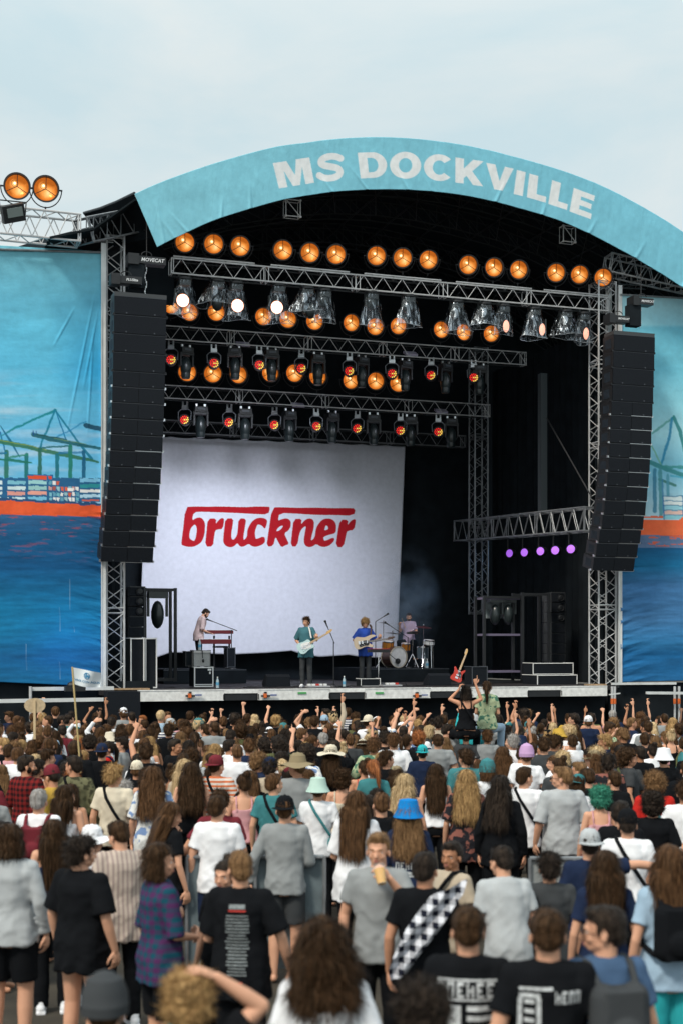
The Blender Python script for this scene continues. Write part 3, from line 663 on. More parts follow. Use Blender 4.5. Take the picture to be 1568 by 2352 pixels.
for x in (70, 1405, 1411, 1549, 1559):
    p = A(x, 1605, -.35); q = A(x, 1577, -.35); m = MB(); m.tube(p, q, .035, None, 8); m.tube(p-Vector((0,0,.14)), p, .04, None, 8, 1); m.tube(p-Vector((0,0,.7)), p-Vector((0,0,.14)), .03, None, 8)
    part(m, 'leg', [ALU, ORG], PL_L if x < 700 else PL_R)
m = MB(); a = A(-260,1572,.5); b = A(380,1572,.5); m.box2((a.x,.5,-.5),(b.x-.3,.56,a.z+.03)); solo(m,'wing_skirt',BLKF,(a.x,.5,-.4),'black cloth under the left platform','drape')
m = MB(); a = A(1398,1572,.5); b = A(1800,1575,.5); m.box2((a.x,.5,-.5),(b.x,.56,a.z+.03)); solo(m,'wing_skirt',BLKF,(a.x,.5,-.4),'black cloth under the right platform','drape')
m = MB(); a = A(380,1590,-.4); m.box2((A(383,0,-.4).x-.0,-.5,a.z-.7),(A(500,0,-.4).x-1.55,-.2,a.z)); 
p = A(241,1588,-.45); q = A(315,1588,-.45); m = MB(); m.box2((p.x,-.85,p.z-.8),(q.x,-.3,p.z))
solo(m, 'subwoofer', BLKG, p, 'black box under the left end of the stage front', 'speaker')

# ------------------------------------------------------------------ line arrays
def line_array(px_edges, label, side, grp):
    "px_edges: list of (y, xl, xr) down the front edge; t fixed"
    t = -.75
    top = A(px_edges[0][1], px_edges[0][0], t)
    root = empty('line_array', top, label, 'speaker array')
    Wd = 1.22
    n_big, hb, hs = 4, .0, .0
    zs = []; z0 = z_of((px_edges[0][1]+px_edges[0][2])/2, px_edges[0][0], t)
    zend = z_of((px_edges[-1][1]+px_edges[-1][2])/2, px_edges[-1][0], t)
    tot = z0-zend; u = tot/(4*1.2+12*1.0); hts = [1.2*u]*4+[u]*12
    m = MB(); xc = A((px_edges[0][1]+px_edges[0][2])/2, 1490, t).x
    m.box((xc, t+.28, z0+.05), (Wd, .5, .09)); part(m, 'flying_frame', mat('frame grey', (.04,.045,.05), .5), root)
    z = z0; tt = t; tilt = 0; tot_y = px_edges[0][0]
    for i, h in enumerate(hts):
        yc = np.interp(i+.5, [0, 16], [px_edges[0][0], px_edges[-1][0]])
        ys_ = [e[0] for e in px_edges]; xl = np.interp(yc, ys_, [e[1] for e in px_edges]); xr = np.interp(yc, ys_, [e[2] for e in px_edges])
        xc = A((xl+xr)/2, 1490, t).x
        tilt = max(0, i-6)*1.7; M = Euler((R(tilt), 0, 0)).to_matrix()
        c = Vector((xc, tt+.30, z-h/2)); b = MB()
        dep = .55
        b.box(c, (Wd, dep, h-.012), M, 0)
        fz = -dep/2-.012
        sm = MB()
        b.box(c+M @ Vector((-Wd*.25, fz+.004, 0)), (Wd*.5-.012, .03, h-.03), M, 1)
        b.box(c+M @ Vector((Wd*.25, fz+.004, 0)), (Wd*.5-.012, .03, h-.03), M, 1) if i >= 4 else b.box(c+M @ Vector((0, fz, 0)), (Wd-.012, .03, h-.03), M, 1)
        for sx in (-.27, .27): b.box(c+M @ Vector((sx*Wd, fz-.02, -h/2+.045)), (.03, .008, .03), M, 2)
        b.box(c+M @ Vector((0, -dep/2-.004, h/2-.006)), (Wd, .02, .008), M, 2)
        if i >= 4 and side > 0 or i >= 8: b.box(c+M @ Vector((Wd*.22, fz-.02, -h/2+.004)), (Wd*.5, .006, .008), M, 4)
        # rear-side slots and steel rigging on the outer side
        for sx in (-1, 1):
            for k in range(5): b.box(c+M @ Vector((sx*(Wd/2+.004), -.12+.06*k, 0)), (.008, .03, h*.55), M, 3)
            b.box(c+M @ Vector((sx*(Wd/2+.015), -dep/2+.05, -h/2+.02)), (.04, .07, .05), M, 4 if i >= 4 else 0)
        part(b, 'speaker_box', [BLK, BLKG, SEAM, GRILL2, STEEL], root)
        z -= h*math.cos(R(tilt)); tt += h*math.sin(R(tilt))*.8
    return root
line_array([(682,262,386),(900,256,381),(1050,250,376),(1170,243,369),(1286,235,360)], 'tall black column of hanging speaker boxes left of the white cloth', -1, '')
line_array([(770,1408,1507),(900,1405,1500),(1050,1399,1493),(1170,1392,1486),(1307,1374,1470)], 'tall black column of hanging speaker boxes in front of the right blue cloth', 1, '')
# chain hoists
def textobj(txt, size, M, name, root, base, rot, bold=0, italic=0, align='CENTER'):
    cu = bpy.data.curves.new('lettering', 'FONT'); cu.body = txt; cu.size = size; cu.align_x = align; cu.align_y = 'CENTER'; cu.extrude = .0015; cu.offset = bold; cu.shear = italic; cu.resolution_u = 2
    o = bpy.data.objects.new('tmp', cu); COL.objects.link(o); bpy.context.view_layer.update()
    me = bpy.data.meshes.new_from_object(o.evaluated_get(bpy.context.evaluated_depsgraph_get())); bpy.data.objects.remove(o)
    me.name = name; me.materials.clear(); me.materials.append(M); x = bpy.data.objects.new(name, me); link(x, root)
    x.location = Vector(base)-Vector(root['base']); x.rotation_euler = rot; return x
LETW = mat('white lettering', (.7,.72,.74), .5)
def hoist(p, label, txt, w=.75, chain=None, size=.11, body=True):
    root = empty('chain_hoist', p, label, 'hoist'); m = MB(); p = Vector(p)
    m.box(p, (w, .3, .17)); m.box(p+Vector((-w*.35, 0, .0)), (w*.28, .36, .25)); m.box(p+Vector((w*.42,0,-.01)), (w*.16, .26, .13)); part(m, 'motor', BLK, root)
    m = MB()
    for i in range(8): a0, a1 = math.pi*i/8, math.pi*(i+1)/8; m.tube(p+Vector((-.12*math.cos(a0), -.1, .12+.08*math.sin(a0))), p+Vector((-.12*math.cos(a1), -.1, .12+.08*math.sin(a1))), .012)
    part(m, 'handle', BLK, root)
    if chain:
        m = MB(); zz = p.z-.1; k = 0
        while zz > chain: m.ball((p.x+.02*math.sin(k), p.y, zz), (.022 if k % 2 else .012, .012 if k % 2 else .022, .035), 6); zz -= .055; k += 1
        m2 = MB(); m2.box((p.x-.22, p.y, p.z-.38), (.34, .25, .55)); part(m2, 'chain_bag', BLKF, root)
        part(m, 'chain', STEEL, root)
        m = MB(); m.tube(p+Vector((.02,0,.1)), p+Vector((.02,0,.95)), .012); part(m, 'hook_rope', BLK, root)
    textobj(txt, size, LETW, 'lettering', root, p+Vector((.13, -.153, .0)), (R(90), 0, 0), .002, .2)
h1 = A(335, 600, -.45); hoist(h1, 'black chain hoist with white lettering above the left speaker column', 'MOVECAT', .9, z_of(335, 675, -.45), .115)
h2 = A(288, 645, -.6); hoist(h2, 'lower black chain hoist close to the left truss tower', 'PLUSlite', .72, None, .08)
h3 = A(1470, 694, -.5); hoist(h3, 'black chain hoist with chain bag above the right speaker column', 'MOVECAT', .62, z_of(1470, 755, -.5), .08)
h4 = A(1415, 734, -.5); hoist(h4, 'lower black chain hoist beside the right truss tower', 'MOVECAT', .6, None, .07)

# ------------------------------------------------------------------ lamps
def emat(name, c, s, rings=True):
    m = bpy.data.materials.new(name); m.use_nodes = True; n = m.node_tree.nodes; l = m.node_tree.links; b = n['Principled BSDF']
    tcn = n.new('ShaderNodeTexCoord'); sp = n.new('ShaderNodeSeparateXYZ'); l.new(tcn.outputs['Object'], sp.inputs[0])
    # warm bright patches where the reflector throws the bulb's light
    nn = n.new('ShaderNodeTexNoise'); nn.inputs['Scale'].default_value = 9; l.new(tcn.outputs['Object'], nn.inputs[0])
    # reflector: bright around the bulb and across the lower right, orange towards the rim
    def dist(c_, r0, r1):
        ln = n.new('ShaderNodeVectorMath'); ln.operation = 'DISTANCE'; l.new(tcn.outputs['Object'], ln.inputs[0]); ln.inputs[1].default_value = c_
        q = n.new('ShaderNodeMapRange'); q.inputs['From Min'].default_value = r0; q.inputs['From Max'].default_value = r1; q.inputs['To Min'].default_value = 1; q.inputs['To Max'].default_value = 0; l.new(ln.outputs['Value'], q.inputs['Value']); return q
    a1 = dist((.05,.09,-.06), .0, .21); a2 = dist((-.06,.07,.07), .02, .12); mxx = n.new('ShaderNodeMath'); mxx.operation = 'MAXIMUM'; l.new(a1.outputs[0], mxx.inputs[0]); l.new(a2.outputs[0], mxx.inputs[1])
    ad = n.new('ShaderNodeMath'); ad.operation = 'MULTIPLY_ADD'; l.new(nn.outputs[0], ad.inputs[0]); ad.inputs[1].default_value = .36; l.new(mxx.outputs[0], ad.inputs[2])
    sb = n.new('ShaderNodeMath'); sb.operation = 'SUBTRACT'; l.new(ad.outputs[0], sb.inputs[0]); sb.inputs[1].default_value = .18
    cr = n.new('ShaderNodeValToRGB'); cr.color_ramp.elements[0].color = (.36, .085, .008, 1); cr.color_ramp.elements[1].position = .95; cr.color_ramp.elements[1].color = (1, .72, .38, 1); e = cr.color_ramp.elements.new(.38); e.color = (.72, .24, .04, 1); e = cr.color_ramp.elements.new(.68); e.color = (.95, .43, .13, 1)
    l.new(sb.outputs[0], cr.inputs[0])
    l.new(cr.outputs[0], b.inputs['Emission Color']); b.inputs['Emission Strength'].default_value = s; b.inputs['Base Color'].default_value = (.25,.1,.02,1); b.inputs['Roughness'].default_value = .25; b.inputs['Metallic'].default_value = .7
    return m
AMB = emat('lit amber reflector', (.86,.29,.045), 1.2)
BULB = mat('lit bulb', (1,.8,.5), .4, emit=(1,.74,.36), es=2.2)
WIRE = mat('dark wire', (.05,.02,.005), .6)
def bowl_lamp(rad=.27):
    root = empty('amber_lamp', (0,0,0), 'x', 'lamp', 'large round amber reflector lamps')
    Rx = Matrix.Rotation(R(90), 4, 'X')   # lathe axis z -> -y : opening faces the audience
    m = MB(); m.lathe([(.02,-.20),(rad*.55,-.17),(rad*.9,-.08),(rad*1.03,.0),(rad*1.12,.05),(rad*1.12,.075),(rad*1.0,.075),(rad*.96,.02),(rad*.94,.005)], 32, Rx); h = part(m, 'housing', BLK, root, True)
    m = MB(); m.lathe([(.03,-.125),(rad*.45,-.105),(rad*.8,-.045),(rad*.95,.0)], 32, Rx); m.lathe([(rad*.95,.0),(rad*.99,.005)], 32, Rx); m.lathe([(.001,-.13),(.035,-.124)], 12, Rx); part(m, 'reflector', AMB, root, True)
    m = MB(); m.ball((-.05, -.055, .06), .030, 10, mi=0); part(m, 'bulb', BULB, root, True)
    m = MB(); m.lathe([(.070,.0),(.078,.004),(.078,-.004),(.070,.0)], 18, Matrix.Translation((-.05,-.035,.06)) @ Rx)
    for a in (88, 208, 328): m.tube((0,-.03,0), (rad*math.cos(R(a)), -.045, rad*math.sin(R(a))), .0085, None, 5)
    part(m, 'wire_guard', WIRE, root)
    m = MB(); k = 18
    for i in range(k): a0 = math.pi+math.pi*i/k; a1 = math.pi+math.pi*(i+1)/k; rr = rad*1.32; m.tube((rr*math.cos(a0), .02, rr*1.12*math.sin(a0)), (rr*math.cos(a1), .02, rr*1.12*math.sin(a1)), .013, None, 6)
    for sx in (-1, 1): m.tube((sx*rad*1.0,.02,0), (sx*rad*1.38,.02,0), .02, None, 8)
    m.tube((0,.02,-rad*1.42), (0,.02,-rad*1.75), .02)
    part(m, 'yoke', mat('dark yoke', (.03,.032,.035), .4, .5), root)
    return root
proto_amber = bowl_lamp(); used_amber = [False]
def place(proto, flag, p, rz=0, rx=0, scale=1.0, label=None):
    o = proto if not flag[0] else copy_tree(proto); flag[0] = True
    o.location = s2w(p); o.rotation_euler = (rx, 0, YAW+rz); o.scale = (scale,)*3; o['label'] = label; return o
ordn = ['first','second','third','fourth','fifth','sixth','seventh','eighth','ninth','tenth','eleventh','twelfth','thirteenth','fourteenth','fifteenth']
for i, (x, y) in enumerate([(425,556),(491,560),(552,565),(650,574),(712,580),(772,584),(864,587),(924,592),(983,596),(1074,608),(1133,614),(1190,619),(1276,626),(1330,630),(1384,637)]):
    p = A(x, y, .42); place(proto_amber, used_amber, p, R(-16+rnd.uniform(-7,7)), R(15+rnd.uniform(-5,5)), .87, f'{ordn[i]} amber lamp from the left in the top row above the front truss')
for i, (x, y) in enumerate([(393,700),(435,717),(497,717),(605,727),(661,733),(722,738),(806,741),(861,750),(914,748),(1012,757),(1063,763),(1127,766)]):
    place(proto_amber, used_amber, A(x, y, 3.6), R(-6+rnd.uniform(-9,9)), R(9+rnd.uniform(-8,6)), .86, f'{ordn[i]} amber lamp from the left in the row just under the front truss')
for i, (x, y) in enumerate([(430,855),(489,858),(547,860),(620,857),(676,857),(729,865),(805,873),(862,875),(914,880)]):
    place(proto_amber, used_amber, A(x, y, 5.8), R(-4+rnd.uniform(-10,10)), R(6+rnd.uniform(-8,6)), .94, f'{ordn[i]} amber lamp from the left in the lowest amber row')
for i, (x, y) in enumerate([(39,428),(105,434)]):
    place(proto_amber, used_amber, A(x, y, -.2), R(-4), R(6), 1.02, ['leftmost large amber lamp standing on the left wing truss against the sky','right one of the two amber lamps on the left wing truss against the sky'][i])
# small red and yellow LED lamps
LEDR = mat('lit red lens', (.8,.05,.02), .4, emit=(.85,.012,.012), es=.8); LEDY = mat('lit yellow lens', (.9,.6,.1), .4, emit=(1,.62,.10), es=.85); LEDO = mat('lit orange lens', (.9,.3,.05), .4, emit=(1,.2,.03), es=.9)
def led_par():
    root = empty('led_lamp', (0,0,0), 'x', 'lamp', 'small red and yellow cluster lamps')
    Rx = Matrix.Rotation(R(90), 4, 'X'); m = MB(); m.lathe([(.001,-.18),(.09,-.18),(.13,-.12),(.145,.0),(.145,.03),(.12,.03),(.12,.0),(.001,.0)], 20, Rx); part(m, 'housing', BLK, root, True)
    m = MB(); rr_ = random.Random(3)
    cells = [(0,0)]+[(.048*math.cos(R(60*i)), .048*math.sin(R(60*i))) for i in range(6)]+[(.093*math.cos(R(30*i)), .093*math.sin(R(30*i))) for i in range(12)]
    for i, (a, b) in enumerate(cells):
        mi = 0 if (b-a*.9 > .0) else 1
        if rr_.random() < .18: mi = 1-mi
        m.lathe([(.001,.012),(.016,.009),(.0205,.0)], 8, Matrix.Translation((a,-.004,b)) @ Rx, mi)
    part(m, 'lens_cluster', [LEDR, LEDY, LEDO], root, True)
    m = MB(); m.path([(-.16,0,0),(-.17,0,.2),(-.1,0,.27),(.1,0,.27),(.17,0,.2),(.16,0,0)], .011); part(m, 'bracket', mat('grey bracket', (.25,.27,.3), .4, .5), root)
    m = MB(); m.box((0,0,.31), (.15,.08,.07)); m.box((-.055,0,.40), (.035,.05,.14)); m.box((.055,0,.40), (.035,.05,.14)); m.box((0,0,.355), (.10,.03,.04)); part(m, 'clamp', STEEL, root)
    return root
pl = led_par(); ul = [False]
for i, (x, y) in enumerate([(393,826),(492,834),(596,838),(692,846),(802,852),(900,858),(989,862),(1087,867)]):
    place(pl, ul, A(x, y, 3.75), R(rnd.uniform(-35,-5)), R(-8), 1.1, f'{ordn[i]} small red and yellow lamp from the left under the second truss').rotation_euler[1] = 0
for i, (x, y) in enumerate([(424,964),(526,970),(630,976),(727,979),(820,984),(919,989),(1006,992)]):
    o = place(pl, ul, A(x, y, 5.95), R(rnd.uniform(-35,5)), R(-8), 1.12, f'{ordn[i]} small red and yellow lamp from the left, under the third truss')
# moving heads (dark ovals)
MHB = mat('glossy black housing', (.02,.028,.03), .28)
def mover():
    root = empty('moving_head', (0,0,0), 'x', 'lamp', 'dark moving head lamps under the trusses')
    m = MB(); m.ball((0,0,-.20), (.155,.17,.30), 16); m.lathe([(.001,-.53),(.11,-.53),(.13,-.47),(.13,-.3)], 16); part(m, 'head', MHB, root, True)
    m = MB(); m.box((-.19,0,-.02), (.05,.15,.34)); m.box((.19,0,-.02), (.05,.15,.34)); m.box((0,0,.16), (.43,.2,.08)); part(m, 'yoke', BLK, root)
    m = MB(); m.box((0,0,.26), (.36,.28,.15)); m.box((0,-.145,.27), (.2,.01,.06), mi=1); part(m, 'base_box', [BLK, SEAM], root)
    
    for cx_ in (-.12, .12): m = MB(); m.box((cx_,0,.37), (.05,.06,.1)); part(m, 'clamp', STEEL, root)
    return root
pm = mover(); um = [False]
for i, (x, y) in enumerate([(427,826),(540,828),(624,832),(730,842),(830,848),(930,856),(1022,862),(1100,866)]):
    place(pm, um, A(x, y, 3.8), R(rnd.uniform(-20,20)), 0, .95, f'{ordn[i]} dark moving head from the left under the second truss')
for i, (x, y) in enumerate([(461,962),(563,967),(664,972),(762,976),(857,980),(942,984),(1035,988)]):
    place(pm, um, A(x, y, 6.0), R(rnd.uniform(-15,15)), 0, 1.0, f'{ordn[i]} dark moving head from the left, under the third truss')
# lamps in clear rain covers under the front truss
PLASTIC = bpy.data.materials.new('clear plastic film'); PLASTIC.use_nodes = True
n_ = PLASTIC.node_tree.nodes; l_ = PLASTIC.node_tree.links; n_.clear(); o_ = n_.new('ShaderNodeOutputMaterial'); mx = n_.new('ShaderNodeMixShader'); tr_ = n_.new('ShaderNodeBsdfTransparent'); gl = n_.new('ShaderNodeBsdfGlossy'); gl.inputs['Roughness'].default_value = .28; gl.inputs[0].default_value = (.75,.85,.95,1)
nn_ = n_.new('ShaderNodeTexNoise'); nn_.inputs['Scale'].default_value = 5; nn_.inputs['Detail'].default_value = 4; nn_.inputs['Distortion'].default_value = 1.5; tc_ = n_.new('ShaderNodeTexCoord'); mp0 = n_.new('ShaderNodeMapping'); mp0.inputs['Scale'].default_value = (1.6,1.6,.45); l_.new(tc_.outputs['Object'], mp0.inputs[0]); l_.new(mp0.outputs[0], nn_.inputs[0])
bp_ = n_.new('ShaderNodeBump'); bp_.inputs['Strength'].default_value = 1.0; bp_.inputs['Distance'].default_value = .035; l_.new(nn_.outputs[0], bp_.inputs['Height']); l_.new(bp_.outputs[0], gl.inputs['Normal'])
rp_ = n_.new('ShaderNodeMapRange'); rp_.inputs['From Min'].default_value = .50; rp_.inputs['From Max'].default_value = .66; rp_.inputs['To Min'].default_value = .025; rp_.inputs['To Max'].default_value = .42; l_.new(nn_.outputs[0], rp_.inputs[0])
l_.new(rp_.outputs[0], mx.inputs[0]); l_.new(tr_.outputs[0], mx.inputs[1]); l_.new(gl.outputs[0], mx.inputs[2]); l_.new(mx.outputs[0], o_.inputs[0])
LITW = mat('lit white lens', (1,1,1), .3, emit=(1,.86,.78), es=2.6); LITE = mat('lit orange lens fringe', (1,.5,.2), .3, emit=(1,.30,.12), es=1.6); LITP = mat('lit peach lens', (1,.7,.6), .3, emit=(1,.40,.24), es=1.1); DLENS = mat('unlit lens', (.02,.03,.04), .08)
def covered(p, w, h, lens, label, lens_dx=0, lens_dz=None):
    root = empty('covered_lamp', p, label, 'lamp', None); p = Vector(p); rr_ = random.Random(label)
    n = 28; lv = 9; m = MB(); ph = [rr_.uniform(0, 6.28) for _ in range(4)]
    for j in range(lv):
        v = j/(lv-1); rad = (.17+(w/2-.17)*v**.8)
        for i in range(n):
            a = 2*math.pi*i/n; q = rad*(1+.10*v*math.sin(3*a+ph[0]+v*2)+.07*v*math.sin(7*a+ph[1])+.03*math.sin(13*a+ph[2]+5*v))
            m.v.append((p.x+q*math.cos(a), p.y+q*.75*math.sin(a), p.z-h*v-(.04*math.sin(2*a+ph[3]) if j == lv-1 else 0)))
    for j in range(lv-1):
        for i in range(n): m.f.append((j*n+i, j*n+(i+1) % n, (j+1)*n+(i+1) % n, (j+1)*n+i)); m.m.append(0)
    rim_ = [Vector(v) for v in m.v[-n:]]; part(m, 'rain_cover', PLASTIC, root, True); m = MB(); m.path(rim_+[rim_[0]], .007, 5); part(m, 'cover_hem', mat('plastic hem', (.35,.38,.42), .2, alpha=.6), root)
    m = MB(); m.tube(p+Vector((0,0,.02)), p+Vector((0,0,-.03)), .185, None, 18); part(m, 'top_ring', BLK, root, True)
    m = MB(); m.box(p+Vector((0,0,-.10)), (.28,.22,.14)); m.box(p+Vector((-.13,0,.07)), (.04,.05,.12)); m.box(p+Vector((.13,0,.07)), (.04,.05,.12)); part(m, 'base_box', MHB, root)
    c = p+Vector((lens_dx, -.02, -(lens_dz if lens_dz is not None else h*.72))); m = MB()
    m.ball(c+Vector((0,.06,.05)), (.14,.15,.2), 14); m.box(c+Vector((-.16,.05,.14)), (.035,.1,.34)); m.box(c+Vector((.16,.05,.14)), (.035,.1,.34)); part(m, 'head', MHB, root, True)
    if lens is not None:
        Mx = Matrix.Translation(c+Vector((0,-.1,0))) @ Euler((R(98), 0, R(0 if lens is LITW else 32))).to_matrix().to_4x4()
        m = MB(); m.lathe([(.001,.02),(.1,.018),(.145,.004)], 22, Mx); part(m, 'lens', lens, root, True); m = MB(); m.lathe([(.145,.004),(.160,-.004)], 22, Mx); part(m, 'lens_fringe', LITE if lens is LITW else LITP, root, True)  # glowing outer ring added to imitate the colour fringe around a white lens
        m = MB(); m.lathe([(.16,.012),(.172,.0),(.165,-.12),(.12,-.2)], 22, Mx); part(m, 'lens_rim', BLK, root, True)
    return root
def P1(x, y): return A(x, y, .6)
covered(P1(424,640), .66, .88, LITW, 'leftmost lamp in a clear rain cover with a glaring white lens', -.07, .56)
covered(P1(500,645), .98, .62, None, 'second covered lamp from the left, its wide plastic crumpled, dark inside', .0, .58)
covered(P1(543,650), .68, .88, LITW, 'third covered lamp from the left, white glaring lens at the lower left', .0, .58)
covered(P1(640,655), .74, .92, LITW, 'fourth covered lamp from the left with a glaring white lens', -.08, .58)
covered(P1(705,662), .92, .62, None, 'fifth covered lamp from the left, crumpled plastic over a dark head', .1, .6)
covered(P1(745,667), .62, .78, None, 'sixth covered lamp from the left, narrow plastic cone over a dark head', 0, .3)
covered(P1(853,672), .62, .82, None, 'seventh covered lamp from the left, upright plastic cone, unlit', 0, .3)
covered(P1(938,680), .74, .78, None, 'eighth covered lamp from the left, unlit plastic cone', 0, .3)
covered(P1(1048,693), .80, .80, None, 'ninth covered lamp from the left, unlit plastic cone right of centre', 0, .3)
covered(P1(1112,698), .96, .62, None, 'tenth covered lamp from the left, wide crumpled plastic', 0, .28)
covered(P1(1155,702), .56, .74, LITP, 'eleventh covered lamp from the left with a peach coloured lens', .02, .56)
covered(P1(1226,709), .74, .78, LITP, 'twelfth covered lamp from the left with a peach coloured lens', .17, .56)
covered(P1(1298,715), .96, .66, None, 'thirteenth covered lamp from the left, wide crumpled plastic', 0, .3)
covered(P1(1340,720), .56, .78, LITP, 'rightmost covered lamp beside the right tower with a peach lens', .0, .56)
# flood lamp on the left wing, mauve strip panels, purple side lamps
p = A(30,489,-.75); root = empty('flood_lamp', p, 'black square flood lamp under the left wing truss', 'lamp'); M = Euler((R(25), R(-18), R(10))).to_matrix()
m = MB(); m.box(p, (.52,.14,.38), M); part(m, 'housing', BLK, root); m = MB(); m.box(p+M @ Vector((.02,-.08,.03)), (.36,.02,.2), M); part(m, 'glass', mat('grey glass', (.25,.29,.28), .15), root); m = MB(); m.path([p+Vector((-.27,0,0)), p+Vector((-.3,.1,.3)), p+Vector((.3,.1,.3)), p+Vector((.27,0,0))], .015); part(m, 'bracket', BLK, root)
for x, y, t, lb in ((558,790,3.9,'left of the second truss'),(942,812,3.9,'right part of the second truss'),(684,930,6.1,'left part of the third truss'),(1012,944,6.1,'right end of the third truss')):
    p = A(x, y, t); m = MB(); m.box(p, (.36,.24,.06), Euler((R(28),0,0)).to_matrix()); solo(m, 'strobe_panel', mat('mauve panel', (.45,.42,.55), .4), p, f'small mauve strobe panel clamped to the {lb}', 'strobe')
PUR = mat('lit purple lens', (.5,.2,.8), .4, emit=(.36,.10,.78), es=.75)
for i, (x, y) in enumerate([(1169,1271),(1203,1269),(1240,1266),(1274,1264),(1310,1261)]):
    p = As(x, y, 11.2); root = empty('purple_lamp', p, f'{ordn[i]} purple lamp from the left under the side truss', 'lamp', 'row of purple lamps under the side truss')
    Mx = Matrix.Translation(p) @ Euler((R(90), 0, R(-58+3*i))).to_matrix().to_4x4(); m = MB(); m.lathe([(.001,.012),(.115,.0)], 18, Mx); part(m, 'lens', PUR, root, True)
    m = MB(); m.lathe([(.128,.02),(.14,.0),(.13,-.2),(.001,-.24)], 18, Mx); part(m, 'housing', BLK, root, True); m = MB(); m.tube(p+Vector((0,.1,.05)), p+Vector((0,.1,.42)), .02); part(m, 'hanger', BLK, root)
# stage light: the lit white lamps wash the cloth and the band, one spot added for the drummer
def spot(name, p, tgt, e, c, ang=60):
    ld = bpy.data.lights.new(name, 'SPOT'); ld.energy = e; ld.color = c; ld.spot_size = R(ang); ld.spot_blend = .8; ld.shadow_soft_size = 1.1
    o = bpy.data.objects.new(name, ld); COL.objects.link(o); pw = s2w(p); o.location = pw; o.rotation_euler = (s2w(tgt)-pw).to_track_quat('-Z', 'Y').to_euler()
for k, (x, y) in enumerate(((418,700),(544,712),(631,716))): spot('wash_light', A(x, y, .35)+Vector((0,.0,-.6)), (1.5+1.6*k, 7.8, DECK+3.4), 1250, (.86,.90,1))
spot('wash_light', A(1157,752,.4)+Vector((0,0,-.35)), (6.5, 6.5, DECK+1.2), 240, (.9,.86,1)); spot('wash_light', A(1243,760,.4)+Vector((0,0,-.35)), (4.0, 7.4, DECK+2.2), 900, (.80,.84,1))

spot('wash_light', A(1047,760,.6), tuple(A(932,1455,7.0)), 2600, (1,.90,.82), 15)  # added spot to brighten the drummer, the covered lamp above it is unlit
spot('wash_light', A(631,716,.5), tuple(A(458,1460,6.2)), 320, (1,.88,.85), 16)

for x0, x1, lb in ((264,345,'bare wooden plank along the deck edge beside the left tower'),(1352,1394,'bare wooden plank on the deck edge below the right tower')):
    p = A(x0, 1582, -.05); q = A(x1, 1582, -.05); m = MB(); m.box2((p.x,-.02,DECK+.003),(q.x,.22,DECK+.04)); solo(m, 'plank', mat('raw wood', (.36,.24,.14), .8, noise_amt=.3, nscale=20), p, lb, 'plank')
# lamp on the left platform that throws blue light up the cloth
p = A(172, 1580, -.75); root = empty('uplight', p, 'black lamp on the left platform rail throwing blue light up the cloth', 'lamp'); m = MB(); m.box(p+Vector((0,0,-.02)), (.46,.22,.12)); m.ball(p+Vector((0,0,.06)), (.18,.12,.10), 12); part(m, 'housing', BLK, root); m = MB(); m.box(p+Vector((.06,-.005,.155)), (.16,.10,.012)); part(m, 'lens', mat('lit blue white lens', (.7,.85,1), .3, emit=(.55,.75,1), es=2.0), root)
spot('blue_light', p+Vector((0,0,.2)), tuple(A(166,1500,.3)), 95, (.04,.30,1), 60)
# ------------------------------------------------------------------ people
LOW = [1.0]
WSC = bpy.data.scenes.new('workshop')      # empty side scene in which the meshes are evaluated; removed at the end
def build_voxel(mb, voxel, smooth=3, name='body'):
    voxel *= LOW[0]
    me = bpy.data.meshes.new('tmp'); me.from_pydata(mb.v, [], mb.f); o = bpy.data.objects.new('tmp', me); WSC.collection.objects.link(o)
    md = o.modifiers.new('r', 'REMESH'); md.mode = 'VOXEL'; md.voxel_size = voxel; md.use_smooth_shade = True
    sm = o.modifiers.new('s', 'SMOOTH'); sm.iterations = smooth; sm.factor = .5
    vl = WSC.view_layers[0]; vl.update()
    r = bpy.data.meshes.new_from_object(o.evaluated_get(vl.depsgraph))
    bpy.data.objects.remove(o); bpy.data.meshes.remove(me); r.name = name; r.polygons.foreach_set('use_smooth', [True]*len(r.polygons)); return r
def caps(m, p, r0, q, r1, n=14):
    m.ball(p, r0, n); m.ball(q, r1, n); m.tube(p, q, r0*.995, r1*.995, n); return m
def loft(m, secs, n=26, sq=2.3):
    "secs: (z, rx, ry, yoff[, xoff])"
    o = len(m.v); k = len(secs)
    for s_ in secs:
        z, rx, ry, yo = s_[:4]; xo = s_[4] if len(s_) > 4 else 0
        for i in range(n):
            a = 2*math.pi*i/n; c, s = math.cos(a), math.sin(a); f = (abs(c)**sq+abs(s)**sq)**(-1/sq)
            m.v.append((xo+rx*c*f, yo+ry*s*f, z))
    for j in range(k-1):
        for i in range(n): m.f.append((o+j*n+i, o+j*n+(i+1) % n, o+(j+1)*n+(i+1) % n, o+(j+1)*n+i)); m.m.append(0)
    m.f.append(tuple(o+i for i in range(n))[::-1]); m.f.append(tuple(o+(k-1)*n+i for i in range(n))); m.m += [0, 0]
    return m
def verts_np(me):
    a = np.empty(len(me.vertices)*3, dtype=np.float32); me.vertices.foreach_get('co', a); return a.reshape(-1, 3)
def norms_np(me):
    a = np.empty(len(me.vertices)*3, dtype=np.float32); me.vertices.foreach_get('normal', a); return a.reshape(-1, 3)
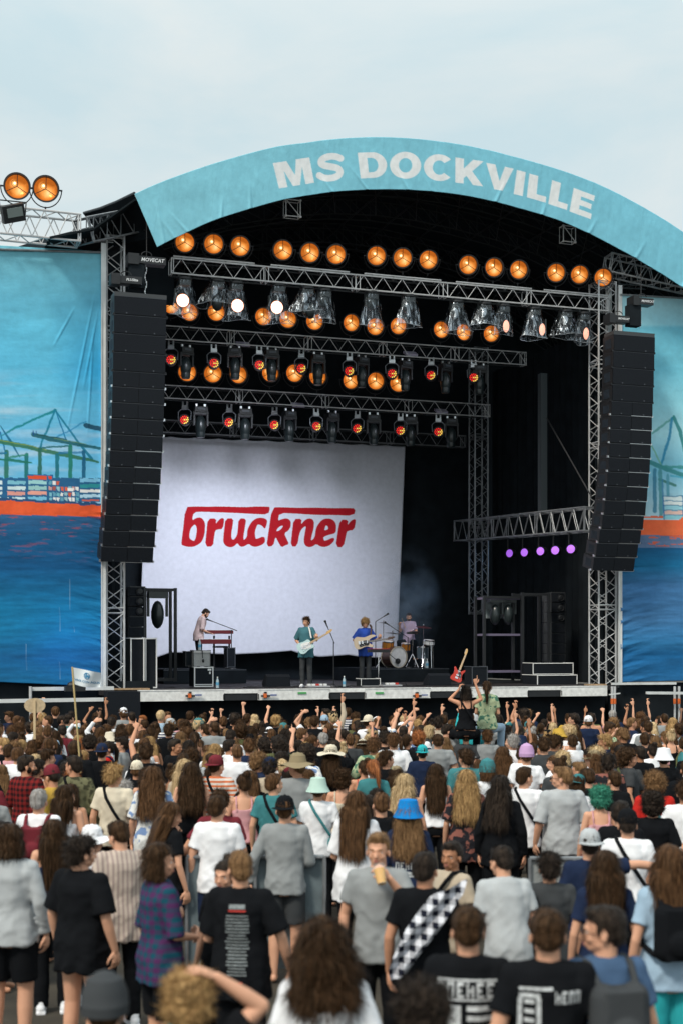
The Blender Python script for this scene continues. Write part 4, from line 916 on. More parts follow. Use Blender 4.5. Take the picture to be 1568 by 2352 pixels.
class VN:
    "trilinear value noise on arrays"
    G = np.random.RandomState(11).rand(32, 32, 32)*2-1
    @staticmethod
    def at(P):
        i = np.floor(P).astype(int); f = P-i; f = f*f*(3-2*f); out = 0; G = VN.G
        for dx in (0, 1):
            for dy in (0, 1):
                for dz in (0, 1):
                    w_ = (f[:, 0] if dx else 1-f[:, 0])*(f[:, 1] if dy else 1-f[:, 1])*(f[:, 2] if dz else 1-f[:, 2])
                    out = out+w_*G[(i[:, 0]+dx) % 32, (i[:, 1]+dy) % 32, (i[:, 2]+dz) % 32]
        return out
def displace(me, fn):
    P = verts_np(me); Nn = norms_np(me); P = P+Nn*fn(P)[:, None]; me.vertices.foreach_set('co', P.astype(np.float32).reshape(-1)); me.update()
def bendmat(lean, z0=1.0):
    return Matrix.Translation((0,0,z0)) @ Matrix.Rotation(-lean, 4, 'X') @ Matrix.Translation((0,0,-z0))
def bend_pts(P, lean, twist=0):
    if not lean and not twist: return P
    out = P.copy(); z = P[:, 2]; k = np.clip((z-.92)/.28, 0, 1); k = k*k*(3-2*k)
    a = lean*k; y = P[:, 1]; zz = z-1.0
    out[:, 1] = y*np.cos(a)+zz*np.sin(a); out[:, 2] = np.where(k > 0, -y*np.sin(a)+zz*np.cos(a)+1.0, z); return out
def bend_mesh(me, lean):
    if lean: P = bend_pts(verts_np(me).astype(float), lean); me.vertices.foreach_set('co', P.astype(np.float32).reshape(-1)); me.update()
PIV = Vector((0, -.012, 1.515))
def hand(m, wpos, d, pn, mode, thumb_side):
    d = d.normalized(); pn = (pn-d*pn.dot(d)).normalized(); s = d.cross(pn).normalized()
    M = Matrix((s, d, pn)).transposed()
    m.ball(wpos+d*.05, (.041, .055, .017), 12, M); m.ball(wpos+d*.085, (.040, .020, .013), 10, M)
    bends = {'relaxed': (28, 45), 'open': (4, 8), 'fist': (80, 100), 'hold': (50, 60), 'point': (85, 100)}[mode]
    for i in range(4):
        b0, b1 = bends
        if mode == 'point' and i == (0 if thumb_side > 0 else 3): b0, b1 = 3, 5
        sp = (-.0315+.021*i)
        base = wpos+d*.088+s*sp; ln = (.040, .046, .044, .034)[i if thumb_side > 0 else 3-i]
        fan = s*(sp*(1.6 if mode == 'open' else .4))
        d0 = (d*math.cos(R(b0))+pn*math.sin(R(b0))+fan*3).normalized(); d1 = (d*math.cos(R(b0+b1*.8))+pn*math.sin(R(b0+b1*.8))+fan*2).normalized()
        k = base+d0*ln; e_ = k+d1*ln*.9
        caps(m, base-d*.01, .0105, k, .0095, 8); caps(m, k, .0095, e_, .0080, 8)
    tb = wpos+d*.025-s*thumb_side*.030; td = (d*.75-s*thumb_side*.65+pn*.25).normalized(); tk = tb+td*.045; te = tk+(d*.9-s*thumb_side*.1+pn*.4).normalized()*.036
    caps(m, tb, .014, tk, .0115, 8); caps(m, tk, .0115, te, .0095, 8)
def V3(*a): return Vector(a)
# arm poses: elbow, wrist, hand direction, palm normal, hand mode  (right side; x mirrored for the left)
ARM = {
 'down': ((.265,-.03,1.155), (.285,.045,.905), (.03,.12,-1), (-1,.1,0), 'relaxed'),
 'out': ((.31,-.03,1.17), (.36,.07,.93), (.1,.2,-1), (-1,.2,0), 'relaxed'),
 'cup': ((.27,-.02,1.16), (.13,.25,1.20), (-.45,.8,.35), (-1,-.2,.2), 'hold'),
 'drink': ((.27,.10,1.22), (.09,.23,1.46), (-.5,.1,.5), (-.9,-.6,.2), 'hold'),
 'front': ((.25,.02,1.14), (.09,.24,1.09), (-.8,.5,.1), (0,-1,.1), 'relaxed'),
 'phone': ((.25,.14,1.28), (.12,.32,1.42), (-.3,.35,.8), (-.7,-.7,0), 'hold'),
 'clap': ((.24,.12,1.22), (.06,.28,1.36), (-.2,.4,.9), (-1,0,0), 'open'),
 'up': ((.25,.06,1.68), (.22,.12,1.93), (.05,.1,1), (0,1,0), 'open'),
 'upwide': ((.42,.02,1.60), (.44,.08,1.86), (.1,.1,1), (0,1,0), 'open'),
 'wave': ((.36,.10,1.52), (.27,.16,1.77), (-.15,.1,1), (0,1,0), 'open'),
 'crook': ((.33,.14,1.56), (.16,.20,1.78), (-.5,.2,.8), (-.3,.9,0), 'relaxed'),
 'fist': ((.25,.06,1.66), (.20,.10,1.91), (0,0,1), (0,1,0), 'fist'),
 'point': ((.24,.12,1.64), (.18,.26,1.86), (-.1,.4,.8), (0,.8,-.4), 'point'),
 'over': ((.34,.04,1.66), (.16,.05,1.86), (-.9,.2,.3), (0,1,-.3), 'relaxed'),
 'head': ((.34,.05,1.60), (.13,-.02,1.74), (-.6,-.2,.3), (-.6,0,-.8), 'relaxed'),
 'side': ((.46,.02,1.45), (.72,.06,1.42), (1,.1,-.1), (0,-.3,-1), 'relaxed'),
 'hip': ((.38,-.08,1.17), (.22,.04,1.03), (-.7,.4,-.3), (-.4,-.9,0), 'relaxed'),
 'shoulder': ((.31,.15,1.30), (.10,.14,1.46), (-.6,-.3,.3), (-.3,-.6,-.6), 'relaxed'),
 'strum': ((.33,-.10,1.17), (.14,.20,1.06), (-.6,.35,-.15), (-.1,-1,0), 'relaxed'),
 'fret': ((.32,.02,1.17), (.38,.26,1.20), (.1,.45,.55), (-.2,-.9,.3), 'hold'),
 'keys': ((.24,.04,1.13), (.17,.30,1.06), (-.1,1,-.2), (0,-.2,-1), 'relaxed'),
 'stick': ((.27,.06,1.14), (.15,.30,1.16), (-.2,.9,.3), (0,-.2,-1), 'hold'),
 'stickup': ((.29,.08,1.16), (.26,.24,1.36), (-.1,.3,.9), (-.4,.6,0), 'hold'),
 'hold_high': ((.37,.08,1.60), (.10,.10,1.85), (-.2,.1,1), (-1,.2,0), 'hold'),
}
def arm_pts(a, side, fem):
    e_, w_, d_, n_, md = ARM[a] if isinstance(a, str) else a
    f = (.84 if fem else .92); mx = lambda p: Vector((p[0]*side*(f if p[0] > .2 else (1+f)/2), p[1], p[2]))
    return mx(e_), mx(w_), Vector((d_[0]*side, d_[1], d_[2])), Vector((n_[0]*side, n_[1], n_[2])), md
def head_prims(M, fem):
    m = MB(); b = lambda c, r, n=16: m.ball(c, r, n)
    b((0,-.005,.135), (.077,.097,.088), 20); b((0,.030,.085), (.060,.068,.092), 18); b((0,.058,.028), (.036 if fem else .042,.032,.026)); b((0,.02,.045), (.056 if fem else .062,.055,.04))
    b((0,.090,.118), (.05,.018,.012)); caps(m, Vector((0,.100,.10)), .009, Vector((0,.116,.072)), .0125, 10); b((0,.104,.068), (.018,.012,.009), 10)
    b((0,.094,.046), (.023,.012,.006), 10); b((0,.092,.036), (.020,.012,.007), 10)
    for sx in (-1, 1): b((sx*.080,.002,.085), (.010,.020,.030), 10); b((sx*.030,.088,.092), (.014,.012,.010), 10); b((sx*.040,.072,.070), (.020,.02,.018), 10)
    m.v = [tuple(M @ Vector(v)) for v in m.v]; return m
def head_matrix(yaw, pitch, roll, lean):
    return bendmat(lean) @ Matrix.Translation(PIV) @ Euler((R(pitch), R(roll), R(yaw))).to_matrix().to_4x4() if lean else Matrix.Translation(PIV) @ Euler((R(pitch), R(roll), R(yaw))).to_matrix().to_4x4()
SHLD = 1.43
def stance(seated=False, wide=.1):
    if seated: return [(Vector((s*.09,0,.86)), Vector((s*.24,.40,.86)), Vector((s*.22,.42,.40))) for s in (-1, 1)]
    return [(Vector((s*.088,0,.90)), Vector((s*wide*1.02,.02,.49)), Vector((s*(wide+.005),-.02,.085))) for s in (-1, 1)]
BODIES = {}
def body_mesh(la, ra, yaw=0, pitch=0, fem=False, lean=0, seated=False, voxel=.0078, heavy=0, roll=0):
    key = (str(la), str(ra), yaw, pitch, fem, lean, seated, heavy, roll)
    key = (LOW[0],)+key
    if key in BODIES: return BODIES[key]
    sw = .80 if fem else .90; m = MB()
    hip = 1.06 if fem else 1.0; wst = (.84 if fem else 1.0)*(1+.25*heavy)
    loft(m, [(.82,.10*hip,.09,-.0),(.88,.155*hip,.118,0),(.95,.168*hip,.122,0),(1.04,.150*wst*1.02,.112*(1+.3*heavy),.005),(1.13,.138*wst,.102*(1+.3*heavy),.005),(1.24,.156*sw,.115,.005),(1.33,.172*sw,.118,.004),(1.40,.170*sw,.098,.0),(1.445,.135*sw,.078,-.006),(1.475,.075,.062,-.008),(1.50,.056,.056,-.010)], sq=2.2)
    if fem:
        for s in (-1, 1): m.ball((s*.075,.085,1.27), (.062,.055,.062), 14)
    for s in (-1, 1): caps(m, Vector((s*.03,-.015,1.45)), .040, Vector((s*.15*sw,-.012,1.425)), .050)
    hm = Matrix.Translation(PIV) @ Euler((R(pitch), R(roll), R(yaw))).to_matrix().to_4x4()
    caps(m, Vector((0,-.012,1.42)), .058*(.9 if fem else 1.04), hm @ Vector((0,-.01,.06)), .052*(.9 if fem else 1.04), 16)
    hp = head_prims(hm, fem); m.add(hp.v, hp.f)
    for s, a in ((-1, la), (1, ra)):
        e_, w_, hd, hn, md = arm_pts(a, s, fem); sh = Vector((s*.180*sw, -.008, SHLD)); k = .86 if fem else 1.0
        up = max(0, (e_.z-1.4))*.25; sh.z += up*.3; sh.x -= s*up*.3
        caps(m, sh, .056*k, sh+(e_-sh)*.45, .047*k); caps(m, sh+(e_-sh)*.45, .047*k, e_, .037*k); caps(m, e_, .038*k, e_+(w_-e_)*.35, .038*k); caps(m, e_+(w_-e_)*.35, .038*k, w_, .025*k, 12)
        hand(m, w_, hd, hn, md, 1 if s > 0 else -1)
    for (h_, kn, an) in stance(seated):
        caps(m, h_, .088*hip, kn, .056); caps(m, kn, .056, kn+(an-kn)*.35, .055); caps(m, kn+(an-kn)*.35, .055, an, .036)
        caps(m, an+Vector((0,-.02,-.035)), .036, an+Vector((0,.12,-.05)), .030, 10)
    me = build_voxel(m, voxel, 2, 'body'); bend_mesh(me, R(lean)); me.materials.append(None)
    BODIES[key] = me; return me
TOPS = {}
def top_mesh(kind, la, ra, fem=False, lean=0, heavy=0):
    key = (kind, str(la), str(ra), fem, lean, heavy)
    key = (LOW[0],)+key
    if key in TOPS: return TOPS[key]
    sw = .82 if fem else .91; m = MB(); g_ = 1+.22*heavy
    hem = {'tee': .84, 'long': .84, 'over': .74, 'tank': .95, 'crop': 1.06, 'jacket': .80, 'dress': .62, 'shirt': .80}[kind]
    lo = {'tee': .93, 'long': .96, 'over': 1.06, 'tank': .88, 'crop': .88, 'jacket': 1.04, 'dress': .97, 'shirt': .99}[kind]
    fw = .9 if fem else 1.0
    S_ = [(hem-.004,.180*g_,.138*g_,0),(hem,.198*max(lo,.97)*g_*(1.02 if fem else 1),.153*max(lo,.97)*g_,0),(.98 if hem < .95 else hem+.04,.190*max(lo,.96)*g_*(1.02 if fem else 1),.149*max(lo,.96)*g_,0),(1.12 if hem < 1.05 else hem+.07,.172*lo*g_*fw,.130*lo*g_,.004),(1.25,.184*lo*sw,.134*lo*(1+.4*heavy),.004)]
    if kind in ('tank', 'crop'):
        S_ += [(1.30,.176*sw,.124,.004),(1.335,.165*sw,.12,.002)]
        loft(m, S_, sq=2.3)
        for s in (-1, 1):
            pts = [Vector((s*.088,-.108,1.32)), Vector((s*.09,-.095,1.40)), Vector((s*.088,-.04,1.475)), Vector((s*.085,.04,1.47)), Vector((s*.085,.095,1.40)), Vector((s*.085,.118,1.31))]
            for a, b in zip(pts[:-1], pts[1:]): caps(m, a, .012, b, .012, 8)
    else:
        S_ += [(1.345,.198*lo*sw*.98,.136*lo,.0),(1.405,.190*lo*sw*.98,.122*lo,-.004),(1.452,.150*sw*1.02,.100,-.01),(1.484,.094,.082,-.012),(1.500,.068,.068,-.014)]
        loft(m, S_, sq=2.3)
        for s in (-1, 1): caps(m, Vector((s*.045,-.014,1.452)), .056, Vector((s*.165*sw,-.01,1.415)), .070); caps(m, Vector((s*.145*sw,-.01,1.38)), .085, Vector((s*.125*sw,0,1.20)), .075)
        for s, a in ((-1, la), (1, ra)):
            e_, w_, hd, hn, md = arm_pts(a, s, fem); sh = Vector((s*.176*sw, -.008, SHLD-.004)); k = (.90 if fem else 1.0)*(1.08 if kind in ('over','jacket') else 1)
            up = max(0, (e_.z-1.4))*.25; sh.z += up*.3; sh.x -= s*up*.3
            m.ball(sh, .066*k, 16)
            if kind in ('long', 'jacket'):
                m.tube(sh, e_, .068*k, .056*k, 16); m.ball(e_, .055*k, 14); m.tube(e_, e_+(w_-e_)*.95, .055*k, .042*k, 16)
            elif kind == 'shirt':
                m.tube(sh, e_+(e_-sh)*.04, .070*k, .066*k, 16)
            else:
                f = {'tee': .66, 'over': .88, 'dress': .5}[kind]; m.tube(sh, sh+(e_-sh)*f, .066*k, .068*k if kind != 'over' else .076*k, 16)
    me = build_voxel(m, .011, 2, 'top')
    # folds: vertical hang, drag lines from the armpits and a bunched hem
    def fn(P):
        v = .0045*VN.at(P*np.array([9,9,3.5])+3.3)+.0035*VN.at(P*np.array([16,16,26])+9)*np.clip((1.15-P[:,2])/.25, .25, 1)
        v += .0045*VN.at(np.stack([P[:,0]*6+P[:,2]*14, P[:,1]*8, P[:,2]*9-np.abs(P[:,0])*16], 1)+5)
        rg = lambda Q: (1-np.abs(VN.at(Q))*2.2)
        v += .0042*np.clip(rg(np.stack([P[:,0]*7+P[:,2]*5, P[:,1]*7, P[:,2]*7-P[:,0]*9], 1)+21), -.3, 1)*np.clip((1.42-P[:,2])/.2, 0, 1)
        v += .004*np.clip(rg(np.stack([P[:,0]*9-P[:,2]*7, P[:,1]*9, P[:,2]*12+np.abs(P[:,0])*8], 1)+47), -.3, 1)*np.clip((1.3-P[:,2])/.2, .2, 1)
        v += .012*lo*np.clip((1.0-P[:,2])/.3, 0, 1)*np.sin(np.arctan2(P[:,1], P[:,0])*7+VN.at(P*4)*2)*(.4 if kind in ('tee','shirt') else .9)
        return v
    displace(me, fn)
    bend_mesh(me, R(lean)); me.materials.append(None); TOPS[key] = me; return me
BOTS = {}
def bottom_mesh(kind, fem=False, seated=False):
    key = (kind, fem, seated)
    key = (LOW[0],)+key
    if key in BOTS: return BOTS[key]
    m = MB(); hip = 1.05 if fem else 1.0
    loft(m, [(.84,.145*hip,.112,0),(.90,.166*hip,.124,0),(.98,.162*hip,.120,0),(1.02,.145,.108,.004)], sq=2.2)
    if kind == 'skirt':
        loft(m, [(.56,.23,.20,.0),(.70,.215,.175,0),(.86,.185,.145,0),(.98,.172,.13,0)])
    else:
        for (h_, kn, an) in stance(seated):
            if kind == 'shorts': m.ball(h_, .098*hip, 14); m.tube(h_, h_+(kn-h_)*.84, .098*hip, .092, 16)
            else:
                r1 = {'trousers': (.074, .064), 'tight': (.066, .050), 'baggy': (.095, .10)}[kind]
                caps(m, h_, .097*hip, kn, r1[0]); m.tube(kn, an+Vector((0,0,-.03)), r1[0], r1[1], 16)
    me = build_voxel(m, .012, 2, 'bottom')
    displace(me, lambda P: .005*VN.at(P*np.array([10,10,9])+1)+.004*VN.at(P*np.array([14,14,26])+7)*np.clip((.6-P[:,2])*4, .3, 1))
    me.materials.append(None); BOTS[key] = me; return me
SHOES = {}
def shoe_mesh(side, boot=False):
    key = (side, boot)
    if key in SHOES: return SHOES[key]
    m = MB(); x = side*.105; caps(m, Vector((x,-.06,.05)), .042, Vector((x,.09,.042)), .040, 12); m.ball((x,.13,.036), (.046,.06,.032), 12); m.box((x,.035,.012), (.09,.27,.024))
    m.tube((x,-.03,.05), (x,-.03,.30 if boot else .12), .052, .05, 14)
    me = build_voxel(m, .011, 1, 'shoe'); me.materials.append(None); SHOES[key] = me; return me
HAIRM = {}
def hair_mesh(kind, seed=0):
    key = (LOW[0], kind, seed)
    if key in HAIRM: return HAIRM[key]
    m = MB(); rr = random.Random(seed*31+len(kind)); b = lambda c, r, n=18: m.ball(c, r, n)
    amp, ntuft, tl, curl, grav = .004, 240, .03, .3, .5
    if kind == 'short':
        b((0,-.012,.150), (.085,.100,.086)); b((0,-.045,.10), (.074,.066,.070)); b((0,.045,.200), (.060,.050,.030)); amp = .006; ntuft = 420; tl = .028
    elif kind == 'buzz':
        b((0,-.012,.146), (.0805,.0985,.084)); b((0,-.045,.10), (.072,.064,.068)); amp = .0015; ntuft = 0
    elif kind == 'messy':
        b((0,-.012,.152), (.094,.108,.094)); b((0,-.05,.10), (.082,.070,.078)); b((0,.055,.195), (.07,.05,.035)); amp = .012; ntuft = 700; tl = .055; curl = .9
    elif kind == 'curly':
        b((0,-.015,.155), (.112,.120,.108)); b((0,-.045,.09), (.105,.085,.090)); amp = .016; ntuft = 1000; tl = .05; curl = 1.4; grav = .1
    elif kind == 'afro':
        b((0,-.02,.16), (.135,.140,.130)); b((0,-.05,.09), (.115,.09,.09)); amp = .014; ntuft = 1200; tl = .04; curl = 1.6; grav = 0
    elif kind == 'bob':
        b((0,-.012,.150), (.096,.108,.092)); b((0,-.035,.06), (.108,.085,.100)); b((-.07,.005,.05), (.035,.07,.085)); b((.07,.005,.05), (.035,.07,.085)); amp = .008; ntuft = 600; tl = .06
    elif kind in ('long', 'wavy'):
        wv = kind == 'wavy'; b((0,-.012,.150), (.095,.107,.092)); b((0,-.045,.05), (.105 if wv else .098,.075,.11)); L_ = -.34 if not wv else -.28
        for i in range(7):
            x = -.09+.03*i; caps(m, Vector((x,-.075,.06)), .042, Vector((x*(1.35 if wv else 1.05)+rr.uniform(-.01,.01),-.115+.02*abs(x)*10-.02,L_+rr.uniform(-.03,.04)+abs(x)*.5)), .032 if wv else .024, 10)
        for s in (-1, 1): caps(m, Vector((s*.088,.0,.10)), .030, Vector((s*.118,-.035,-.10)), .028, 10)
        amp = .008 if wv else .004; ntuft = 1300; tl = .10; curl = .8 if wv else .15; grav = 1.4
    elif kind == 'big':
        b((0,-.02,.150), (.115,.118,.105)); b((0,-.05,.03), (.155,.10,.14)); b((0,-.06,-.09), (.165,.085,.12)); b((-.10,.0,.02), (.05,.07,.12)); b((.10,.0,.02), (.05,.07,.12)); amp = .014; ntuft = 1800; tl = .08; curl = 1.0; grav = .9
    elif kind == 'ponytail':
        b((0,-.012,.148), (.086,.101,.086)); b((0,-.045,.10), (.076,.066,.072)); b((0,-.115,.165), (.03,.03,.03)); caps(m, Vector((0,-.125,.165)), .026, Vector((0,-.165,.06)), .036, 12); caps(m, Vector((0,-.165,.06)), .036, Vector((.01,-.15,-.15)), .016, 12); amp = .005; ntuft = 500; tl = .07; grav = 1.2
    elif kind == 'bun':
        b((0,-.012,.148), (.087,.102,.087)); b((0,-.045,.10), (.077,.067,.074)); b((0,-.075,.235), (.048,.046,.042)); amp = .006; ntuft = 420; tl = .035
    # keep the face clear: cut by a scoop done on vertices
    me = build_voxel(m, .0085, 2, 'hair')
    P = verts_np(me).astype(float)
    fz = {'afro': .155, 'curly': .15}.get(kind, .165); inside = (P[:, 1] > .035) & (P[:, 2] < fz+.0)
    # pull front-low vertices back towards the ears so the forehead and face stay bare
    k = np.clip((P[:, 1]-.03)/.03, 0, 1)*np.clip((fz-P[:, 2])/.03, 0, 1); P[:, 1] = P[:, 1]*(1-k)+(.02)*k
    if kind in ('short','buzz','messy','ponytail','bun'):
        k2 = np.clip((.075-P[:, 2])/.03, 0, 1)*np.clip((P[:, 1]+.045)/.03, 0, 1); P[:, 0] *= (1-.14*k2); P[:, 1] -= .02*k2
    me.vertices.foreach_set('co', P.astype(np.float32).reshape(-1)); me.update()
    sx = 34 if kind not in ('curly','afro') else 42; sz = 7 if kind not in ('curly','afro','messy') else 34
    displace(me, lambda P: amp*(VN.at(P*np.array([sx,sx,sz])+seed)+.6*VN.at(P*np.array([sx*2.2,sx*2.2,sz*1.5])+seed)))
    ntuft = ntuft*3 if LOW[0] < 1.2 else (ntuft*2 if LOW[0] < 1.5 else ntuft//3)
    if ntuft:
        P = verts_np(me); Nn = norms_np(me); nv = len(P); vs, fs = [], []; base = nv
        for _ in range(ntuft):
            i = rr.randrange(nv); p = Vector(P[i]); n_ = Vector(Nn[i])
            if n_.z < -.5 or (p.y > .03 and p.z < .17): continue
            dn = Vector((0,-.3,-1)); t = (dn-n_*dn.dot(n_)); t = t.normalized() if t.length > .01 else n_.orthogonal()
            d_ = (t*grav+n_*.35+Vector((rr.uniform(-1,1), rr.uniform(-1,1), rr.uniform(-1,1)))*curl*.6).normalized(); sdv = d_.cross(n_).normalized()*rr.uniform(.0016,.0042)*(1.8 if LOW[0] > 1.5 else 1); ln = tl*rr.uniform(.6,1.4); q = p-n_*.006; row = []
            for s_ in range(4):
                w_ = sdv*(1-s_/3.2); row.append((q-w_, q+w_)); q = q+d_*ln/3; d_ = (d_+Vector((rr.uniform(-1,1)*curl*.5, rr.uniform(-1,1)*curl*.5, -.25*grav))).normalized()
            o = base+len(vs)
            for a, c in row: vs += [a, c]
            fs += [(o+2*j, o+2*j+1, o+2*j+3, o+2*j+2) for j in range(3)]
        pv = [tuple(v) for v in P]+[tuple(v) for v in vs]; pf = [tuple(p.vertices) for p in me.polygons]+fs
        m2 = bpy.data.meshes.new('hair'); m2.from_pydata(pv, [], pf); m2.polygons.foreach_set('use_smooth', [True]*len(pf)); me = m2
    me.materials.append(None); HAIRM[key] = me; return me
HATM = {}
def hat_mesh(kind):
    if kind in HATM: return HATM[kind]
    m = MB(); T = Matrix.Translation
    if kind in ('cap', 'backcap'):
        s = 1 if kind == 'cap' else -1
        m.lathe([(.001,.250),(.045,.244),(.076,.218),(.091,.175),(.096,.135),(.094,.128),(.088,.165),(.03,.235),(.001,.24)], 22, T((0,-.01,0)) @ Matrix.Diagonal((.95,1.08,1,1)))
        for i in range(8):
            a0, a1 = R(-62+124*i/8), R(-62+124*(i+1)/8)
            o = len(m.v)
            for zz in (.142,.136):
                for a, rr_ in ((a0,.09),(a1,.09),(a1,.165-.03*abs(math.sin(a1))),(a0,.165-.03*abs(math.sin(a0)))): m.v.append((rr_*math.sin(a)*.95, s*rr_*math.cos(a)*1.05-.01, zz-.15*max(0,rr_-.09)))
            m.f += [(o,o+1,o+2,o+3),(o+7,o+6,o+5,o+4),(o+2,o+6,o+7,o+3),(o,o+4,o+5,o+1)]; m.m += [0]*4
        m.ball((0,-.01,.250), .008, 8)
    elif kind == 'bucket':
        m.lathe([(.001,.268),(.075,.264),(.088,.25),(.103,.155),(.106,.15),(.150,.095),(.152,.098),(.112,.165),(.09,.26),(.001,.276)], 26, T((0,-.01,0)) @ Matrix.Diagonal((.97,1.1,1,1)))
    elif kind == 'beanie':
        m.lathe([(.001,.285),(.04,.278),(.08,.245),(.100,.19),(.105,.13),(.103,.10),(.108,.10),(.111,.145),(.107,.15),(.106,.19),(.08,.253),(.001,.292)], 26, T((0,-.015,0)) @ Matrix.Diagonal((.96,1.06,1,1)))
    elif kind == 'sunhat':
        m.lathe([(.001,.280),(.06,.274),(.092,.24),(.104,.165),(.12,.155),(.175,.145),(.215,.128),(.216,.132),(.17,.152),(.11,.17),(.09,.25),(.001,.287)], 30, T((0,-.01,0)))
        o = 0
        m.v = [(v[0], v[1], v[2]+.018*math.sin(3*math.atan2(v[1], v[0]))*max(0, math.hypot(v[0], v[1])-.11)/.1) for v in m.v]
    me = m.mesh('hat', [None], (0,0,0), True); HATM[kind] = me; return me
# cloth, skin and hair materials with real variation of their own
def cmat(name, c, pat=None, c2=None, rough=.9, sc=1.0):
    if name in MATS: return MATS[name]
    m = mat(name, c, rough, noise_amt=.06, nscale=9, bump=.15, bscale=160, spec=.08)
    if pat:
        n = m.node_tree.nodes; l = m.node_tree.links; b = n['Principled BSDF']; t = [q for q in n if q.bl_idname == 'ShaderNodeTexCoord'][0]
        if pat in ('stripe', 'plaid', 'vstripe'):
            def wave(axis, s_, th):
                wv = n.new('ShaderNodeTexWave'); wv.bands_direction = axis; wv.inputs['Scale'].default_value = s_; wv.inputs['Distortion'].default_value = .25; l.new(t.outputs['Object'], wv.inputs[0])
                g_ = n.new('ShaderNodeMath'); g_.operation = 'GREATER_THAN'; g_.inputs[1].default_value = th; l.new(wv.outputs['Fac'], g_.inputs[0]); return g_
            if pat == 'stripe': f = wave('Z', 6*sc, .55).outputs[0]
            elif pat == 'vstripe': f = wave('X', 8*sc, .6).outputs[0]
            else:
                a, d_ = wave('Z', 5*sc, .5), wave('X', 5*sc, .5); ad = n.new('ShaderNodeMath'); ad.operation = 'ADD'; l.new(a.outputs[0], ad.inputs[0]); l.new(d_.outputs[0], ad.inputs[1]); dv = n.new('ShaderNodeMath'); dv.operation = 'MULTIPLY'; dv.inputs[1].default_value = .5; l.new(ad.outputs[0], dv.inputs[0]); f = dv.outputs[0]
        else:
            nn = n.new('ShaderNodeTexNoise'); nn.inputs['Scale'].default_value = {'flower': 13, 'camo': 8, 'blotch': 5}[pat]*sc; l.new(t.outputs['Object'], nn.inputs[0]); g_ = n.new('ShaderNodeMapRange'); g_.inputs['From Min'].default_value = .53; g_.inputs['From Max'].default_value = .57; l.new(nn.outputs[0], g_.inputs[0]); f = g_.outputs[0]
        mx_ = n.new('ShaderNodeMixRGB'); mx_.inputs[1].default_value = (*c, 1); mx_.inputs[2].default_value = (*c2, 1); l.new(f, mx_.inputs[0]); l.new(mx_.outputs[0], b.inputs['Base Color'])
    return m
def hmat(name, c, c2):
    if name in MATS: return MATS[name]
    m = mat(name, c, .5, spec=.22, bump=.5, bscale=90); m.node_tree.nodes['Principled BSDF'].inputs['Specular Tint'].default_value = (1,.72,.5,1); n = m.node_tree.nodes; l = m.node_tree.links; b = n['Principled BSDF']; t = [q for q in n if q.bl_idname == 'ShaderNodeTexCoord'][0]
    mp_ = n.new('ShaderNodeMapping'); mp_.inputs['Scale'].default_value = (55,55,7); l.new(t.outputs['Object'], mp_.inputs[0]); nn = n.new('ShaderNodeTexNoise'); nn.inputs['Scale'].default_value = 1; nn.inputs['Detail'].default_value = 4; l.new(mp_.outputs[0], nn.inputs[0])
    cr_ = n.new('ShaderNodeValToRGB'); cr_.color_ramp.elements[0].position = .35; cr_.color_ramp.elements[0].color = (*c, 1); cr_.color_ramp.elements[1].position = .65; cr_.color_ramp.elements[1].color = (*c2, 1); l.new(nn.outputs[0], cr_.inputs[0]); l.new(cr_.outputs[0], b.inputs['Base Color']); return m
HAIRC = {'black': hmat('black hair', (.008,.007,.007), (.025,.02,.018)), 'dark brown': hmat('dark brown hair', (.012,.007,.004), (.058,.030,.015)), 'brown': hmat('brown hair', (.028,.014,.007), (.135,.068,.032)),
 'light brown': hmat('light brown hair', (.08,.043,.02), (.26,.15,.072)), 'dark blond': hmat('dark blond hair', (.18,.105,.045), (.50,.32,.14)), 'blond': hmat('blond hair', (.34,.23,.11), (.68,.52,.31)),
 'ginger': hmat('ginger hair', (.16,.05,.018), (.38,.14,.05)), 'grey': hmat('grey hair', (.2,.19,.18), (.42,.41,.40)), 'green': hmat('green hair', (.01,.12,.08), (.06,.30,.21))}
SKINS = [mat('skin fair', (.64,.345,.225), .55, noise_amt=.05, spec=.3), mat('skin warm', (.54,.27,.165), .55, noise_amt=.05, spec=.3), mat('skin tan', (.40,.19,.105), .55, noise_amt=.05, spec=.3), mat('skin brown', (.17,.085,.05), .5, noise_amt=.05, spec=.3)]
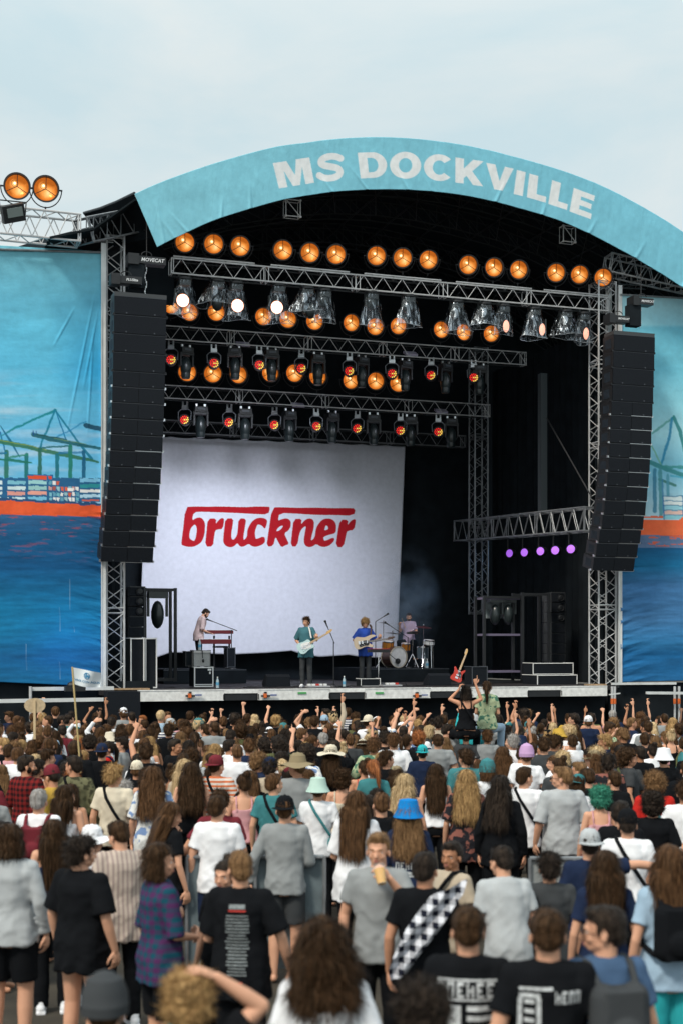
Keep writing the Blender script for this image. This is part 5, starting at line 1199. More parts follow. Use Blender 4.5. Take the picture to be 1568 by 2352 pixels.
CL = {'white': cmat('white cotton', (.82,.84,.88)), 'black': cmat('black cotton', (.007,.008,.010)), 'grey': cmat('grey cotton', (.27,.29,.30)), 'light grey': cmat('light grey cotton', (.42,.45,.47)), 'charcoal': cmat('charcoal cotton', (.05,.055,.06)),
 'navy': cmat('navy cotton', (.015,.025,.06)), 'denim blue': cmat('denim', (.06,.11,.20)), 'pale blue': cmat('pale blue cotton', (.32,.45,.58)), 'teal': cmat('teal cotton', (.05,.20,.22)), 'bright blue': cmat('bright blue cotton', (.01,.20,.55)),
 'red': cmat('red cotton', (.50,.025,.02)), 'maroon': cmat('maroon cotton', (.16,.025,.035)), 'pink': cmat('pink cotton', (.62,.33,.36)), 'beige': cmat('beige cotton', (.46,.39,.30)), 'olive': cmat('olive cotton', (.10,.11,.05)), 'mustard': cmat('mustard cotton', (.50,.32,.06)),
 'muted teal': cmat('muted teal cotton', (.06,.165,.20)), 'royal blue': cmat('royal blue cotton', (.035,.09,.42)), 'pale pink': cmat('pale pink cotton', (.55,.42,.40)), 'pale lilac': cmat('pale lilac cotton', (.42,.34,.46)), 'turquoise': cmat('turquoise cotton', (.03,.38,.42)), 'lilac': cmat('lilac cotton', (.52,.33,.56)), 'cream': cmat('cream cotton', (.66,.60,.48)), 'mint': cmat('mint cotton', (.45,.62,.56)), 'orange': cmat('orange cotton', (.65,.16,.04)), 'khaki': cmat('khaki cotton', (.26,.21,.13)),
 'orange striped': cmat('orange striped cotton', (.66,.60,.55), 'stripe', (.62,.17,.07)), 'beige striped': cmat('beige striped cotton', (.50,.42,.36), 'vstripe', (.34,.27,.25)), 'navy striped': cmat('navy striped cotton', (.66,.66,.66), 'stripe', (.03,.04,.09)),
 'red plaid': cmat('red plaid cotton', (.20,.02,.02), 'plaid', (.02,.01,.012)), 'blue plaid': cmat('blue plaid flannel', (.01,.065,.10), 'plaid', (.075,.025,.09)), 'black and white plaid': cmat('black and white plaid', (.7,.7,.72), 'plaid', (.012,.013,.02), sc=1.3),
 'floral white': cmat('floral white cotton', (.72,.74,.74), 'flower', (.18,.28,.50)), 'floral green': cmat('floral green cotton', (.40,.48,.30), 'flower', (.08,.2,.14)), 'dark floral': cmat('dark floral cotton', (.02,.02,.025), 'flower', (.25,.10,.08)), 'camouflage': cmat('camouflage cotton', (.14,.14,.08), 'camo', (.05,.05,.03))}
EYEW = mat('eye white', (.7,.68,.65), .3); EYED = mat('dark iris', (.02,.015,.012), .2); LIP = mat('lips', (.42,.16,.13), .5)
def setm(o, m): o.material_slots[0].link = 'OBJECT'; o.material_slots[0].material = m
FACE = {}
def face_meshes():
    if FACE: return FACE
    for s in (-1, 1):
        m = MB(); m.ball((s*.031,.083,.104), (.013,.011,.008), 10); m.ball((s*.031,.0925,.104), (.0055,.003,.0055), 8, mi=1); FACE['eye%d' % s] = m.mesh('eye', [EYEW, EYED], (0,0,0), True)
        m = MB(); m.tube((s*.014,.104,.121), (s*.034,.102,.126), .0045, .004, 6); m.tube((s*.034,.102,.126), (s*.050,.088,.120), .004, .002, 6); FACE['brow%d' % s] = m.mesh('eyebrow', [None], (0,0,0), True)
    m = MB(); m.ball((0,.1015,.0455), (.021,.0075,.0042), 10); m.ball((0,.100,.037), (.018,.0075,.0052), 10); FACE['lips'] = m.mesh('lips', [LIP], (0,0,0), True)
    m = MB(); m.ball((0,.075,.035), (.05,.045,.030), 14); m.ball((0,.108,.058), (.026,.008,.006), 10); 
    for s in (-1, 1): m.ball((s*.058,.03,.06), (.012,.03,.04), 10)
    FACE['beard'] = m.mesh('beard', [None], (0,0,0), True)
    m = MB()
    for s in (-1, 1):
        m.lathe([(.018,0),(.024,.002),(.024,-.002),(.018,0)], 14, Matrix.Translation((s*.033,.112,.104)) @ Matrix.Rotation(R(90), 4, 'X')); m.tube((s*.055,.11,.106), (s*.082,.0,.10), .003, None, 5); m.ball((s*.033,.112,.104), (.021,.003,.018), 10)
    m.tube((-.012,.113,.107), (.012,.113,.107), .003, None, 5); FACE['glasses'] = m.mesh('glasses', [mat('dark glasses', (.01,.01,.012), .15)], (0,0,0), True)
    return FACE
def torso_item(kind, lean):
    "bags and straps that lie on the back; person frame"
    key = ('item', kind, lean)
    if key in HATM: return HATM[key]
    m = MB()
    if kind == 'backpack':
        caps(m, Vector((-.08,-.19,1.12)), .08, Vector((-.08,-.18,1.33)), .075); caps(m, Vector((.08,-.19,1.12)), .08, Vector((.08,-.18,1.33)), .075); m.box((0,-.19,1.22), (.2,.15,.32)); m.ball((0,-.255,1.16), (.10,.05,.09), 14)
        for s in (-1, 1):
            pts = [Vector((s*.10,-.15,1.40)), Vector((s*.11,-.07,1.475)), Vector((s*.12,.04,1.48)), Vector((s*.13,.12,1.40)), Vector((s*.14,.135,1.25)), Vector((s*.17,.05,1.12)), Vector((s*.14,-.14,1.08))]
            for a, b_ in zip(pts[:-1], pts[1:]): caps(m, a, .020, b_, .020, 8)
    else:
        pts = [Vector((-.09,.05,1.49)), Vector((-.10,-.05,1.485)), Vector((-.05,-.125,1.38)), Vector((.04,-.15,1.24)), Vector((.13,-.135,1.10)), Vector((.19,-.05,1.02)), Vector((.18,.08,1.02)), Vector((.05,.15,1.25)), Vector((-.08,.12,1.42))]
        pts = [Vector((p.x*1.03, p.y*1.14, p.z+.008)) for p in pts]+[Vector((-.093,.057,1.498))]
        for a, b_ in zip(pts[:-1], pts[1:]): caps(m, a, .019, b_, .019, 8)
        if kind == 'crossbag': m.ball((.20,-.10,.98), (.10,.07,.12), 16)
    me = build_voxel(m, .009, 2, 'bag'); bend_mesh(me, R(lean)); me.materials.append(None); HATM[key] = me; return me
def person(label, loc, rz, arms=('down','down'), yaw=0, pitch=0, fem=False, lean=0, seated=False, height=1.76, skin=0, hair=('short','brown'), hat=None, top=('tee','white'), bottom=('trousers','black'), shoes='white', item=None, face=None, beard=False, glasses=False, group=None, wid=1.0, detail=True, heavy=0, seed=0, hem=None, roll=0):
    root = bpy.data.objects.new('person', None); root.empty_display_size = .2; link(root); root.location = loc; root.rotation_euler = (0, 0, rz)
    s = height/1.765; root.scale = (s*wid, s*wid, s); root['base'] = (0,0,0); tag(root, label, 'person', group)
    la, ra = arms
    def add(me, name, m, par=root):
        o = bpy.data.objects.new(name, me); link(o, par)
        if m is not None: setm(o, m)
        return o
    add(body_mesh(la, ra, yaw, pitch, fem, lean, seated, heavy=heavy, roll=roll), 'body', SKINS[skin] if isinstance(skin, int) else skin)
    if top: add(top_mesh(top[0], la, ra, fem, lean, heavy), {'tee':'t_shirt','over':'t_shirt','long':'sweater','tank':'tank_top','crop':'tank_top','jacket':'jacket','dress':'dress','shirt':'shirt'}[top[0]], CL[top[1]])
    if bottom and detail is not None: add(bottom_mesh(bottom[0], fem, seated), {'trousers':'trousers','tight':'trousers','baggy':'trousers','shorts':'shorts','skirt':'skirt'}[bottom[0]], CL[bottom[1]])
    if detail and not seated:
        for sd_ in (-1, 1): add(shoe_mesh(sd_, shoes == 'boots'), 'shoe', CL['black' if shoes in ('boots','black') else shoes])
    hm = (bendmat(R(lean)) if lean else Matrix.Identity(4)) @ Matrix.Translation(PIV) @ Euler((R(pitch), R(roll), R(yaw))).to_matrix().to_4x4()
    def onhead(me, name, m=None):
        o = add(me, name, m); o.matrix_local = hm; return o
    if hair: onhead(hair_mesh(hair[0], seed % 2), 'hair', HAIRC[hair[1]])
    if hat: onhead(hat_mesh(hat[0]), 'hat', CL[hat[1]])
    if face:
        F_ = face_meshes(); [onhead(F_['eye%d' % q], 'eye') for q in (-1, 1)]; [onhead(F_['brow%d' % q], 'eyebrow', HAIRC[hair[1]] if hair else HAIRC['brown']) for q in (-1, 1)]; onhead(F_['lips'], 'lips')
    if beard: onhead(face_meshes()['beard'], 'beard', HAIRC[hair[1]])
    if glasses: onhead(face_meshes()['glasses'], 'glasses')
    if item: add(torso_item(item[0], lean), item[0] if item[0] != 'crossbag' else 'shoulder_bag', CL[item[1]])
    return root
# ------------------------------------------------------------------ band and stage gear
def onstage(x, t, z): q = A(x, 1490, t); return Vector((q.x, t, z))
RISER = DECK+.40
def riser(x0, x1, t0, t1, label):
    a, b = onstage(x0, t0, DECK+.005), onstage(x1, t0, DECK); m = MB(); m.box2((a.x, t0, a.z), (b.x, t1, RISER)); r_ = MB(); r_.box2((a.x-.005, t0-.012, RISER-.03), (b.x+.005, t0-.001, RISER-.012))
    root = empty('riser', a, label, 'riser'); part(m, 'platform', BLKF, root); part(r_, 'edge_trim', SEAM, root)
riser(376, 566, 5.4, 8.4, 'low black riser under the keyboards'); riser(845, 1030, 5.6, 8.7, 'low black riser under the drum kit')
def plate(poly, th, M, c, mi=0): return M
def guitar(root, body_out, headstock, col, pg, guard, neckc, kind):
    "guitar in its own frame: neck along +x, face towards -y, origin at the middle of the body"
    Mr = Matrix.Rotation(R(90), 4, 'X')
    def P(poly, y0, th, nm, mt):
        m = MB(); m.prism(poly, th, Matrix.Translation((0,y0,0)) @ Mr); part(m, nm, mt, root, False)
    P(body_out, 0, .045, 'body', col)
    if pg: P(pg, -.026, .006, 'pickguard', guard)
    m = MB(); m.v = []; m.prism([(.14,-.026),(.14,.026),(.62,.021),(.62,-.021)], .02, Matrix.Translation((0,-.032,0)) @ Mr); part(m, 'neck', neckc, root)
    P(headstock, -.028, .016, 'headstock', neckc)
    m = MB(); m.box((.10,-.031,0), (.02,.012,.07)); m.box((-.02,-.031,0), (.035,.012,.075)); m.box((-.10,-.031,0), (.05,.012,.08)); part(m, 'pickups', CHROME, root)
    m = MB()
    for i in range(3): m.ball((-.10+.05*i,-.033,-.10+.012*i), .012, 8)
    part(m, 'knobs', CHROME, root)
    m = MB()
    for i in range(5): m.tube((-.10,-.045,-.018+.009*i), (.62,-.045,-.015+.0075*i), .0012, None, 4)
    for i in range(5): m.ball((.66+.025*i,-.035,.045), .009, 6)
    part(m, 'strings', CHROME, root)
TELE = smoothpoly([(-.22,-.02),(-.20,-.13),(-.10,-.165),(-.0,-.13),(.08,-.12),(.17,-.15),(.21,-.10),(.165,-.04),(.17,.02),(.16,.08),(.13,.125),(.04,.115),(-.05,.13),(-.15,.16),(-.215,.10)], 2)
PBASS = smoothpoly([(-.24,-.02),(-.22,-.13),(-.12,-.17),(0,-.12),(.08,-.11),(.18,-.16),(.25,-.13),(.20,-.08),(.14,-.04),(.14,.03),(.20,.08),(.33,.11),(.32,.15),(.20,.165),(.06,.115),(-.06,.135),(-.16,.165),(-.235,.10)], 2)
SG = smoothpoly([(-.20,-.02),(-.20,-.14),(-.12,-.17),(-.02,-.12),(.06,-.12),(.18,-.17),(.20,-.14),(.12,-.06),(.10,-.03),(.10,.03),(.12,.06),(.20,.14),(.18,.17),(.06,.12),(-.02,.12),(-.12,.17),(-.20,.14)], 2)
HEADF = [(.62,-.022),(.62,.03),(.66,.05),(.78,.045),(.80,.02),(.77,-.005),(.70,-.02)]
def inst(name, label, cat, o, x, face):
    "empty whose +x runs along the neck and -y faces the audience, given in world vectors"
    root = bpy.data.objects.new(name, None); link(root); root['base'] = (0,0,0); tag(root, label, cat)
    x = Vector(x).normalized(); f = Vector(face); f = (f-x*f.dot(x)).normalized(); y = -f; z = x.cross(y); M = Matrix((x, y, z)).transposed().to_4x4(); M.translation = o; root.matrix_world = M; return root
CREAM = mat('cream lacquer', (.62,.50,.36), .25); PALEB = mat('pale blue lacquer', (.50,.68,.70), .25); MAPLE = mat('maple', (.60,.38,.16), .35); BLKL = mat('black lacquer', (.01,.01,.012), .2); REDL = mat('red lacquer', (.45,.03,.015), .2); ROSE = mat('rosewood', (.06,.03,.02), .5)
def px2w(x, y, d): return W(x, y, d)
# singer with the pale blue guitar
ps = s2w(onstage(703, 1.1, DECK))
person('standing guitarist in a loose teal t-shirt singing at the front of the stage', ps, R(180)+R(-12), arms=('fret','strum'), yaw=-14, pitch=0, height=1.80, hair=('messy','dark brown'), top=('over','muted teal'), bottom=('trousers','charcoal'), shoes='white', face=True, wid=.92)
dg = ps.y-.32
g_ = inst('electric_guitar', 'pale blue electric guitar with maple neck held by the teal-shirted guitarist', 'guitar', px2w(702, 1484, dg), px2w(764, 1448, dg-.1)-px2w(702, 1484, dg), (0,-1,.12)); guitar(g_, TELE, HEADF, PALEB, smoothpoly([(-.02,-.09),(.14,-.10),(.14,.05),(.0,.09),(-.10,.10),(-.10,-.02)], 1), WHT, MAPLE, 't')
m = MB(); a = px2w(715, 1466, dg+.08); b = px2w(711, 1446, ps.y-.15); c = px2w(708, 1440, ps.y+.02); m.tube(a, b, .02); m.tube(b, c, .02); o = solo(m, 'guitar_strap', WHT, a, 'white strap over the shoulder of the teal-shirted guitarist', 'strap', frame='W')
# bassist
pb = s2w(onstage(838, 4.3, DECK))
person('bass player with curly light hair in an oversized blue t-shirt, head bowed', pb, R(180)+R(14), arms=('fret','strum'), yaw=-8, pitch=-22, height=1.84, hair=('curly','dark blond'), top=('over','royal blue'), bottom=('trousers','charcoal'), shoes='black', face=True, wid=.95)
db = pb.y-.34; mk = lambda u, v: ((1150+u/2.613)*.6272, (2150+v/2.613)*.6272)
o0 = px2w(*mk(470,530), db); g_ = inst('bass_guitar', 'cream bass guitar with black pickguard held by the player in blue', 'guitar', o0, px2w(*mk(740,492), db-.1)-o0, (0,-1,.12)); guitar(g_, PBASS, HEADF, CREAM, smoothpoly([(-.12,-.12),(.02,-.09),(.14,-.10),(.15,.04),(.0,.04),(-.10,.02)], 1), BLKL, ROSE, 'p'); g_.scale = (1.12,1.12,1.12)
m = MB(); a = px2w(*mk(540,480), db+.05); b = px2w(*mk(545,385), pb.y-.15); c = px2w(*mk(535,365), pb.y); m.tube(a, b, .028); m.tube(b, c, .028); solo(m, 'guitar_strap', ROSE, a, 'brown patterned strap over the bass player in blue', 'strap', frame='W')
# keyboard player
pk = s2w(onstage(456, 6.2, RISER))
person('keyboard player with dark hair and pale buttoned shirt looking down at red keyboards', pk, YAW-R(90)-R(4), arms=('keys','keys'), yaw=0, pitch=-26, lean=16, height=1.78, hair=('short','black'), top=('shirt','pale pink'), bottom=('trousers','black'), shoes='white', face=True, beard=True)
def kb(x0, y0, x1, y1, t, label, dp=.34, th=.10):
    p = A(x0, y0, t); q = A(x1, y1, t); q.z = p.z; root = empty('keyboard', p, label, 'keyboard'); m = MB(); m.box((p+q)/2, ((q-p).length, dp, th)); part(m, 'case', mat('red keyboard case', (.12,.007,.010), .5), root)
    m = MB(); m.box((p+q)/2+Vector((0,-.01,th/2+.006)), ((q-p).length-.08, dp-.08, .012)); part(m, 'keys', WHT, root)
kb(474, 1452, 533, 1452, 6.2, 'upper red keyboard tilted on the keyboard stand'); kb(455, 1474, 528, 1474, 6.0, 'lower long red keyboard in front of the keyboard player', .36, .13)
def stand(name, pts_list, r, label, M=BLK, cat='stand'):
    m = MB(); [m.path([Vector(p) for p in pts], r, 6) for pts in pts_list]; return solo(m, name, M, pts_list[0][0], label, cat)
p = A(492, 1462, 6.2); q = A(527, 1462, 6.2)
stand('keyboard_stand', [[(p.x,6.2,RISER),(p.x,6.2,p.z+.02)],[(q.x,6.2,RISER),(q.x,6.2,p.z+.02)],[(p.x,6.35,p.z-.3),(q.x,6.35,p.z-.3)],[(p.x,6.0,RISER+.02),(p.x,6.6,RISER+.02)],[(q.x,6.0,RISER+.02),(q.x,6.6,RISER+.02)]], .028, 'black frame stand holding both red keyboards')
def box_case(name, x0, y0, x1, y1, t, dep, label, edge=WHT, face=BLKG, cat='flight case', ew=.022, extra=None):
    p = A(x0, y1, t); q = A(x1, y0, t); root = empty(name, p, label, cat); m = MB(); m.box2((p.x+.004, t+.004, p.z+.004), (q.x-.004, t+dep, q.z-.004)); part(m, 'case', face, root)
    m = MB(); w_ = q.x-p.x; h_ = q.z-p.z
    for zz in (p.z+ew/2, q.z-ew/2): m.box(((p.x+q.x)/2, t-.003, zz), (w_, .02, ew))
    for xx in (p.x+ew/2, q.x-ew/2): m.box((xx, t-.003, (p.z+q.z)/2), (ew, .02, h_-2*ew)); 
    for xx in (p.x, q.x):
        m.box((xx, t+dep/2+.01, q.z-.004), (.02, dep, .02))
    part(m, 'edge_trim', edge, root)
    if extra: extra(root, p, q)
    return root
def amp_extra(root, p, q):
    m = MB(); m.box(((p.x+q.x)/2, p.y-.008, q.z-.035), (q.x-p.x-.02, .02, .05)); part(m, 'control_panel', mat('amp panel', (.5,.5,.5), .5), root)
    m = MB(); m.path([Vector(((p.x+q.x)/2, p.y-.03, q.z)), Vector(((p.x+q.x)/2+.01, p.y-.05, q.z-.2))], .012); m.ball(((p.x+q.x)/2+.02, p.y-.06, q.z-.26), (.03,.03,.05), 8); part(m, 'microphone', BLK, root)
box_case('guitar_amplifier', 444, 1494, 484, 1531.4, 1.6, .3, 'small amplifier with silver grille on top of a white-edged case', BLK, mat('silver grille cloth', (.33,.34,.34), .8, noise_amt=.2, nscale=60), 'amplifier', .012, amp_extra)
def case_sticker(root, p, q): m = MB(); m.box((q.x-.10, p.y-.004, q.z-.07), (.09,.004,.05)); m.box((q.x-.09, p.y-.004, q.z-.15), (.04,.004,.06)); part(m, 'sticker', WHT, root); m = MB(); m.box(((p.x+q.x)/2, p.y-.006, p.z+.06), (q.x-p.x-.05,.012,.02)); part(m, 'lid_band', WHT, root)
box_case('flight_case', 446, 1532, 490.5, 1578.3, 1.55, .55, 'black flight case with white edges and stickers under the small amplifier', WHT, BLKG, 'flight case', .028, case_sticker)
box_case('flight_case', 426, 1496, 443.5, 1531, 1.75, .3, 'narrow dark case left of the small amplifier', BLK, BLKF)
box_case('flight_case', 299.6, 1465.5, 332, 1582, .75, .6, 'left tall white-edged flight case standing beside the left tower', WHT, BLKG, ew=.03)
box_case('flight_case', 333.5, 1465.5, 361, 1581, .85, .6, 'right tall white-edged flight case of the pair beside the left tower', WHT, BLKG, ew=.03)
box_case('flight_case', 828, 1558.6, 873, 1577, 1.4, .35, 'low white-edged rack case on the floor before the bass player', WHT, BLKG, ew=.014)
box_case('flight_case', 1222.6, 1522.6, 1316, 1549.6, 1.9, .6, 'upper of two long white-edged cases at the right of the stage', WHT, BLKG, ew=.022)
box_case('flight_case', 1232.6, 1550, 1325, 1576.5, 1.5, .9, 'lower of two long white-edged cases at the right of the stage', WHT, BLKG, ew=.022)
box_case('flight_case', 1082.7, 1531, 1118.6, 1576, 2.0, .5, 'small dim-edged rack case behind the raised red guitar', SEAM, BLKG, ew=.02)
box_case('flight_case', 522-0, 1488, 541, 1533, 5.9, .4, 'thin-edged black rack case under the keyboard microphone stand', SEAM, BLKG, ew=.02)
# tall open frames and speaker stacks at both sides
def frame(x0, y0, x1, y1, t, label, shelves=(), th=.045, M=BLK, dep=.6):
    p = A(x0, y1, t); q = A(x1, y0, t); root = empty('equipment_rack', p, label, 'rack'); m = MB()
    for xx in (p.x, q.x):
        for yy in (t, t+dep): m.box((xx, yy, (p.z+q.z)/2), (th*1.6, th*1.6, q.z-p.z))
    for zz in (p.z+th, q.z-th): 
        for yy in (t, t+dep): m.box(((p.x+q.x)/2, yy, zz), (q.x-p.x-th*1.61, th*1.5, th*1.5))
    part(m, 'frame', M, root)
    for y_ in shelves:
        zz = A(x0, y_, t).z; m = MB(); m.box(((p.x+q.x)/2, t+dep/2, zz), (q.x-p.x-th*1.7, dep-th*1.8, .06)); part(m, 'shelf', mat('lilac lit shelf', (.16,.14,.22), .5), root)
    return root
frame(333, 1351, 403, 1566, 2.4, 'tall dark open frame rack left of the keyboard player')
frame(1111, 1369, 1198, 1570, 3.0, 'wide dark rack with lilac shelf edges at the right of the stage', (1374,1458,1543))
frame(1199, 1362, 1259, 1560, 2.6, 'tall dark open frame between the wide rack and the speaker stack')
def spk_stack(x0, x1, ys, t, label):
    p = A(x0, ys[-1], t); root = empty('speaker_stack', p, label, 'speaker stack')
    for i, (ya, yb) in enumerate(zip(ys[:-1], ys[1:])):
        a = A(x0, yb, t); b = A(x1, ya, t); c = (a+b)/2; M = Euler((R(-4+3*i if i < 3 else 0), 0, R(8))).to_matrix(); m = MB(); m.box(c+Vector((0,.25,0)), (b.x-a.x, .5, (b.z-a.z)*.95), M, 0)
        f = c+Vector((0,-.015,0)); m.box(f, ((b.x-a.x)*.94, .02, (b.z-a.z)*.86), M, 1)
        if i < 3: m.lathe([(.001,.02),(.05,.02),(.09,.0),(.10,.02),(.10,-.01)], 16, Matrix.Translation(f+Vector((.08,-.02,0))) @ Matrix.Rotation(R(90), 4, 'X'), 2)
        part(m, 'speaker_box', [mat('grey cabinet', (.03,.034,.038), .6), BLKG, BLK], root)
spk_stack(295, 332, [1348,1370,1393,1416,1440,1464], 1.2, 'stack of small dark speakers on the tall cases at the left')
spk_stack(1263, 1297, [1361,1384,1407,1430,1454,1478,1502,1521], 2.9, 'stack of small dark speakers at the far right of the stage')
m = MB(); p = A(362, 1412, 2.5); m.ball(p, (.17,.2,.36), 14); m.box(p+Vector((0,0,.50)), (.50,.3,.16)); m.box(p+Vector((.24,0,.2)), (.05,.12,.5)); m.box(p+Vector((-.24,0,.2)), (.05,.12,.5)); solo(m, 'parked_lamp', MHB, p, 'dark moving head lamp hanging inside the left open frame', 'lamp', smooth=True)
for x, lb in ((1136,'left'),(1166,'right')):
    p = A(x, 1412, 3.2); m = MB(); m.ball(p, (.15,.17,.30), 14); m.box(p+Vector((0,0,.42)), (.40,.25,.16)); m.box(p+Vector((.21,0,.2)), (.05,.12,.36)); solo(m, 'parked_lamp', MHB, p, f'dark moving head lamp, {lb} one of two in the wide rack', 'lamp', smooth=True)
m = MB(); a = A(1113, 1420, 3.5); b = A(1180, 1377, 3.5); m.box2((a.x, 3.62, a.z), (b.x, 3.64, b.z)); solo(m, 'daylight_sheet', mat('pale daylight sheet', (.28,.33,.34), .7, noise_amt=.7, nscale=5), a, 'pale blotched sheet standing in for daylight seen through the wide rack', 'sheet')  # added sheet, its pale blotches stand in for daylight behind the rack
# microphones
def mic_stand(label, mic, top, base_t, zb, mic_t=None, foot=True):
    t = base_t; a = A(mic[0], mic[1], t); b = A(top[0], top[1], t); c = A(top[2], top[3], t); root = empty('microphone_stand', (c.x, t, zb), label, 'microphone stand')
    m = MB(); m.tube(a, b, .011); m.tube((c.x,t,zb), (c.x,t,c.z), .013); 
    if foot: m.tube((c.x,t,zb), (c.x,t,zb+.03), .14, .12, 14)
    part(m, 'stand', BLK, root); d_ = (a-b).normalized(); m = MB(); caps(m, a-d_*.02, .014, a+d_*.12, .022, 10); m.ball(a+d_*.15, .034, 12); part(m, 'microphone', BLK, root, True)
mic_stand('microphone stand in front of the teal-shirted guitarist', (752,1440), (768,1478,766,1474), 0.9, DECK)
mic_stand('microphone on a long boom above the red keyboards', (487,1427), (545,1449,532,1447), 6.0, RISER)
mic_stand('tall boom microphone behind the bass player pointing up', (881,1416), (862,1428,862,1428), 6.8, RISER)
mic_stand('boom microphone reaching left over the drum kit', (893,1436), (938,1466,936,1465), 6.2, RISER)
mic_stand('overhead microphone high above the drummer on a slanted boom', (945,1396), (962,1422,962,1422), 7.4, RISER)
# drum kit
ORGD = mat('amber drum shell', (.52,.20,.03), .25, .2); HEADM = mat('drum head', (.62,.62,.62), .6, noise_amt=.12, nscale=9); WOODH = mat('dark wood hoop', (.07,.03,.02), .4)
def drum(name, c, r, h, axis, label, shell, head=HEADM, hoop=CHROME, legs=0, zb=None, port=False):
    root = empty(name, c, label, 'drum'); ax = Vector(axis).normalized(); M = Matrix.Translation(c) @ ax.to_track_quat('Z', 'Y').to_matrix().to_4x4()
    m = MB(); m.lathe([(r,-h/2),(r,h/2)], 30, M); part(m, 'shell', shell, root, True)
    for s_, nm in ((-1,'back_head'),(1,'front_head')): m = MB(); m.lathe([(.001,s_*(h/2-.004)),(r*.97,s_*(h/2-.006))], 30, M); part(m, nm, head, root)
    m = MB()
    for s_ in (-1, 1): m.lathe([(r*.97,s_*h/2-.014),(r*1.05,s_*h/2-.014),(r*1.05,s_*h/2+.014),(r*.97,s_*h/2+.014)], 30, M)
    part(m, 'hoop', hoop, root, True); m = MB()
    for i in range(8): a = 2*math.pi*i/8+.2; m.tube(M @ Vector((r*1.04*math.cos(a), r*1.04*math.sin(a), -h/2)), M @ Vector((r*1.04*math.cos(a), r*1.04*math.sin(a), h/2)), .006, None, 5)
    if zb is not None:
        for i in range(3): a = 2*math.pi*i/3+.5; p_ = Vector(c)+Vector((r*math.cos(a), r*math.sin(a), 0)); m.tube(p_, (p_.x+.05*math.cos(a), p_.y+.05*math.sin(a), zb), .011, None, 6)
    part(m, 'rods', CHROME, root); return root
kc = A(904, 1511.5, 6.2); kr = kc.z-RISER-.012; kr = .305; kc.z = RISER+kr+.02
drum('bass_drum', kc, kr, .45, (.28,-1,.0), 'large bass drum with pale mottled head at the front of the kit', WOODH, HEADM, mat('ivory hoop', (.5,.45,.36), .4))
m = MB(); pc = A(913, 1519, 5.9); m.lathe([(.001,.0),(.085,.0)], 20, Matrix.Translation(pc+Vector((0,.0,0))) @ Matrix.Rotation(R(90), 4, 'X')); m.tube(pc, pc+Vector((-.32,-.1,.22)), .010); m.ball(pc+Vector((0,-.03,0)), .04, 10); solo(m, 'drum_microphone', BLK, pc, 'black microphone at the port of the bass drum', 'microphone')
drum('tom_drum', A(890, 1482, 6.4), .17, .24, (.0,-.25,1), 'amber tom drum mounted over the bass drum', ORGD)
drum('tom_drum', A(931, 1486, 6.5), .13, .20, (.0,-.2,1), 'small amber tom drum in front of the drummer', ORGD)
drum('floor_tom', A(969, 1500, 6.8), .18, .36, (0,0,1), 'clear grey floor tom at the right of the kit', mat('smoked shell', (.10,.14,.17), .2), zb=RISER)
drum('snare_drum', A(984, 1476, 6.3), .17, .13, (0.05,-.15,1), 'white snare drum at the right end of the kit', WHT, zb=RISER)
CYM = mat('cymbal bronze', (.05,.045,.035), .3, .8)
for i, (x, y, r_, tl_, lb, M_) in enumerate(((901,1455,.24,(-6,4),'dark cymbal left of the drummer over the amber tom',CYM),(947,1453,.20,(-12,-8),'dark cymbal just in front of the drummer',CYM),(972,1441,.24,(-10,3),'reddish cymbal at the right of the drummer',mat('red bronze', (.22,.05,.06), .3, .7)),(880,1432,.2,(-5,10),'thin cymbal high beside the bass player',CYM))):
    p = A(x, y, 6.6); root = empty('cymbal_stand', (p.x,6.6,RISER), lb, 'cymbal'); Mx = Matrix.Translation(p) @ Euler((R(-tl_[0]), R(tl_[1]), 0)).to_matrix().to_4x4(); m = MB(); m.lathe([(.001,.03),(.04,.022),(r_*.6,.008),(r_,-.004),(r_*.6,.004),(.001,.02)], 26, Mx); part(m, 'cymbal', M_, root, True)
    m = MB(); m.tube((p.x,6.6,RISER+.3), p+Vector((0,0,.06)), .012); m.ball(p+Vector((0,0,.07)), .02, 8)
    for k in range(3): a = 2*math.pi*k/3+i; m.tube((p.x,6.6,RISER+.42), (p.x+.22*math.cos(a), 6.6+.22*math.sin(a), RISER+.01), .010)
    part(m, 'stand', CHROME, root)
pd = s2w(A(938, 1490, 7.4)); pd.z = RISER-.10
person('drummer with dark hair and beard in a pale lilac t-shirt seated behind the kit', pd, R(180)+R(-10), arms=('stick','stickup'), yaw=10, pitch=-10, seated=True, height=1.80, hair=('short','dark brown'), top=('tee','pale lilac'), bottom=('trousers','black'), shoes='black', face=True, beard=True)
m = MB(); m.tube((A(938,1490,7.4).x,7.45,RISER), (A(938,1490,7.4).x,7.45,RISER+.68), .03); m.tube((A(938,1490,7.4).x,7.45,RISER+.66), (A(938,1490,7.4).x,7.45,RISER+.72), .17, None, 18); solo(m, 'drum_stool', BLK, (A(938,1490,7.4).x,7.45,RISER), 'round black stool under the drummer', 'stool')
m = MB(); m.tube(A(*mk(872,395), 7.1), A(*mk(838,298), 7.0), .010, .006); solo(m, 'drumstick', MAPLE, A(*mk(872,395), 7.1), 'wooden drumstick raised in front of the drummer', 'drumstick')
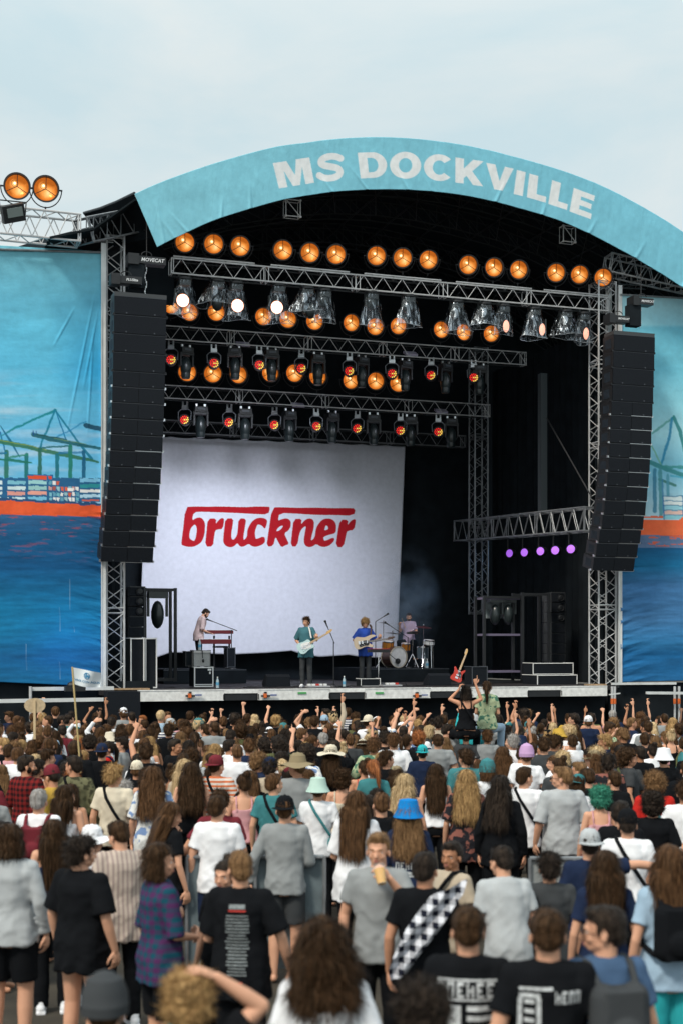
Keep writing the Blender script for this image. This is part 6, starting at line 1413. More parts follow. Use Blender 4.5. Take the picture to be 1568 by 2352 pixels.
# red topped keyboard in front of the bassist, pedals, bottles, monitors
p = A(515*0+847, 1495, 3.2); q = A(898, 1495, 3.2); q.z = p.z
root = empty('stage_piano', (p.x, 3.2, DECK), 'small red-topped keyboard on a thin stand before the bass drum', 'keyboard'); m = MB(); m.box((p+q)/2*1.0+Vector((-.05,0,0)), (.56,.26,.09)); part(m, 'case', BLK, root); m = MB(); m.box((p+q)/2+Vector((-.05,0,.052)), (.56,.26,.012)); part(m, 'top_plate', mat('red plate', (.45,.02,.03), .4), root); m = MB(); c = (p+q)/2; m.tube((c.x-.05,3.2,DECK), (c.x-.05,3.2,c.z-.05), .016); m.tube((c.x-.3,3.2,DECK+.015), (c.x+.2,3.2,DECK+.015), .016); part(m, 'stand', CHROME, root)
for x0, x1, t, lb in ((705,755,.5,'pale pedalboard with cables at the feet of the teal-shirted guitarist'),(874,918,.9,'pale pedalboard with cables right of the low rack case')):
    p = A(x0, 1577, t); q = A(x1, 1577, t); root = empty('pedalboard', (p.x,t,DECK), lb, 'pedalboard'); m = MB(); m.box(((p.x+q.x)/2, t, DECK+.03), (q.x-p.x, .3, .04)); part(m, 'board', mat('grey board', (.35,.36,.38), .5), root)
    r_ = random.Random(x0)
    for i in range(5): m = MB(); m.box((p.x+.06+i*(q.x-p.x-.1)/4.6, t+r_.uniform(-.05,.05), DECK+.075), (.07,.11,.045)); part(m, 'pedal', r_.choice([WHT, RED, SEAM, WHT]), root)
    m = MB(); m.path([Vector((q.x,t,DECK+.06)), Vector((q.x+.12,t-.05,DECK+.10)), Vector((q.x+.2,t,DECK+.01)), Vector((q.x+.5,t+.2,DECK+.01))], .008); part(m, 'cable', BLK, root)
WATER = mat('clear bottle', (.55,.68,.75), .1, alpha=.75); LBL = mat('blue bottle label', (.10,.35,.55), .5)
for x, t, z_, lb in ((790,.9,DECK,'clear water bottle with blue label standing on the stage floor'),(459,1.65,None,'clear water bottle on the small amplifier'),(1588*0+980,5.75,RISER,'small water bottle on the drum riser edge'),(500,1.0,DECK,'small bottle beside the white-edged case')):
    p = onstage(x, t, z_ if z_ is not None else A(444,1494,1.6).z+.004); sc_ = 1.2; root = empty('water_bottle', p, lb, 'bottle'); Mx = Matrix.Translation(p) @ Matrix.Scale(sc_, 4); m = MB(); m.lathe([(.001,.0),(.033,.0),(.034,.02),(.032,.15),(.012,.20),(.012,.22),(.001,.22)], 14, Mx); part(m, 'bottle', WATER, root, True); m = MB(); m.lathe([(.0345,.06),(.0345,.12)], 14, Mx); part(m, 'label', LBL, root, True); m = MB(); m.lathe([(.001,.235),(.015,.235),(.015,.21)], 10, Mx); part(m, 'cap', WHT, root)
# smoke drifting right of the white cloth
sm_ = bpy.data.materials.new('smoke'); sm_.use_nodes = True; n_ = sm_.node_tree.nodes; l_ = sm_.node_tree.links; n_.clear(); o_ = n_.new('ShaderNodeOutputMaterial'); pv = n_.new('ShaderNodeVolumePrincipled'); pv.inputs['Color'].default_value = (.45,.62,.80,1); tc_ = n_.new('ShaderNodeTexCoord'); nn_ = n_.new('ShaderNodeTexNoise'); nn_.inputs['Scale'].default_value = 1.3; nn_.inputs['Detail'].default_value = 4; l_.new(tc_.outputs['Object'], nn_.inputs[0])
ln_ = n_.new('ShaderNodeVectorMath'); ln_.operation = 'LENGTH'; mp_ = n_.new('ShaderNodeMapping'); mp_.inputs['Scale'].default_value = (1/1.0,1/1.3,1/1.9); l_.new(tc_.outputs['Object'], mp_.inputs[0]); l_.new(mp_.outputs[0], ln_.inputs[0])
fr = n_.new('ShaderNodeMapRange'); fr.inputs['From Min'].default_value = 1.0; fr.inputs['From Max'].default_value = .1; fr.inputs['To Min'].default_value = 0; fr.inputs['To Max'].default_value = 1.0; l_.new(ln_.outputs['Value'], fr.inputs[0]); mu = n_.new('ShaderNodeMath'); mu.operation = 'MULTIPLY'; l_.new(fr.outputs[0], mu.inputs[0]); th = n_.new('ShaderNodeMapRange'); th.inputs['From Min'].default_value = .42; th.inputs['From Max'].default_value = .68; l_.new(nn_.outputs[0], th.inputs[0]); l_.new(th.outputs[0], mu.inputs[1]); l_.new(mu.outputs[0], pv.inputs['Density']); l_.new(pv.outputs[0], o_.inputs['Volume'])
p = A(938, 1385, 7.3); m = MB(); m.ball(p, (1.0,1.3,1.9), 20); o = solo(m, 'smoke', sm_, p, 'thin blue stage smoke drifting behind the drummer', 'smoke', kind='stuff')
spot('smoke_light', A(1169,1271,7.5), tuple(A(960,1400,7.0)), 320, (.35,.6,1), 50)

# cables, tape marks and floor wedges
r_ = random.Random(12)
for i, (x0, x1, t, lb) in enumerate(((560,690,.8,'black cable looping across the floor left of the teal-shirted guitarist'),(775,835,1.0,'black cable between the microphone stand and the rack case'),(920,1060,1.2,'black cable winding across the floor right of the pedalboards'))):
    a = onstage(x0, t, DECK+.012); b = onstage(x1, t+.5, DECK+.012); m = MB(); pts = [a+(b-a)*(k/16)+Vector((0, .16*math.sin(k*.8+i), 0)) for k in range(17)]; m.path(pts, .011, 6); solo(m, 'cable', BLK, a, lb, 'cable')
for x, lb in ((640,'black floor monitor wedge left of the teal-shirted guitarist'),(1010,'black floor monitor wedge right of the bass drum')):
    p = onstage(x, 1.3, DECK+.005); root = empty('floor_monitor', p, lb, 'speaker'); m = MB(); m.prism([(0,0),(.42,0),(.42,.12),(.12,.32),(0,.26)], .62, Matrix.Translation(p) @ Euler((R(90),0,R(90))).to_matrix().to_4x4()); part(m, 'cabinet', BLKG, root)
# ------------------------------------------------------------------ crowd: people who can be told apart in the photograph
def place_p(x, yt, d, rz=0):
    h = min(1.90, max(1.60, 2.80-(yt-HY)*d/FPX+.008*max(0, d-6)))
    for _ in range(12): d = .5*d+.5*(ZC-h-gz(d))*FPX/(yt-HY)      # where a person this tall reaches that height in the picture
    p = W(x, HY, d); p.z = gz(d); return p, h
HANDP = []; KEEP = []
CROSS = {}
def PP(x, yt, d, label, rz=0, **kw):
    hat = kw.get('hat'); p, h = place_p(x, yt, d); hh = h-(.03 if (hat or kw.get('hair', ('', ''))[0] in ('curly','afro','messy','bun')) else 0)
    kw.setdefault('detail', p.y < 12.5); HANDP.append((p.x, p.y, .30)); KEEP.append((x, yt, p.y)); return person(label, p, R(rz), height=hh, seed=int(x), **kw)
# nearest heads, out of focus along the bottom edge
PP(243,2228,5.2,'person in a plain grey cap seen from behind at the bottom left', hair=('buzz','dark brown'), hat=('beanie','charcoal'), top=('tee','black'))
PP(437,2212,5.3,'person with short curly blond hair, hand raised to the head, bottom left', rz=-6, arms=('down','head'), hair=('curly','dark blond'), top=('tee','black'), item=('strap','turquoise'))
PP(745,2108,5.7,'person with big dark wavy hair and white t-shirt at the bottom centre', fem=True, hair=('wavy','dark brown'), top=('over','white'), item=('strap','charcoal'), seed=None or 1) if False else PP(745,2108,5.7,'person with big dark wavy hair and white t-shirt at the bottom centre', fem=True, hair=('big','dark brown'), top=('over','white'))
PP(968,2235,5.1,'person with round dark curly hair cut off by the bottom edge', hair=('curly','black'), top=('tee','grey'))
PP(590,2335,4.4,'top of a dark head cut by the bottom edge, left of centre', hair=('messy','black'), top=('tee','black'))
b1p = PP(1074,2072,6.2,'short-haired person in a black t-shirt with a white block print on the back', rz=-8, yaw=8, hair=('short','dark brown'), top=('tee','black'))
b2p = PP(1256,2078,6.0,'short-haired person in a black t-shirt with L-shaped white print on the back', rz=4, yaw=-6, hair=('short','dark brown'), top=('tee','black'), wid=1.05)
PP(1385,2072,6.1,'person in glasses looking left, blue-grey t-shirt and backpack strap', rz=14, yaw=65, hair=('short','black'), top=('tee','denim blue'), glasses=True, face=True, item=('backpack','charcoal'))
PP(1535,1935,7.6,'person with very long brown hair, black bag and turquoise shorts at the right edge', rz=6, fem=True, hair=('long','brown'), top=('tee','pale blue'), bottom=('shorts','turquoise'), item=('backpack','black'))
# second row
PP(368,1932,8.0,'person with a brown bob in a blue and purple plaid shirt, facing right', rz=-58, fem=True, arms=('down','front'), yaw=-18, hair=('bob','dark brown'), top=('shirt','blue plaid'), bottom=('shorts','black'), face=True)
b3p = PP(553,1948,7.9,'short-haired person in a black t-shirt with a column of small print, looking left', rz=-6, arms=('front','out'), yaw=22, hair=('short','light brown'), top=('over','black'), bottom=('trousers','black'))
PP(515,1962,8.9,'dark-haired person facing back, half hidden behind the printed black t-shirt', rz=150, fem=True, yaw=10, hair=('bun','black'), top=('tee','black'), face=True)
beer = PP(868,1908,8.3,'person in a grey t-shirt facing the camera and drinking beer', rz=176, arms=('drink','down'), yaw=-8, hair=('short','light brown'), top=('tee','grey'), bottom=('trousers','black'), face=True, skin=0)
b4p = PP(976,1950,7.9,'person in black with a black and white checked shirt slung over the shoulder', rz=-12, yaw=-10, hair=('short','black'), top=('tee','black'), bottom=('trousers','black'), skin=1)
PP(1034,1928,9.0,'smiling dark-haired person in a beige t-shirt turned toward the camera', rz=128, yaw=20, arms=('down','front'), hair=('short','black'), top=('tee','beige'), face=True, skin=2, item=('strap','black'))
PP(1168,1938,8.5,'stooping dark-haired person in a light grey t-shirt right of the checked shirt', rz=14, lean=16, yaw=18, arms=('front','front'), hair=('short','black'), top=('tee','light grey'), bottom=('trousers','charcoal'))
PP(1440,1848,9.6,'person in a white t-shirt with a black bag strap across the back', rz=-4, hair=('short','black'), hat=('cap','black'), top=('tee','white'), item=('strap','black'), bottom=('shorts','black'))
PP(1352,1893,9.1,'person in a grey backwards cap with an arm round the neighbour on the right', rz=4, yaw=0, arms=('down','side'), hair=('short','black'), hat=('backcap','light grey'), top=('tee','navy'))
PP(1388,1948,8.1,'person with long dark brown hair in a navy top in front of the grey cap', rz=0, fem=True, hair=('long','dark brown'), top=('tee','navy'))
PP(188,1908,8.5,'person with tousled dark hair in a huge black t-shirt and bare legs', rz=-30, yaw=-22, hair=('messy','black'), top=('over','black'), bottom=None, shoes='boots', face=True, wid=1.08)
PP(215,1893,10.6,'person in a white sun hat behind the big black t-shirt', rz=-40, hair=('messy','dark brown'), hat=('sunhat','white'), top=('tee','white'))
PP(278,1880,9.3,'dark-haired person in a vertically striped beige shirt looking down', rz=24, yaw=24, pitch=-18, hair=('short','dark brown'), top=('over','beige striped'), bottom=('trousers','black'))
PP(24,1888,8.7,'person in a loose grey sweater and black shorts at the left edge', rz=-6, fem=True, hair=('bob','dark brown'), top=('long','light grey'), bottom=('shorts','black'), wid=1.1)
PP(122,1878,9.7,'person with long dark hair and a bare shoulder beside the black t-shirt', rz=10, fem=True, yaw=20, hair=('long','dark brown'), top=('tank','navy'))
PP(388,1838,10.4,'person with long brown hair leaning right in a black top', rz=-50, fem=True, yaw=-20, pitch=-15, arms=('shoulder','down'), hair=('long','brown'), top=('tee','black'), bottom=('tight','denim blue'))
PP(500,1822,10.2,'short-haired person in a plain white t-shirt with an arm folded', rz=-4, yaw=-14, arms=('down','front'), hair=('short','dark brown'), top=('tee','white'), bottom=('shorts','navy'))
PP(655,1818,10.1,'person in a black cap and grey long-sleeved shirt with dark shorts', rz=-4, arms=('out','front'), hair=('short','brown'), hat=('backcap','black'), top=('long','grey'), bottom=('shorts','charcoal'))
PP(730,1783,12.3,'person in a mint bucket hat and white t-shirt with crossed strap', rz=4, hair=('short','brown'), hat=('bucket','mint'), top=('tee','white'), item=('crossbag','teal'))
PP(818,1812,10.1,'person with very long brown hair in a loose white t-shirt', rz=-4, fem=True, yaw=-12, arms=('front','down'), hair=('long','brown'), top=('over','white'), bottom=('tight','black'))
b5p = PP(937,1832,10.2,'person in a bright blue bucket hat and dark jacket with white print', rz=-4, fem=True, hair=('wavy','light brown'), hat=('bucket','bright blue'), top=('jacket','navy'), item=None)
PP(630,1773,12.0,'person in a dark teal t-shirt turning right beside the mint hat', rz=-10, yaw=-40, hair=('short','brown'), top=('tee','teal'), item=('strap','black'))
PP(930,1775,12.4,'platinum blond person in black straps above the blue bucket hat', rz=-10, fem=True, yaw=-20, hair=('wavy','blond'), top=('tank','black'))
PP(1290,1757,11.7,'person in sunglasses and light grey shirt looking left', rz=10, yaw=60, hair=('short','light brown'), top=('shirt','light grey'), glasses=True, face=True, bottom=('trousers','black'), wid=1.1)
PP(1150,1778,11.2,'person with long wavy black hair and a black jacket', rz=-12, fem=True, yaw=-20, hair=('wavy','black'), top=('jacket','black'), skin=1)
PP(1203,1758,12.2,'dark-haired person in a white t-shirt with a black strap, turned right', rz=-6, yaw=-50, hair=('short','dark brown'), top=('tee','white'), item=('strap','black'))
PP(1070,1765,11.8,'person with golden curls wearing a dark floral shirt', rz=0, fem=True, hair=('wavy','dark blond'), top=('over','dark floral'))
PP(1377,1800,11.6,'person with bright green curly hair and bare shoulders', rz=0, fem=True, hair=('curly','green'), top=('tank','pink'))
PP(1502,1768,12.0,'curly-haired person in a red jacket with a dark cross strap', rz=0, hair=('curly','light brown'), top=('jacket','red'), item=('crossbag','teal'))
PP(1497,1812,10.8,'person with black curly hair in a black top in front of the red jacket', rz=0, hair=('curly','black'), top=('over','black'))
PP(352,1757,11.6,'person with long brown hair in a white blouse with blue flowers', rz=0, fem=True, hair=('wavy','brown'), top=('over','floral white'), bottom=('tight','denim blue'))
PP(263,1748,12.0,'blond person in a cream t-shirt carrying a black sling bag', rz=-10, yaw=-20, hair=('messy','dark blond'), top=('tee','cream'), item=('crossbag','black'), bottom=('trousers','black'))
PP(62,1732,12.2,'bearded dark-haired person in a red plaid shirt looking right', rz=-25, yaw=-50, hair=('short','black'), top=('shirt','red plaid'), beard=True, face=True, skin=1)
PP(90,1808,10.7,'grey-haired person in a white t-shirt with a maroon backpack', rz=-4, hair=('short','grey'), top=('tee','white'), item=('backpack','maroon'))
PP(498,1728,12.6,'person in a maroon cap and orange striped t-shirt', rz=-8, yaw=-30, hair=('short','dark brown'), hat=('backcap','maroon'), top=('tee','orange striped'), item=('strap','black'))
PP(152,1800,11.3,'dark-haired person in a light tank top between the backpack and the sling bag', fem=True, rz=-10, yaw=-30, hair=('long','dark brown'), top=('tank','white'))
PP(440,1748,12.2,'person with curly brown hair in a black tank top left of the striped shirt', fem=True, hair=('wavy','dark brown'), top=('tank','black'), rz=6)
PP(425,1742,13.2,'person with long blond waves left of the maroon cap', fem=True, hair=('wavy','blond'), top=('tee','beige'))
PP(1208,1708,15.0,'person in a lilac knitted beanie', hair=('short','brown'), hat=('beanie','lilac'), top=('tee','white'))
PP(1523,1716,15.6,'person in a white bucket hat near the right edge', hair=('short','black'), hat=('bucket','white'), top=('tee','black'))
PP(760,1710,16.6,'person in a wide cream sun hat', fem=True, hair=('wavy','dark brown'), hat=('sunhat','cream'), top=('tee','black'))
PP(969,1706,17.4,'person in a turquoise cap worn backwards in the middle of the crowd', hair=('short','black'), hat=('backcap','turquoise'), top=('tee','navy'))
PP(1005,1684,18.6,'broad person with short dark hair in a grey t-shirt right of the turquoise cap', hair=('short','dark brown'), top=('tee','grey'), wid=1.15)
PP(235,1702,16.2,'person in a navy backward cap and black t-shirt above the sling bag', hair=('short','dark brown'), hat=('backcap','navy'), top=('tee','black'))
PP(1350,1640,24.0,'person in a white cap near the right tower', hair=('short','brown'), hat=('cap','white'), top=('tee','navy'), arms=('down','down'))
PP(1123,1642,24.5,'person in a camouflage cap right of the two riders', hair=('short','brown'), hat=('cap','camouflage'), top=('tee','grey'))
PP(1540,1672,20.5,'blond person with a bun near the right edge', fem=True, hair=('bun','blond'), top=('tank','black'))
PP(560,1768,12.2,'person with a dark bun and a pink shirt beside the striped shirt', fem=True, rz=8, hair=('bun','dark brown'), top=('tank','pink'), yaw=20)
PP(785,1762,13.3,'person with big dark curls and a cream top', fem=True, hair=('curly','dark brown'), top=('tank','cream'))
PP(1000,1752,13.6,'person with long straight dark hair in white straps', fem=True, hair=('long','dark brown'), top=('tank','white'))
PP(1115,1742,14.0,'person in a teal head covering looking down left of the white t-shirt', fem=True, rz=40, hair=('bob','brown'), hat=('beanie','teal'), top=('tee','white'))
PP(1425,1835,10.4,'person with short black hair behind the white t-shirt and strap', hair=('short','black'), top=('tee','black'), rz=-20, yaw=-20)
PP(1082,1652,20.6,'person raising a turquoise sleeved arm below the red guitar', rz=0, arms=('point','down'), hair=('short','black'), top=('long','turquoise'))
PP(1260,1945,9.9,'dark-haired person in a charcoal t-shirt before the pale barrier', hair=('messy','black'), top=('tee','charcoal'))

# prints, lettering and things carried
def back_print(root, quads, M, name='print', z0=1.36, rot=0, sx=1.0):
    "small flat marks laid on the back of the shirt, following its surface"
    top = [c for c in root.children if c.name.split('.')[0] in ('t_shirt','jacket','sweater')][0]; me = top.data; bvh = BVHTree.FromPolygons([v.co for v in me.vertices], [tuple(p.vertices) for p in me.polygons]); m = MB()
    for (x0, z0_, x1, z1) in quads:
        nx = max(1, int(abs(x1-x0)/.02)); nz = max(1, int(abs(z1-z0_)/.02)); o = len(m.v)
        for j in range(nz+1):
            for i in range(nx+1):
                x = x0+(x1-x0)*i/nx; z = z0_+(z1-z0_)*j/nz; h = bvh.ray_cast(Vector((x,-.6,z)), Vector((0,1,0))); y = (h[0].y if h[0] else -.13)-.004; m.v.append((x, y, z))
        for j in range(nz):
            for i in range(nx): m.f.append((o+j*(nx+1)+i, o+j*(nx+1)+i+1, o+(j+1)*(nx+1)+i+1, o+(j+1)*(nx+1)+i)); m.m.append(0)
    o = bpy.data.objects.new(name, m.mesh(name, [M], (0,0,0))); link(o, top); return o
PRW = mat('worn white print', (.55,.58,.60), .9, noise_amt=.35, nscale=40)
def blocks(x0, z0, x1, z1, n, r_, gap=.28):
    out = []; w_ = (x1-x0)/n
    for i in range(n):
        a = x0+i*w_; k = r_.choice((0,1,2,3)); b = a+w_*(1-gap)
        out += [(a, z0, a+w_*.22, z1)]
        if k in (0, 1, 2): out += [(a+w_*.22, z1-(z1-z0)*.22, b, z1)]
        if k in (1, 3): out += [(b-w_*.2, z0, b, z1-(z1-z0)*.22)]
        if k in (0, 2, 3): out += [(a+w_*.22, z0+(z1-z0)*.38, b-w_*.21, z0+(z1-z0)*.58)]
        if k in (0, 2): out += [(a+w_*.22, z0, b, z0+(z1-z0)*.2)]
    return out
r_ = random.Random(3)
back_print(b1p, blocks(-.15,1.30,.15,1.38,6,r_)+[(-.15,1.385,.15,1.395),(-.15,1.285,.15,1.295)]+[(.0,1.235-.05*i,.14,1.262-.05*i) for i in range(6)]+[(-.15,.98,-.03,1.262)], PRW)
back_print(b2p, [(-.15,1.34,-.06,1.36),(-.155,1.0,-.135,1.34),(-.075,1.0,-.055,1.34)]+[(-.125,1.31-.045*i,-.085,1.33-.045*i) for i in range(8)]+blocks(.01,1.31,.14,1.37,4,r_)+[(-.15,1.375,.0,1.39)], PRW)
r_ = random.Random(5); q = [(-.055,1.37,.055,1.40)]
for i in range(19): w_ = r_.uniform(.06,.085); q.append((-w_+.0,1.318-i*.022,w_,1.327-i*.022))
back_print(b3p, q, mat('faded small print', (.22,.25,.26), .9, noise_amt=.4, nscale=60)); back_print(b3p, [(-.06,1.352,.06,1.362)], RED, 'red_print_line'); back_print(b3p, [(-.04,.87,.04,.88)], RED, 'red_print_line')
r_ = random.Random(8); back_print(b5p, blocks(-.12,1.12,.12,1.19,5,r_)+[(-.10,1.05,.10,1.10)], PRW)
# beer
p = beer.location; m = MB(); c = W(872, 2008, beer.location.y-.30); m.lathe([(.034,-.08),(.046,.065),(.043,.065),(.032,-.075),(.001,-.075)], 18, Matrix.Translation(c) @ Euler((R(-28),R(-10),0)).to_matrix().to_4x4()); root = empty('beer_cup', c, 'clear plastic cup of beer held to the mouth of the grey-shirted drinker', 'cup', frame='W')
part(m, 'cup', mat('clear cup', (.7,.72,.72), .1, alpha=.12), root, True); m = MB(); m.lathe([(.001,-.072),(.0315,-.072),(.040,.035),(.001,.035)], 18, Matrix.Translation(c) @ Euler((R(-28),R(-10),0)).to_matrix().to_4x4()); part(m, 'beer', mat('beer', (.80,.42,.03), .2), root, True)
# checked shirt over the shoulder
m = MB(); d_ = b4p.location.y-.20
ctr = [(1030,2040,.16),(1010,2075,.20),(985,2110,.20),(965,2145,.19),(945,2180,.17),(925,2215,.13),(915,2245,.07)]; nn = 12; rows = []
for j, (x, y, hw) in enumerate(ctr):
    c = W(x, y, d_-.02*j*.5); row = []
    for i in range(nn+1): u = -1+2*i/nn; row.append(Vector((c.x+hw*u*.75, c.y-.03*math.cos(u*4+j)-.02, c.z+hw*u*.35)))
    rows.append(row)
for off in (0, .014):
    for row in rows: m.v += [tuple(v+Vector((0,off,0))) for v in row]
k = len(rows)*(nn+1)
for j in range(len(rows)-1):
    for i in range(nn):
        a = j*(nn+1)+i; m.f += [(a,a+1,a+nn+2,a+nn+1),(k+a,k+a+nn+1,k+a+nn+2,k+a+1)]; m.m += [0,0]
o = solo(m, 'checked_shirt', mat('dummy', (1,1,1)), W(985,2110,d_), 'black and white checked shirt hanging diagonally over a black t-shirt', 'shirt', frame='W', smooth=True)
chk = cmat('large check cloth', (.64,.66,.72), 'plaid', (.010,.012,.022), sc=.85); o.data.materials.clear(); o.data.materials.append(chk)
# two riders on shoulders, the red guitar
dr = 25.5
def rider(x, yt, label, **kw):
    top = ZC-(yt-HY)*dr/FPX; p = W(x, HY, kw.pop('d', dr)); h = 1.72; p.z = top-h*1.0; HANDP.append((p.x, p.y, .3)); return person(label, p, R(kw.pop('rz', 0)), height=h, seated=True, **kw)
rider(1069, 1574, 'person in a black strappy top riding on shoulders, lifting a red guitar', fem=True, hair=('bob','black'), top=('tank','black'), bottom=('trousers','black'), item=('strap','black'), skin=1, arms=(((.35,.04,1.50),(.13,.10,1.68),(-.3,.1,1),(-1,.2,0),'hold'), ((.34,.05,1.50),(.20,.08,1.78),(.0,.1,1),(0,1,0),'point')))
rider(1118, 1563, 'person with a dark ponytail and floral shirt riding on shoulders', d=26, fem=True, rz=-10, hair=('ponytail','dark brown'), top=('tee','floral green'), bottom=('trousers','pale blue'), skin=0, arms=('front','front'))
for x, hr, lb in ((1069,'short','person carrying the rider with the red guitar'),(1118,'messy','person carrying the rider in the floral shirt')):
    p = W(x, HY, 25.6); p.z = gz(25.6); person(lb, p, 0, height=1.76, hair=(hr,'brown'), top=('tee','charcoal' if x < 1100 else 'grey'), arms=('down','down'), detail=False)
o0 = W(1050, 1550, dr-.25); g_ = inst('electric_guitar', 'red electric guitar held up above the crowd', 'guitar', o0, W(1075,1487,dr-.1)-o0, (0,-1,.05)); guitar(g_, SG, HEADF, REDL, smoothpoly([(-.10,-.12),(.08,-.09),(.08,.02),(-.04,-.02)], 1), BLKL, MAPLE, 's'); g_.scale = (.64,)*3
# flag
p0 = W(182, 1690, 19.0); p1 = W(166, 1532, 19.0); m = MB(); m.tube(p0-Vector((-.02,0,.5)), p1, .012); fr_ = empty('flag', p0, 'white flag with blue droplet emblem and lettering on a bamboo pole', 'flag', frame='W'); part(m, 'pole', mat('bamboo', (.50,.38,.17), .6), fr_)
def fp(u, v):
    a = W(166, 1533, 19); b = W(232, 1546, 19.1); c = W(168, 1571, 19); d2 = W(230, 1579, 19.1); P = (a*(1-u)+b*u)*(1-v)+(c*(1-u)+d2*u)*v; P.y += .05*math.sin(u*7+v*2)*u; P.z -= .035*math.sin(u*3.1)*(v*1.0)*.6+.04*u*u*(1-v)*0; return P
m = MB(); nu, nv = 26, 14
for off in (0,.004):
    for j in range(nv+1):
        for i in range(nu+1): q = fp(i/nu, j/nv); m.v.append((q.x, q.y+off, q.z))
k = (nu+1)*(nv+1)
for j in range(nv):
    for i in range(nu): a = j*(nu+1)+i; m.f += [(a,a+1,a+nu+2,a+nu+1),(k+a,k+a+nu+1,k+a+nu+2,k+a+1)]; m.m += [0,0]
cl_ = part(m, 'flag_cloth', mat('flag white', (.68,.74,.78), .8), fr_, True)
BLU = mat('flag blue print', (.03,.20,.38), .8)
def flag_text(txt, cx, cz, size):
    cu = bpy.data.curves.new('x', 'FONT'); cu.body = txt; cu.size = 1; cu.align_x = 'CENTER'; cu.align_y = 'CENTER'; cu.offset = .02; o = bpy.data.objects.new('x', cu); COL.objects.link(o); bpy.context.view_layer.update(); me = bpy.data.meshes.new_from_object(o.evaluated_get(bpy.context.evaluated_depsgraph_get())); bpy.data.objects.remove(o)
    for v in me.vertices: q = fp(cx+v.co.x*size, cz-v.co.y*size*1.6); v.co = Vector((q.x, q.y-.006, q.z))-Vector(fr_['base'])
    me.materials.clear(); me.materials.append(BLU); me.name = 'lettering'; link(bpy.data.objects.new('lettering', me), fr_)
flag_text('VIVA CON AGUA', .52, .70, .115)
m = MB(); ec = (.52, .34)
def ep(dx, dz): q = fp(ec[0]+dx, ec[1]-dz*1.7); return (q.x, q.y-.006, q.z)
def eshape(pts): o = len(m.v); m.v += [ep(*p) for p in pts]; m.f.append(tuple(range(o, o+len(pts)))); m.m.append(0)
for i in range(22): a0, a1 = 2*math.pi*i/22, 2*math.pi*(i+1)/22; eshape([(.115*math.cos(a0),.115*math.sin(a0)),(.115*math.cos(a1),.115*math.sin(a1)),(.088*math.cos(a1),.088*math.sin(a1)),(.088*math.cos(a0),.088*math.sin(a0))])
eshape([(-.07,-.02),(-.02,.12),(.02,-.0),(.0,-.06),(-.05,-.07)]); eshape([(.03,-.06),(.02,.02),(.05,.05),(.08,.0),(.075,-.05)]); part(m, 'emblem', BLU, fr_)
# speech-bubble sign of cardboard
c = W(80, 1621, 22); m = MB(); pr = circ(0,0,.165,.115,-70,285,36)+[(.03,-.15),(.10,-.165),(.09,-.10)]
pr = circ(0,0,.165,.115,-35,300,36)+[(.085,-.10),(.15,-.165),(.10,-.09)]
m.prism(pr, .012, Matrix.Translation(c) @ Matrix.Rotation(R(90), 4, 'X')); root = empty('cardboard_sign', c-Vector((0,0,.5)), 'speech-bubble shaped cardboard sign on a stick', 'sign', frame='W'); CARD = mat('cardboard', (.46,.36,.23), .9, noise_amt=.2, nscale=20); part(m, 'board', CARD, root); m = MB(); m.box(c+Vector((0,-.02,-.22)), (.035,.02,.6)); part(m, 'stick', mat('pale wood', (.55,.42,.25), .7), root)
# crowd barriers
def barrier(x0, x1, ya, d, label, M):
    a = W(x0, ya, d); b = W(x1, ya, d); root = empty('crowd_barrier', (a.x, d, gz(d)), label, 'barrier', frame='W'); m = MB(); m.box2((a.x, d, gz(d)+.12), (b.x, d+.03, a.z)); part(m, 'panel', M, root)
    m = MB(); m.tube((a.x,d-.02,a.z), (b.x,d-.02,a.z), .022); 
    for t in (0,.5,1): m.tube((a.x+(b.x-a.x)*t,d-.03,gz(d)), (a.x+(b.x-a.x)*t,d-.03,a.z), .018)
    part(m, 'frame', ALUD, root)
BARM = mat('blue grey barrier panel', (.13,.17,.19), .6, .2, noise_amt=.3, nscale=4)
barrier(430, 745, 1968, 13.6, 'grey crowd barrier behind the people left of centre', BARM); barrier(1215, 1420, 1972, 13.4, 'pale metal crowd barrier behind the stooping person', mat('pale barrier panel', (.32,.34,.34), .6, .3, noise_amt=.3, nscale=5))

# ------------------------------------------------------------------ the rest of the crowd
def hides(px, py):
    "would a newcomer here stand in front of someone placed by hand?"
    X = CX+FPX*px/py; top = HY+(ZC-1.74-gz(py))*FPX/py
    return any(d2 > py and top < y2+.55*FPX/d2 and abs(X-x2) < .13*FPX/py+.12*FPX/d2 for x2, y2, d2 in KEEP)
cr = random.Random(21); USED = set(); ppl = []
def wch(r, items): t = sum(w for _, w in items); x = r.random()*t; 
def pick(items):
    t = sum(w for _, w in items); x = cr.random()*t
    for v, w_ in items:
        x -= w_
        if x <= 0: return v
    return items[-1][0]
d = 13.0; rows = 0
while d < 32.6:
    half = d*.243+1.5; x = -half+cr.uniform(0, .5); sp = .50
    while x < half:
        px, py = x+cr.uniform(-.12,.12), d+cr.uniform(-.22,.22)
        if all((px-a)**2+((py-b)*.9)**2 > (.35+r0*.42)**2 for a, b, r0 in HANDP) and not hides(px, py) and (cr.random() < (.93 if d > 19 else .8)): ppl.append((px, py)); HANDP.append((px, py, 0))
        x += sp*cr.uniform(.85, 1.25)
    d += .60+.006*d; rows += 1
seen_ = lambda p: abs(p[0]) < p[1]*.240+.38
ppl.sort(key=lambda p: (not seen_(p), p[1]))      # people outside the photograph's frame come last and join the mass
print('CROWD', len(ppl))
HW = {'short':'short','buzz':'cropped','messy':'tousled','curly':'curly','afro':'bushy','bob':'bobbed','long':'long straight','wavy':'long wavy','ponytail':'ponytailed','bun':'bunned'}
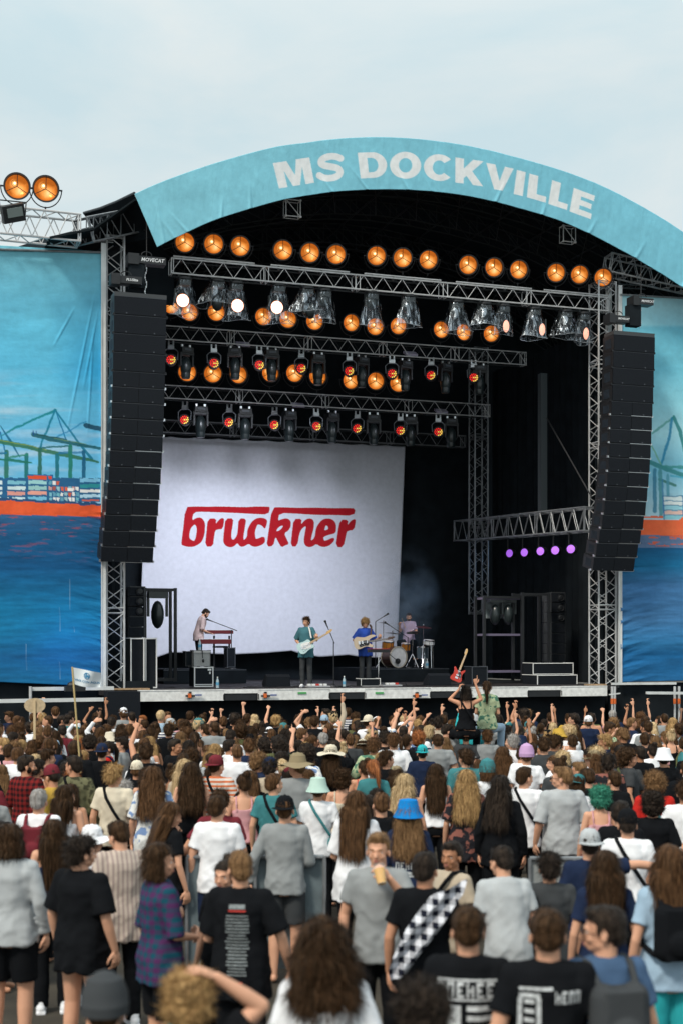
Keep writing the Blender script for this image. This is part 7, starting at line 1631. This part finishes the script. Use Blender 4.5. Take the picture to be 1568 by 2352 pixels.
TW = {'tee':'t-shirt','over':'loose t-shirt','long':'long-sleeved shirt','tank':'tank top','jacket':'jacket','shirt':'shirt','dress':'dress'}
LAND = [(60,'far left edge'),(170,'left blue cloth'),(262,'left tower'),(345,'left speakers'),(450,'keyboard player'),(560,'red keyboards'),(640,'lettered cloth'),(703,'teal guitarist'),(780,'water bottle'),(845,'bass player'),(938,'drummer'),(1020,'drum cymbals'),(1093,'two riders'),(1160,'wide rack'),(1230,'purple lamps'),(1310,'stepped cases'),(1383,'right tower'),(1440,'right speakers'),(1520,'right blue cloth')]
ARMW = {('down','down'):'arms down',('out','out'):'arms loose',('front','front'):'hands in front',('down','cup'):'holding a hand out',('phone','phone'):'hands lifted before the face',('hip','down'):'hand on hip',('down','up'):'one open hand raised',('up','up'):'both hands raised',('down','fist'):'one fist raised',('point','down'):'pointing upward',('over','down'):'arm bent overhead',('wave','down'):'waving one hand',('crook','up'):'arms raised unevenly',('down','crook'):'one bent arm raised',('clap','clap'):'clapping',('upwide','upwide'):'arms spread high'}
def attrs(dd):
    fem = cr.random() < .52
    if dd > 29.3: arms = pick([(('down','down'),62),(('front','front'),16),(('down','up'),8),(('up','up'),4),(('wave','down'),8),(('crook','up'),4),(('down','crook'),5),(('down','fist'),6),(('point','down'),6),(('over','down'),5),(('clap','clap'),4),(('upwide','upwide'),4)])
    elif dd > 22: arms = pick([(('down','down'),60),(('front','front'),12),(('down','up'),4),(('phone','phone'),4),(('over','down'),2),(('out','out'),8),(('clap','clap'),2),(('point','down'),1.5)])
    else: arms = pick([(('down','down'),50),(('front','front'),16),(('down','cup'),10),(('hip','down'),8),(('out','out'),10)])
    raised = arms not in (('down','down'),('out','out'),('front','front'),('hip','down'),('down','cup'))
    yaw = 0 if (raised or arms in (('hip','down'),('down','cup'))) else pick([(0,42),(32,15),(-32,15),(64,12),(-64,12)])
    if fem: hk = pick([('long',18),('wavy',26),('ponytail',15),('bun',16),('bob',18),('curly',7)]); tk = pick([('tee',32),('over',12),('tank',36),('long',8),('shirt',6),('dress',4)])
    else: hk = pick([('short',52),('messy',24),('curly',12),('buzz',6),('afro',3)]); tk = pick([('tee',54),('over',12),('shirt',14),('long',6),('jacket',8),('tank',3)])
    hc = pick([('black',27),('dark brown',38),('brown',24),('light brown',11),('dark blond',8),('blond',4.5),('ginger',1.5),('grey',1)])
    tc = pick([('white',24),('black',34),('grey',7),('charcoal',7),('navy',8),('denim blue',2),('pale blue',3),('teal',2),('red',1.5),('maroon',2),('pink',1.5),('beige',2.5),('olive',3),('mustard',1),('cream',1.5),('light grey',3),('navy striped',2),('red plaid',1),('floral white',2),('floral green',1),('dark floral',2),('camouflage',1),('orange',.6)])
    hat = None
    if cr.random() < .11: hat = (pick([('cap',40),('backcap',36),('bucket',8),('beanie',8),('sunhat',3)]), pick([('white',18),('black',18),('navy',10),('cream',8),('pink',5),('maroon',8),('light grey',8),('teal',5),('khaki',8),('red',3),('mustard',2),('pale blue',5)]))
    if hat and hk in ('afro','bun','curly'): hk = 'short' if not fem else 'long'
    item = None
    if dd < 25 and cr.random() < .22: item = (pick([('backpack',3),('strap',5),('crossbag',3)]), pick([('black',5),('charcoal',2),('navy',2),('maroon',1),('olive',1),('beige',1)]))
    return fem, arms, yaw, hk, hc, tk, tc, hat, item
raised_ = lambda a: a not in (('down','down'),('out','out'),('front','front'),('hip','down'),('down','cup'))
INDIV = 300-len([o for o in bpy.data.objects if o.name.split('.')[0] == 'person' and o.type == 'EMPTY'])
print('INDIV', INDIV)
far = []
for i, (px, py) in enumerate(ppl):
    LOW[0] = 1.35 if i < INDIV else 2.3
    X = CX+FPX*px/py; ld = min(LAND, key=lambda q_: abs(q_[0]-X))[1]
    dep = 'near the front' if py > 29 else ('mid-crowd' if py > 25 else ('in the rear half' if py > 20 else 'toward the back'))
    for tr_n in range(400):
        a = attrs(py); fem, arms, yaw, hk, hc, tk, tc, hat, item = a
        lab = f"{HW[hk]} {hc} hair, {('%s %s, ' % (hat[1], {'cap':'cap','backcap':'backward cap','bucket':'bucket hat','beanie':'beanie','sunhat':'sun hat'}[hat[0]])) if hat else ''}{tc} {TW[tk]}, "
        lab += (ARMW[arms] if not hat and arms != ('down','down') else {0:'',32:'turned left',-32:'turned right',64:'head far left',-64:'head far right'}[yaw] if not hat else '')
        lab = 'person, '+lab.rstrip(', ')+f", {dep}, below {ld}"
        wc = len(lab.split())
        if lab not in USED and wc <= 16: break
    USED.add(lab)
    h = cr.gauss(1.68, .05) if fem else cr.gauss(1.80, .06); h = max(1.54, min(1.93, h)); wid = cr.uniform(.94, 1.06)
    if arms in (('up','up'),('upwide','upwide')): h = min(h, 1.78)
    kw = dict(arms=arms, yaw=yaw, pitch=0 if (i >= INDIV or arms[0] != 'down' or arms[1] != 'down') else cr.choice((0,0,-12)), fem=fem, skin=pick([(0,44),(1,36),(2,15),(3,4)]), hair=(hk, hc), hat=hat, top=(tk, tc), bottom=(pick([('trousers',5),('shorts',3)]), pick([('black',4),('denim blue',3),('navy',2),('khaki',1)])), item=item, height=h, wid=wid, detail=False, seed=i)
    rzz = R(cr.uniform(-14, 14)) if (cr.random() < .72 or raised_(arms)) else R(cr.choice((-1, 1))*cr.uniform(30, 95))
    if i < INDIV: person(lab, Vector((px, py, gz(py))), rzz, group='people standing in the crowd', **kw)
    else: far.append((Vector((px, py, gz(py))), rzz, kw))
# the farthest rows read as one mass
LOW[0] = 2.3
if far:
    tmp = []
    for p, rz_, kw in far:
        kw['item'] = None; tmp.append(person('x', p, rz_, **kw))
    bpy.context.view_layer.update()
    VS, LS, PS, MI, mats_ = [], [], [], [], []; vo = 0
    for root in tmp:
        for o in root.children:
            me = o.data; P = verts_np(me).astype(np.float64); M = np.array(o.matrix_world); P = P @ M[:3, :3].T+M[:3, 3]; VS.append(P)
            lt = np.empty(len(me.polygons), dtype=np.int32); me.polygons.foreach_get('loop_total', lt); li = np.empty(len(me.loops), dtype=np.int32); me.loops.foreach_get('vertex_index', li); LS.append(li+vo); PS.append(lt); vo += len(P)
            mt = o.material_slots[0].material if o.material_slots else None
            if mt not in mats_: mats_.append(mt)
            MI.append(np.full(len(lt), mats_.index(mt), dtype=np.int32))
    VS = np.concatenate(VS); LS = np.concatenate(LS); PS = np.concatenate(PS); MI = np.concatenate(MI)
    me = bpy.data.meshes.new('crowd'); me.vertices.add(len(VS)); me.vertices.foreach_set('co', VS.astype(np.float32).reshape(-1)); me.loops.add(len(LS)); me.loops.foreach_set('vertex_index', LS); me.polygons.add(len(PS))
    st = np.concatenate([[0], np.cumsum(PS)[:-1]]).astype(np.int32); me.polygons.foreach_set('loop_start', st); me.polygons.foreach_set('loop_total', PS)
    for mt in mats_: me.materials.append(mt)
    me.polygons.foreach_set('material_index', MI); me.polygons.foreach_set('use_smooth', np.ones(len(PS), dtype=bool)); me.update(calc_edges=True); me.validate()
    for root in tmp:
        for o in list(root.children): bpy.data.objects.remove(o)
        bpy.data.objects.remove(root)
    o = bpy.data.objects.new('crowd', me); link(o); tag(o, 'densely packed farther rows and outer edges of the crowd, some hands raised', 'crowd', kind='stuff')
bpy.data.scenes.remove(WSC)
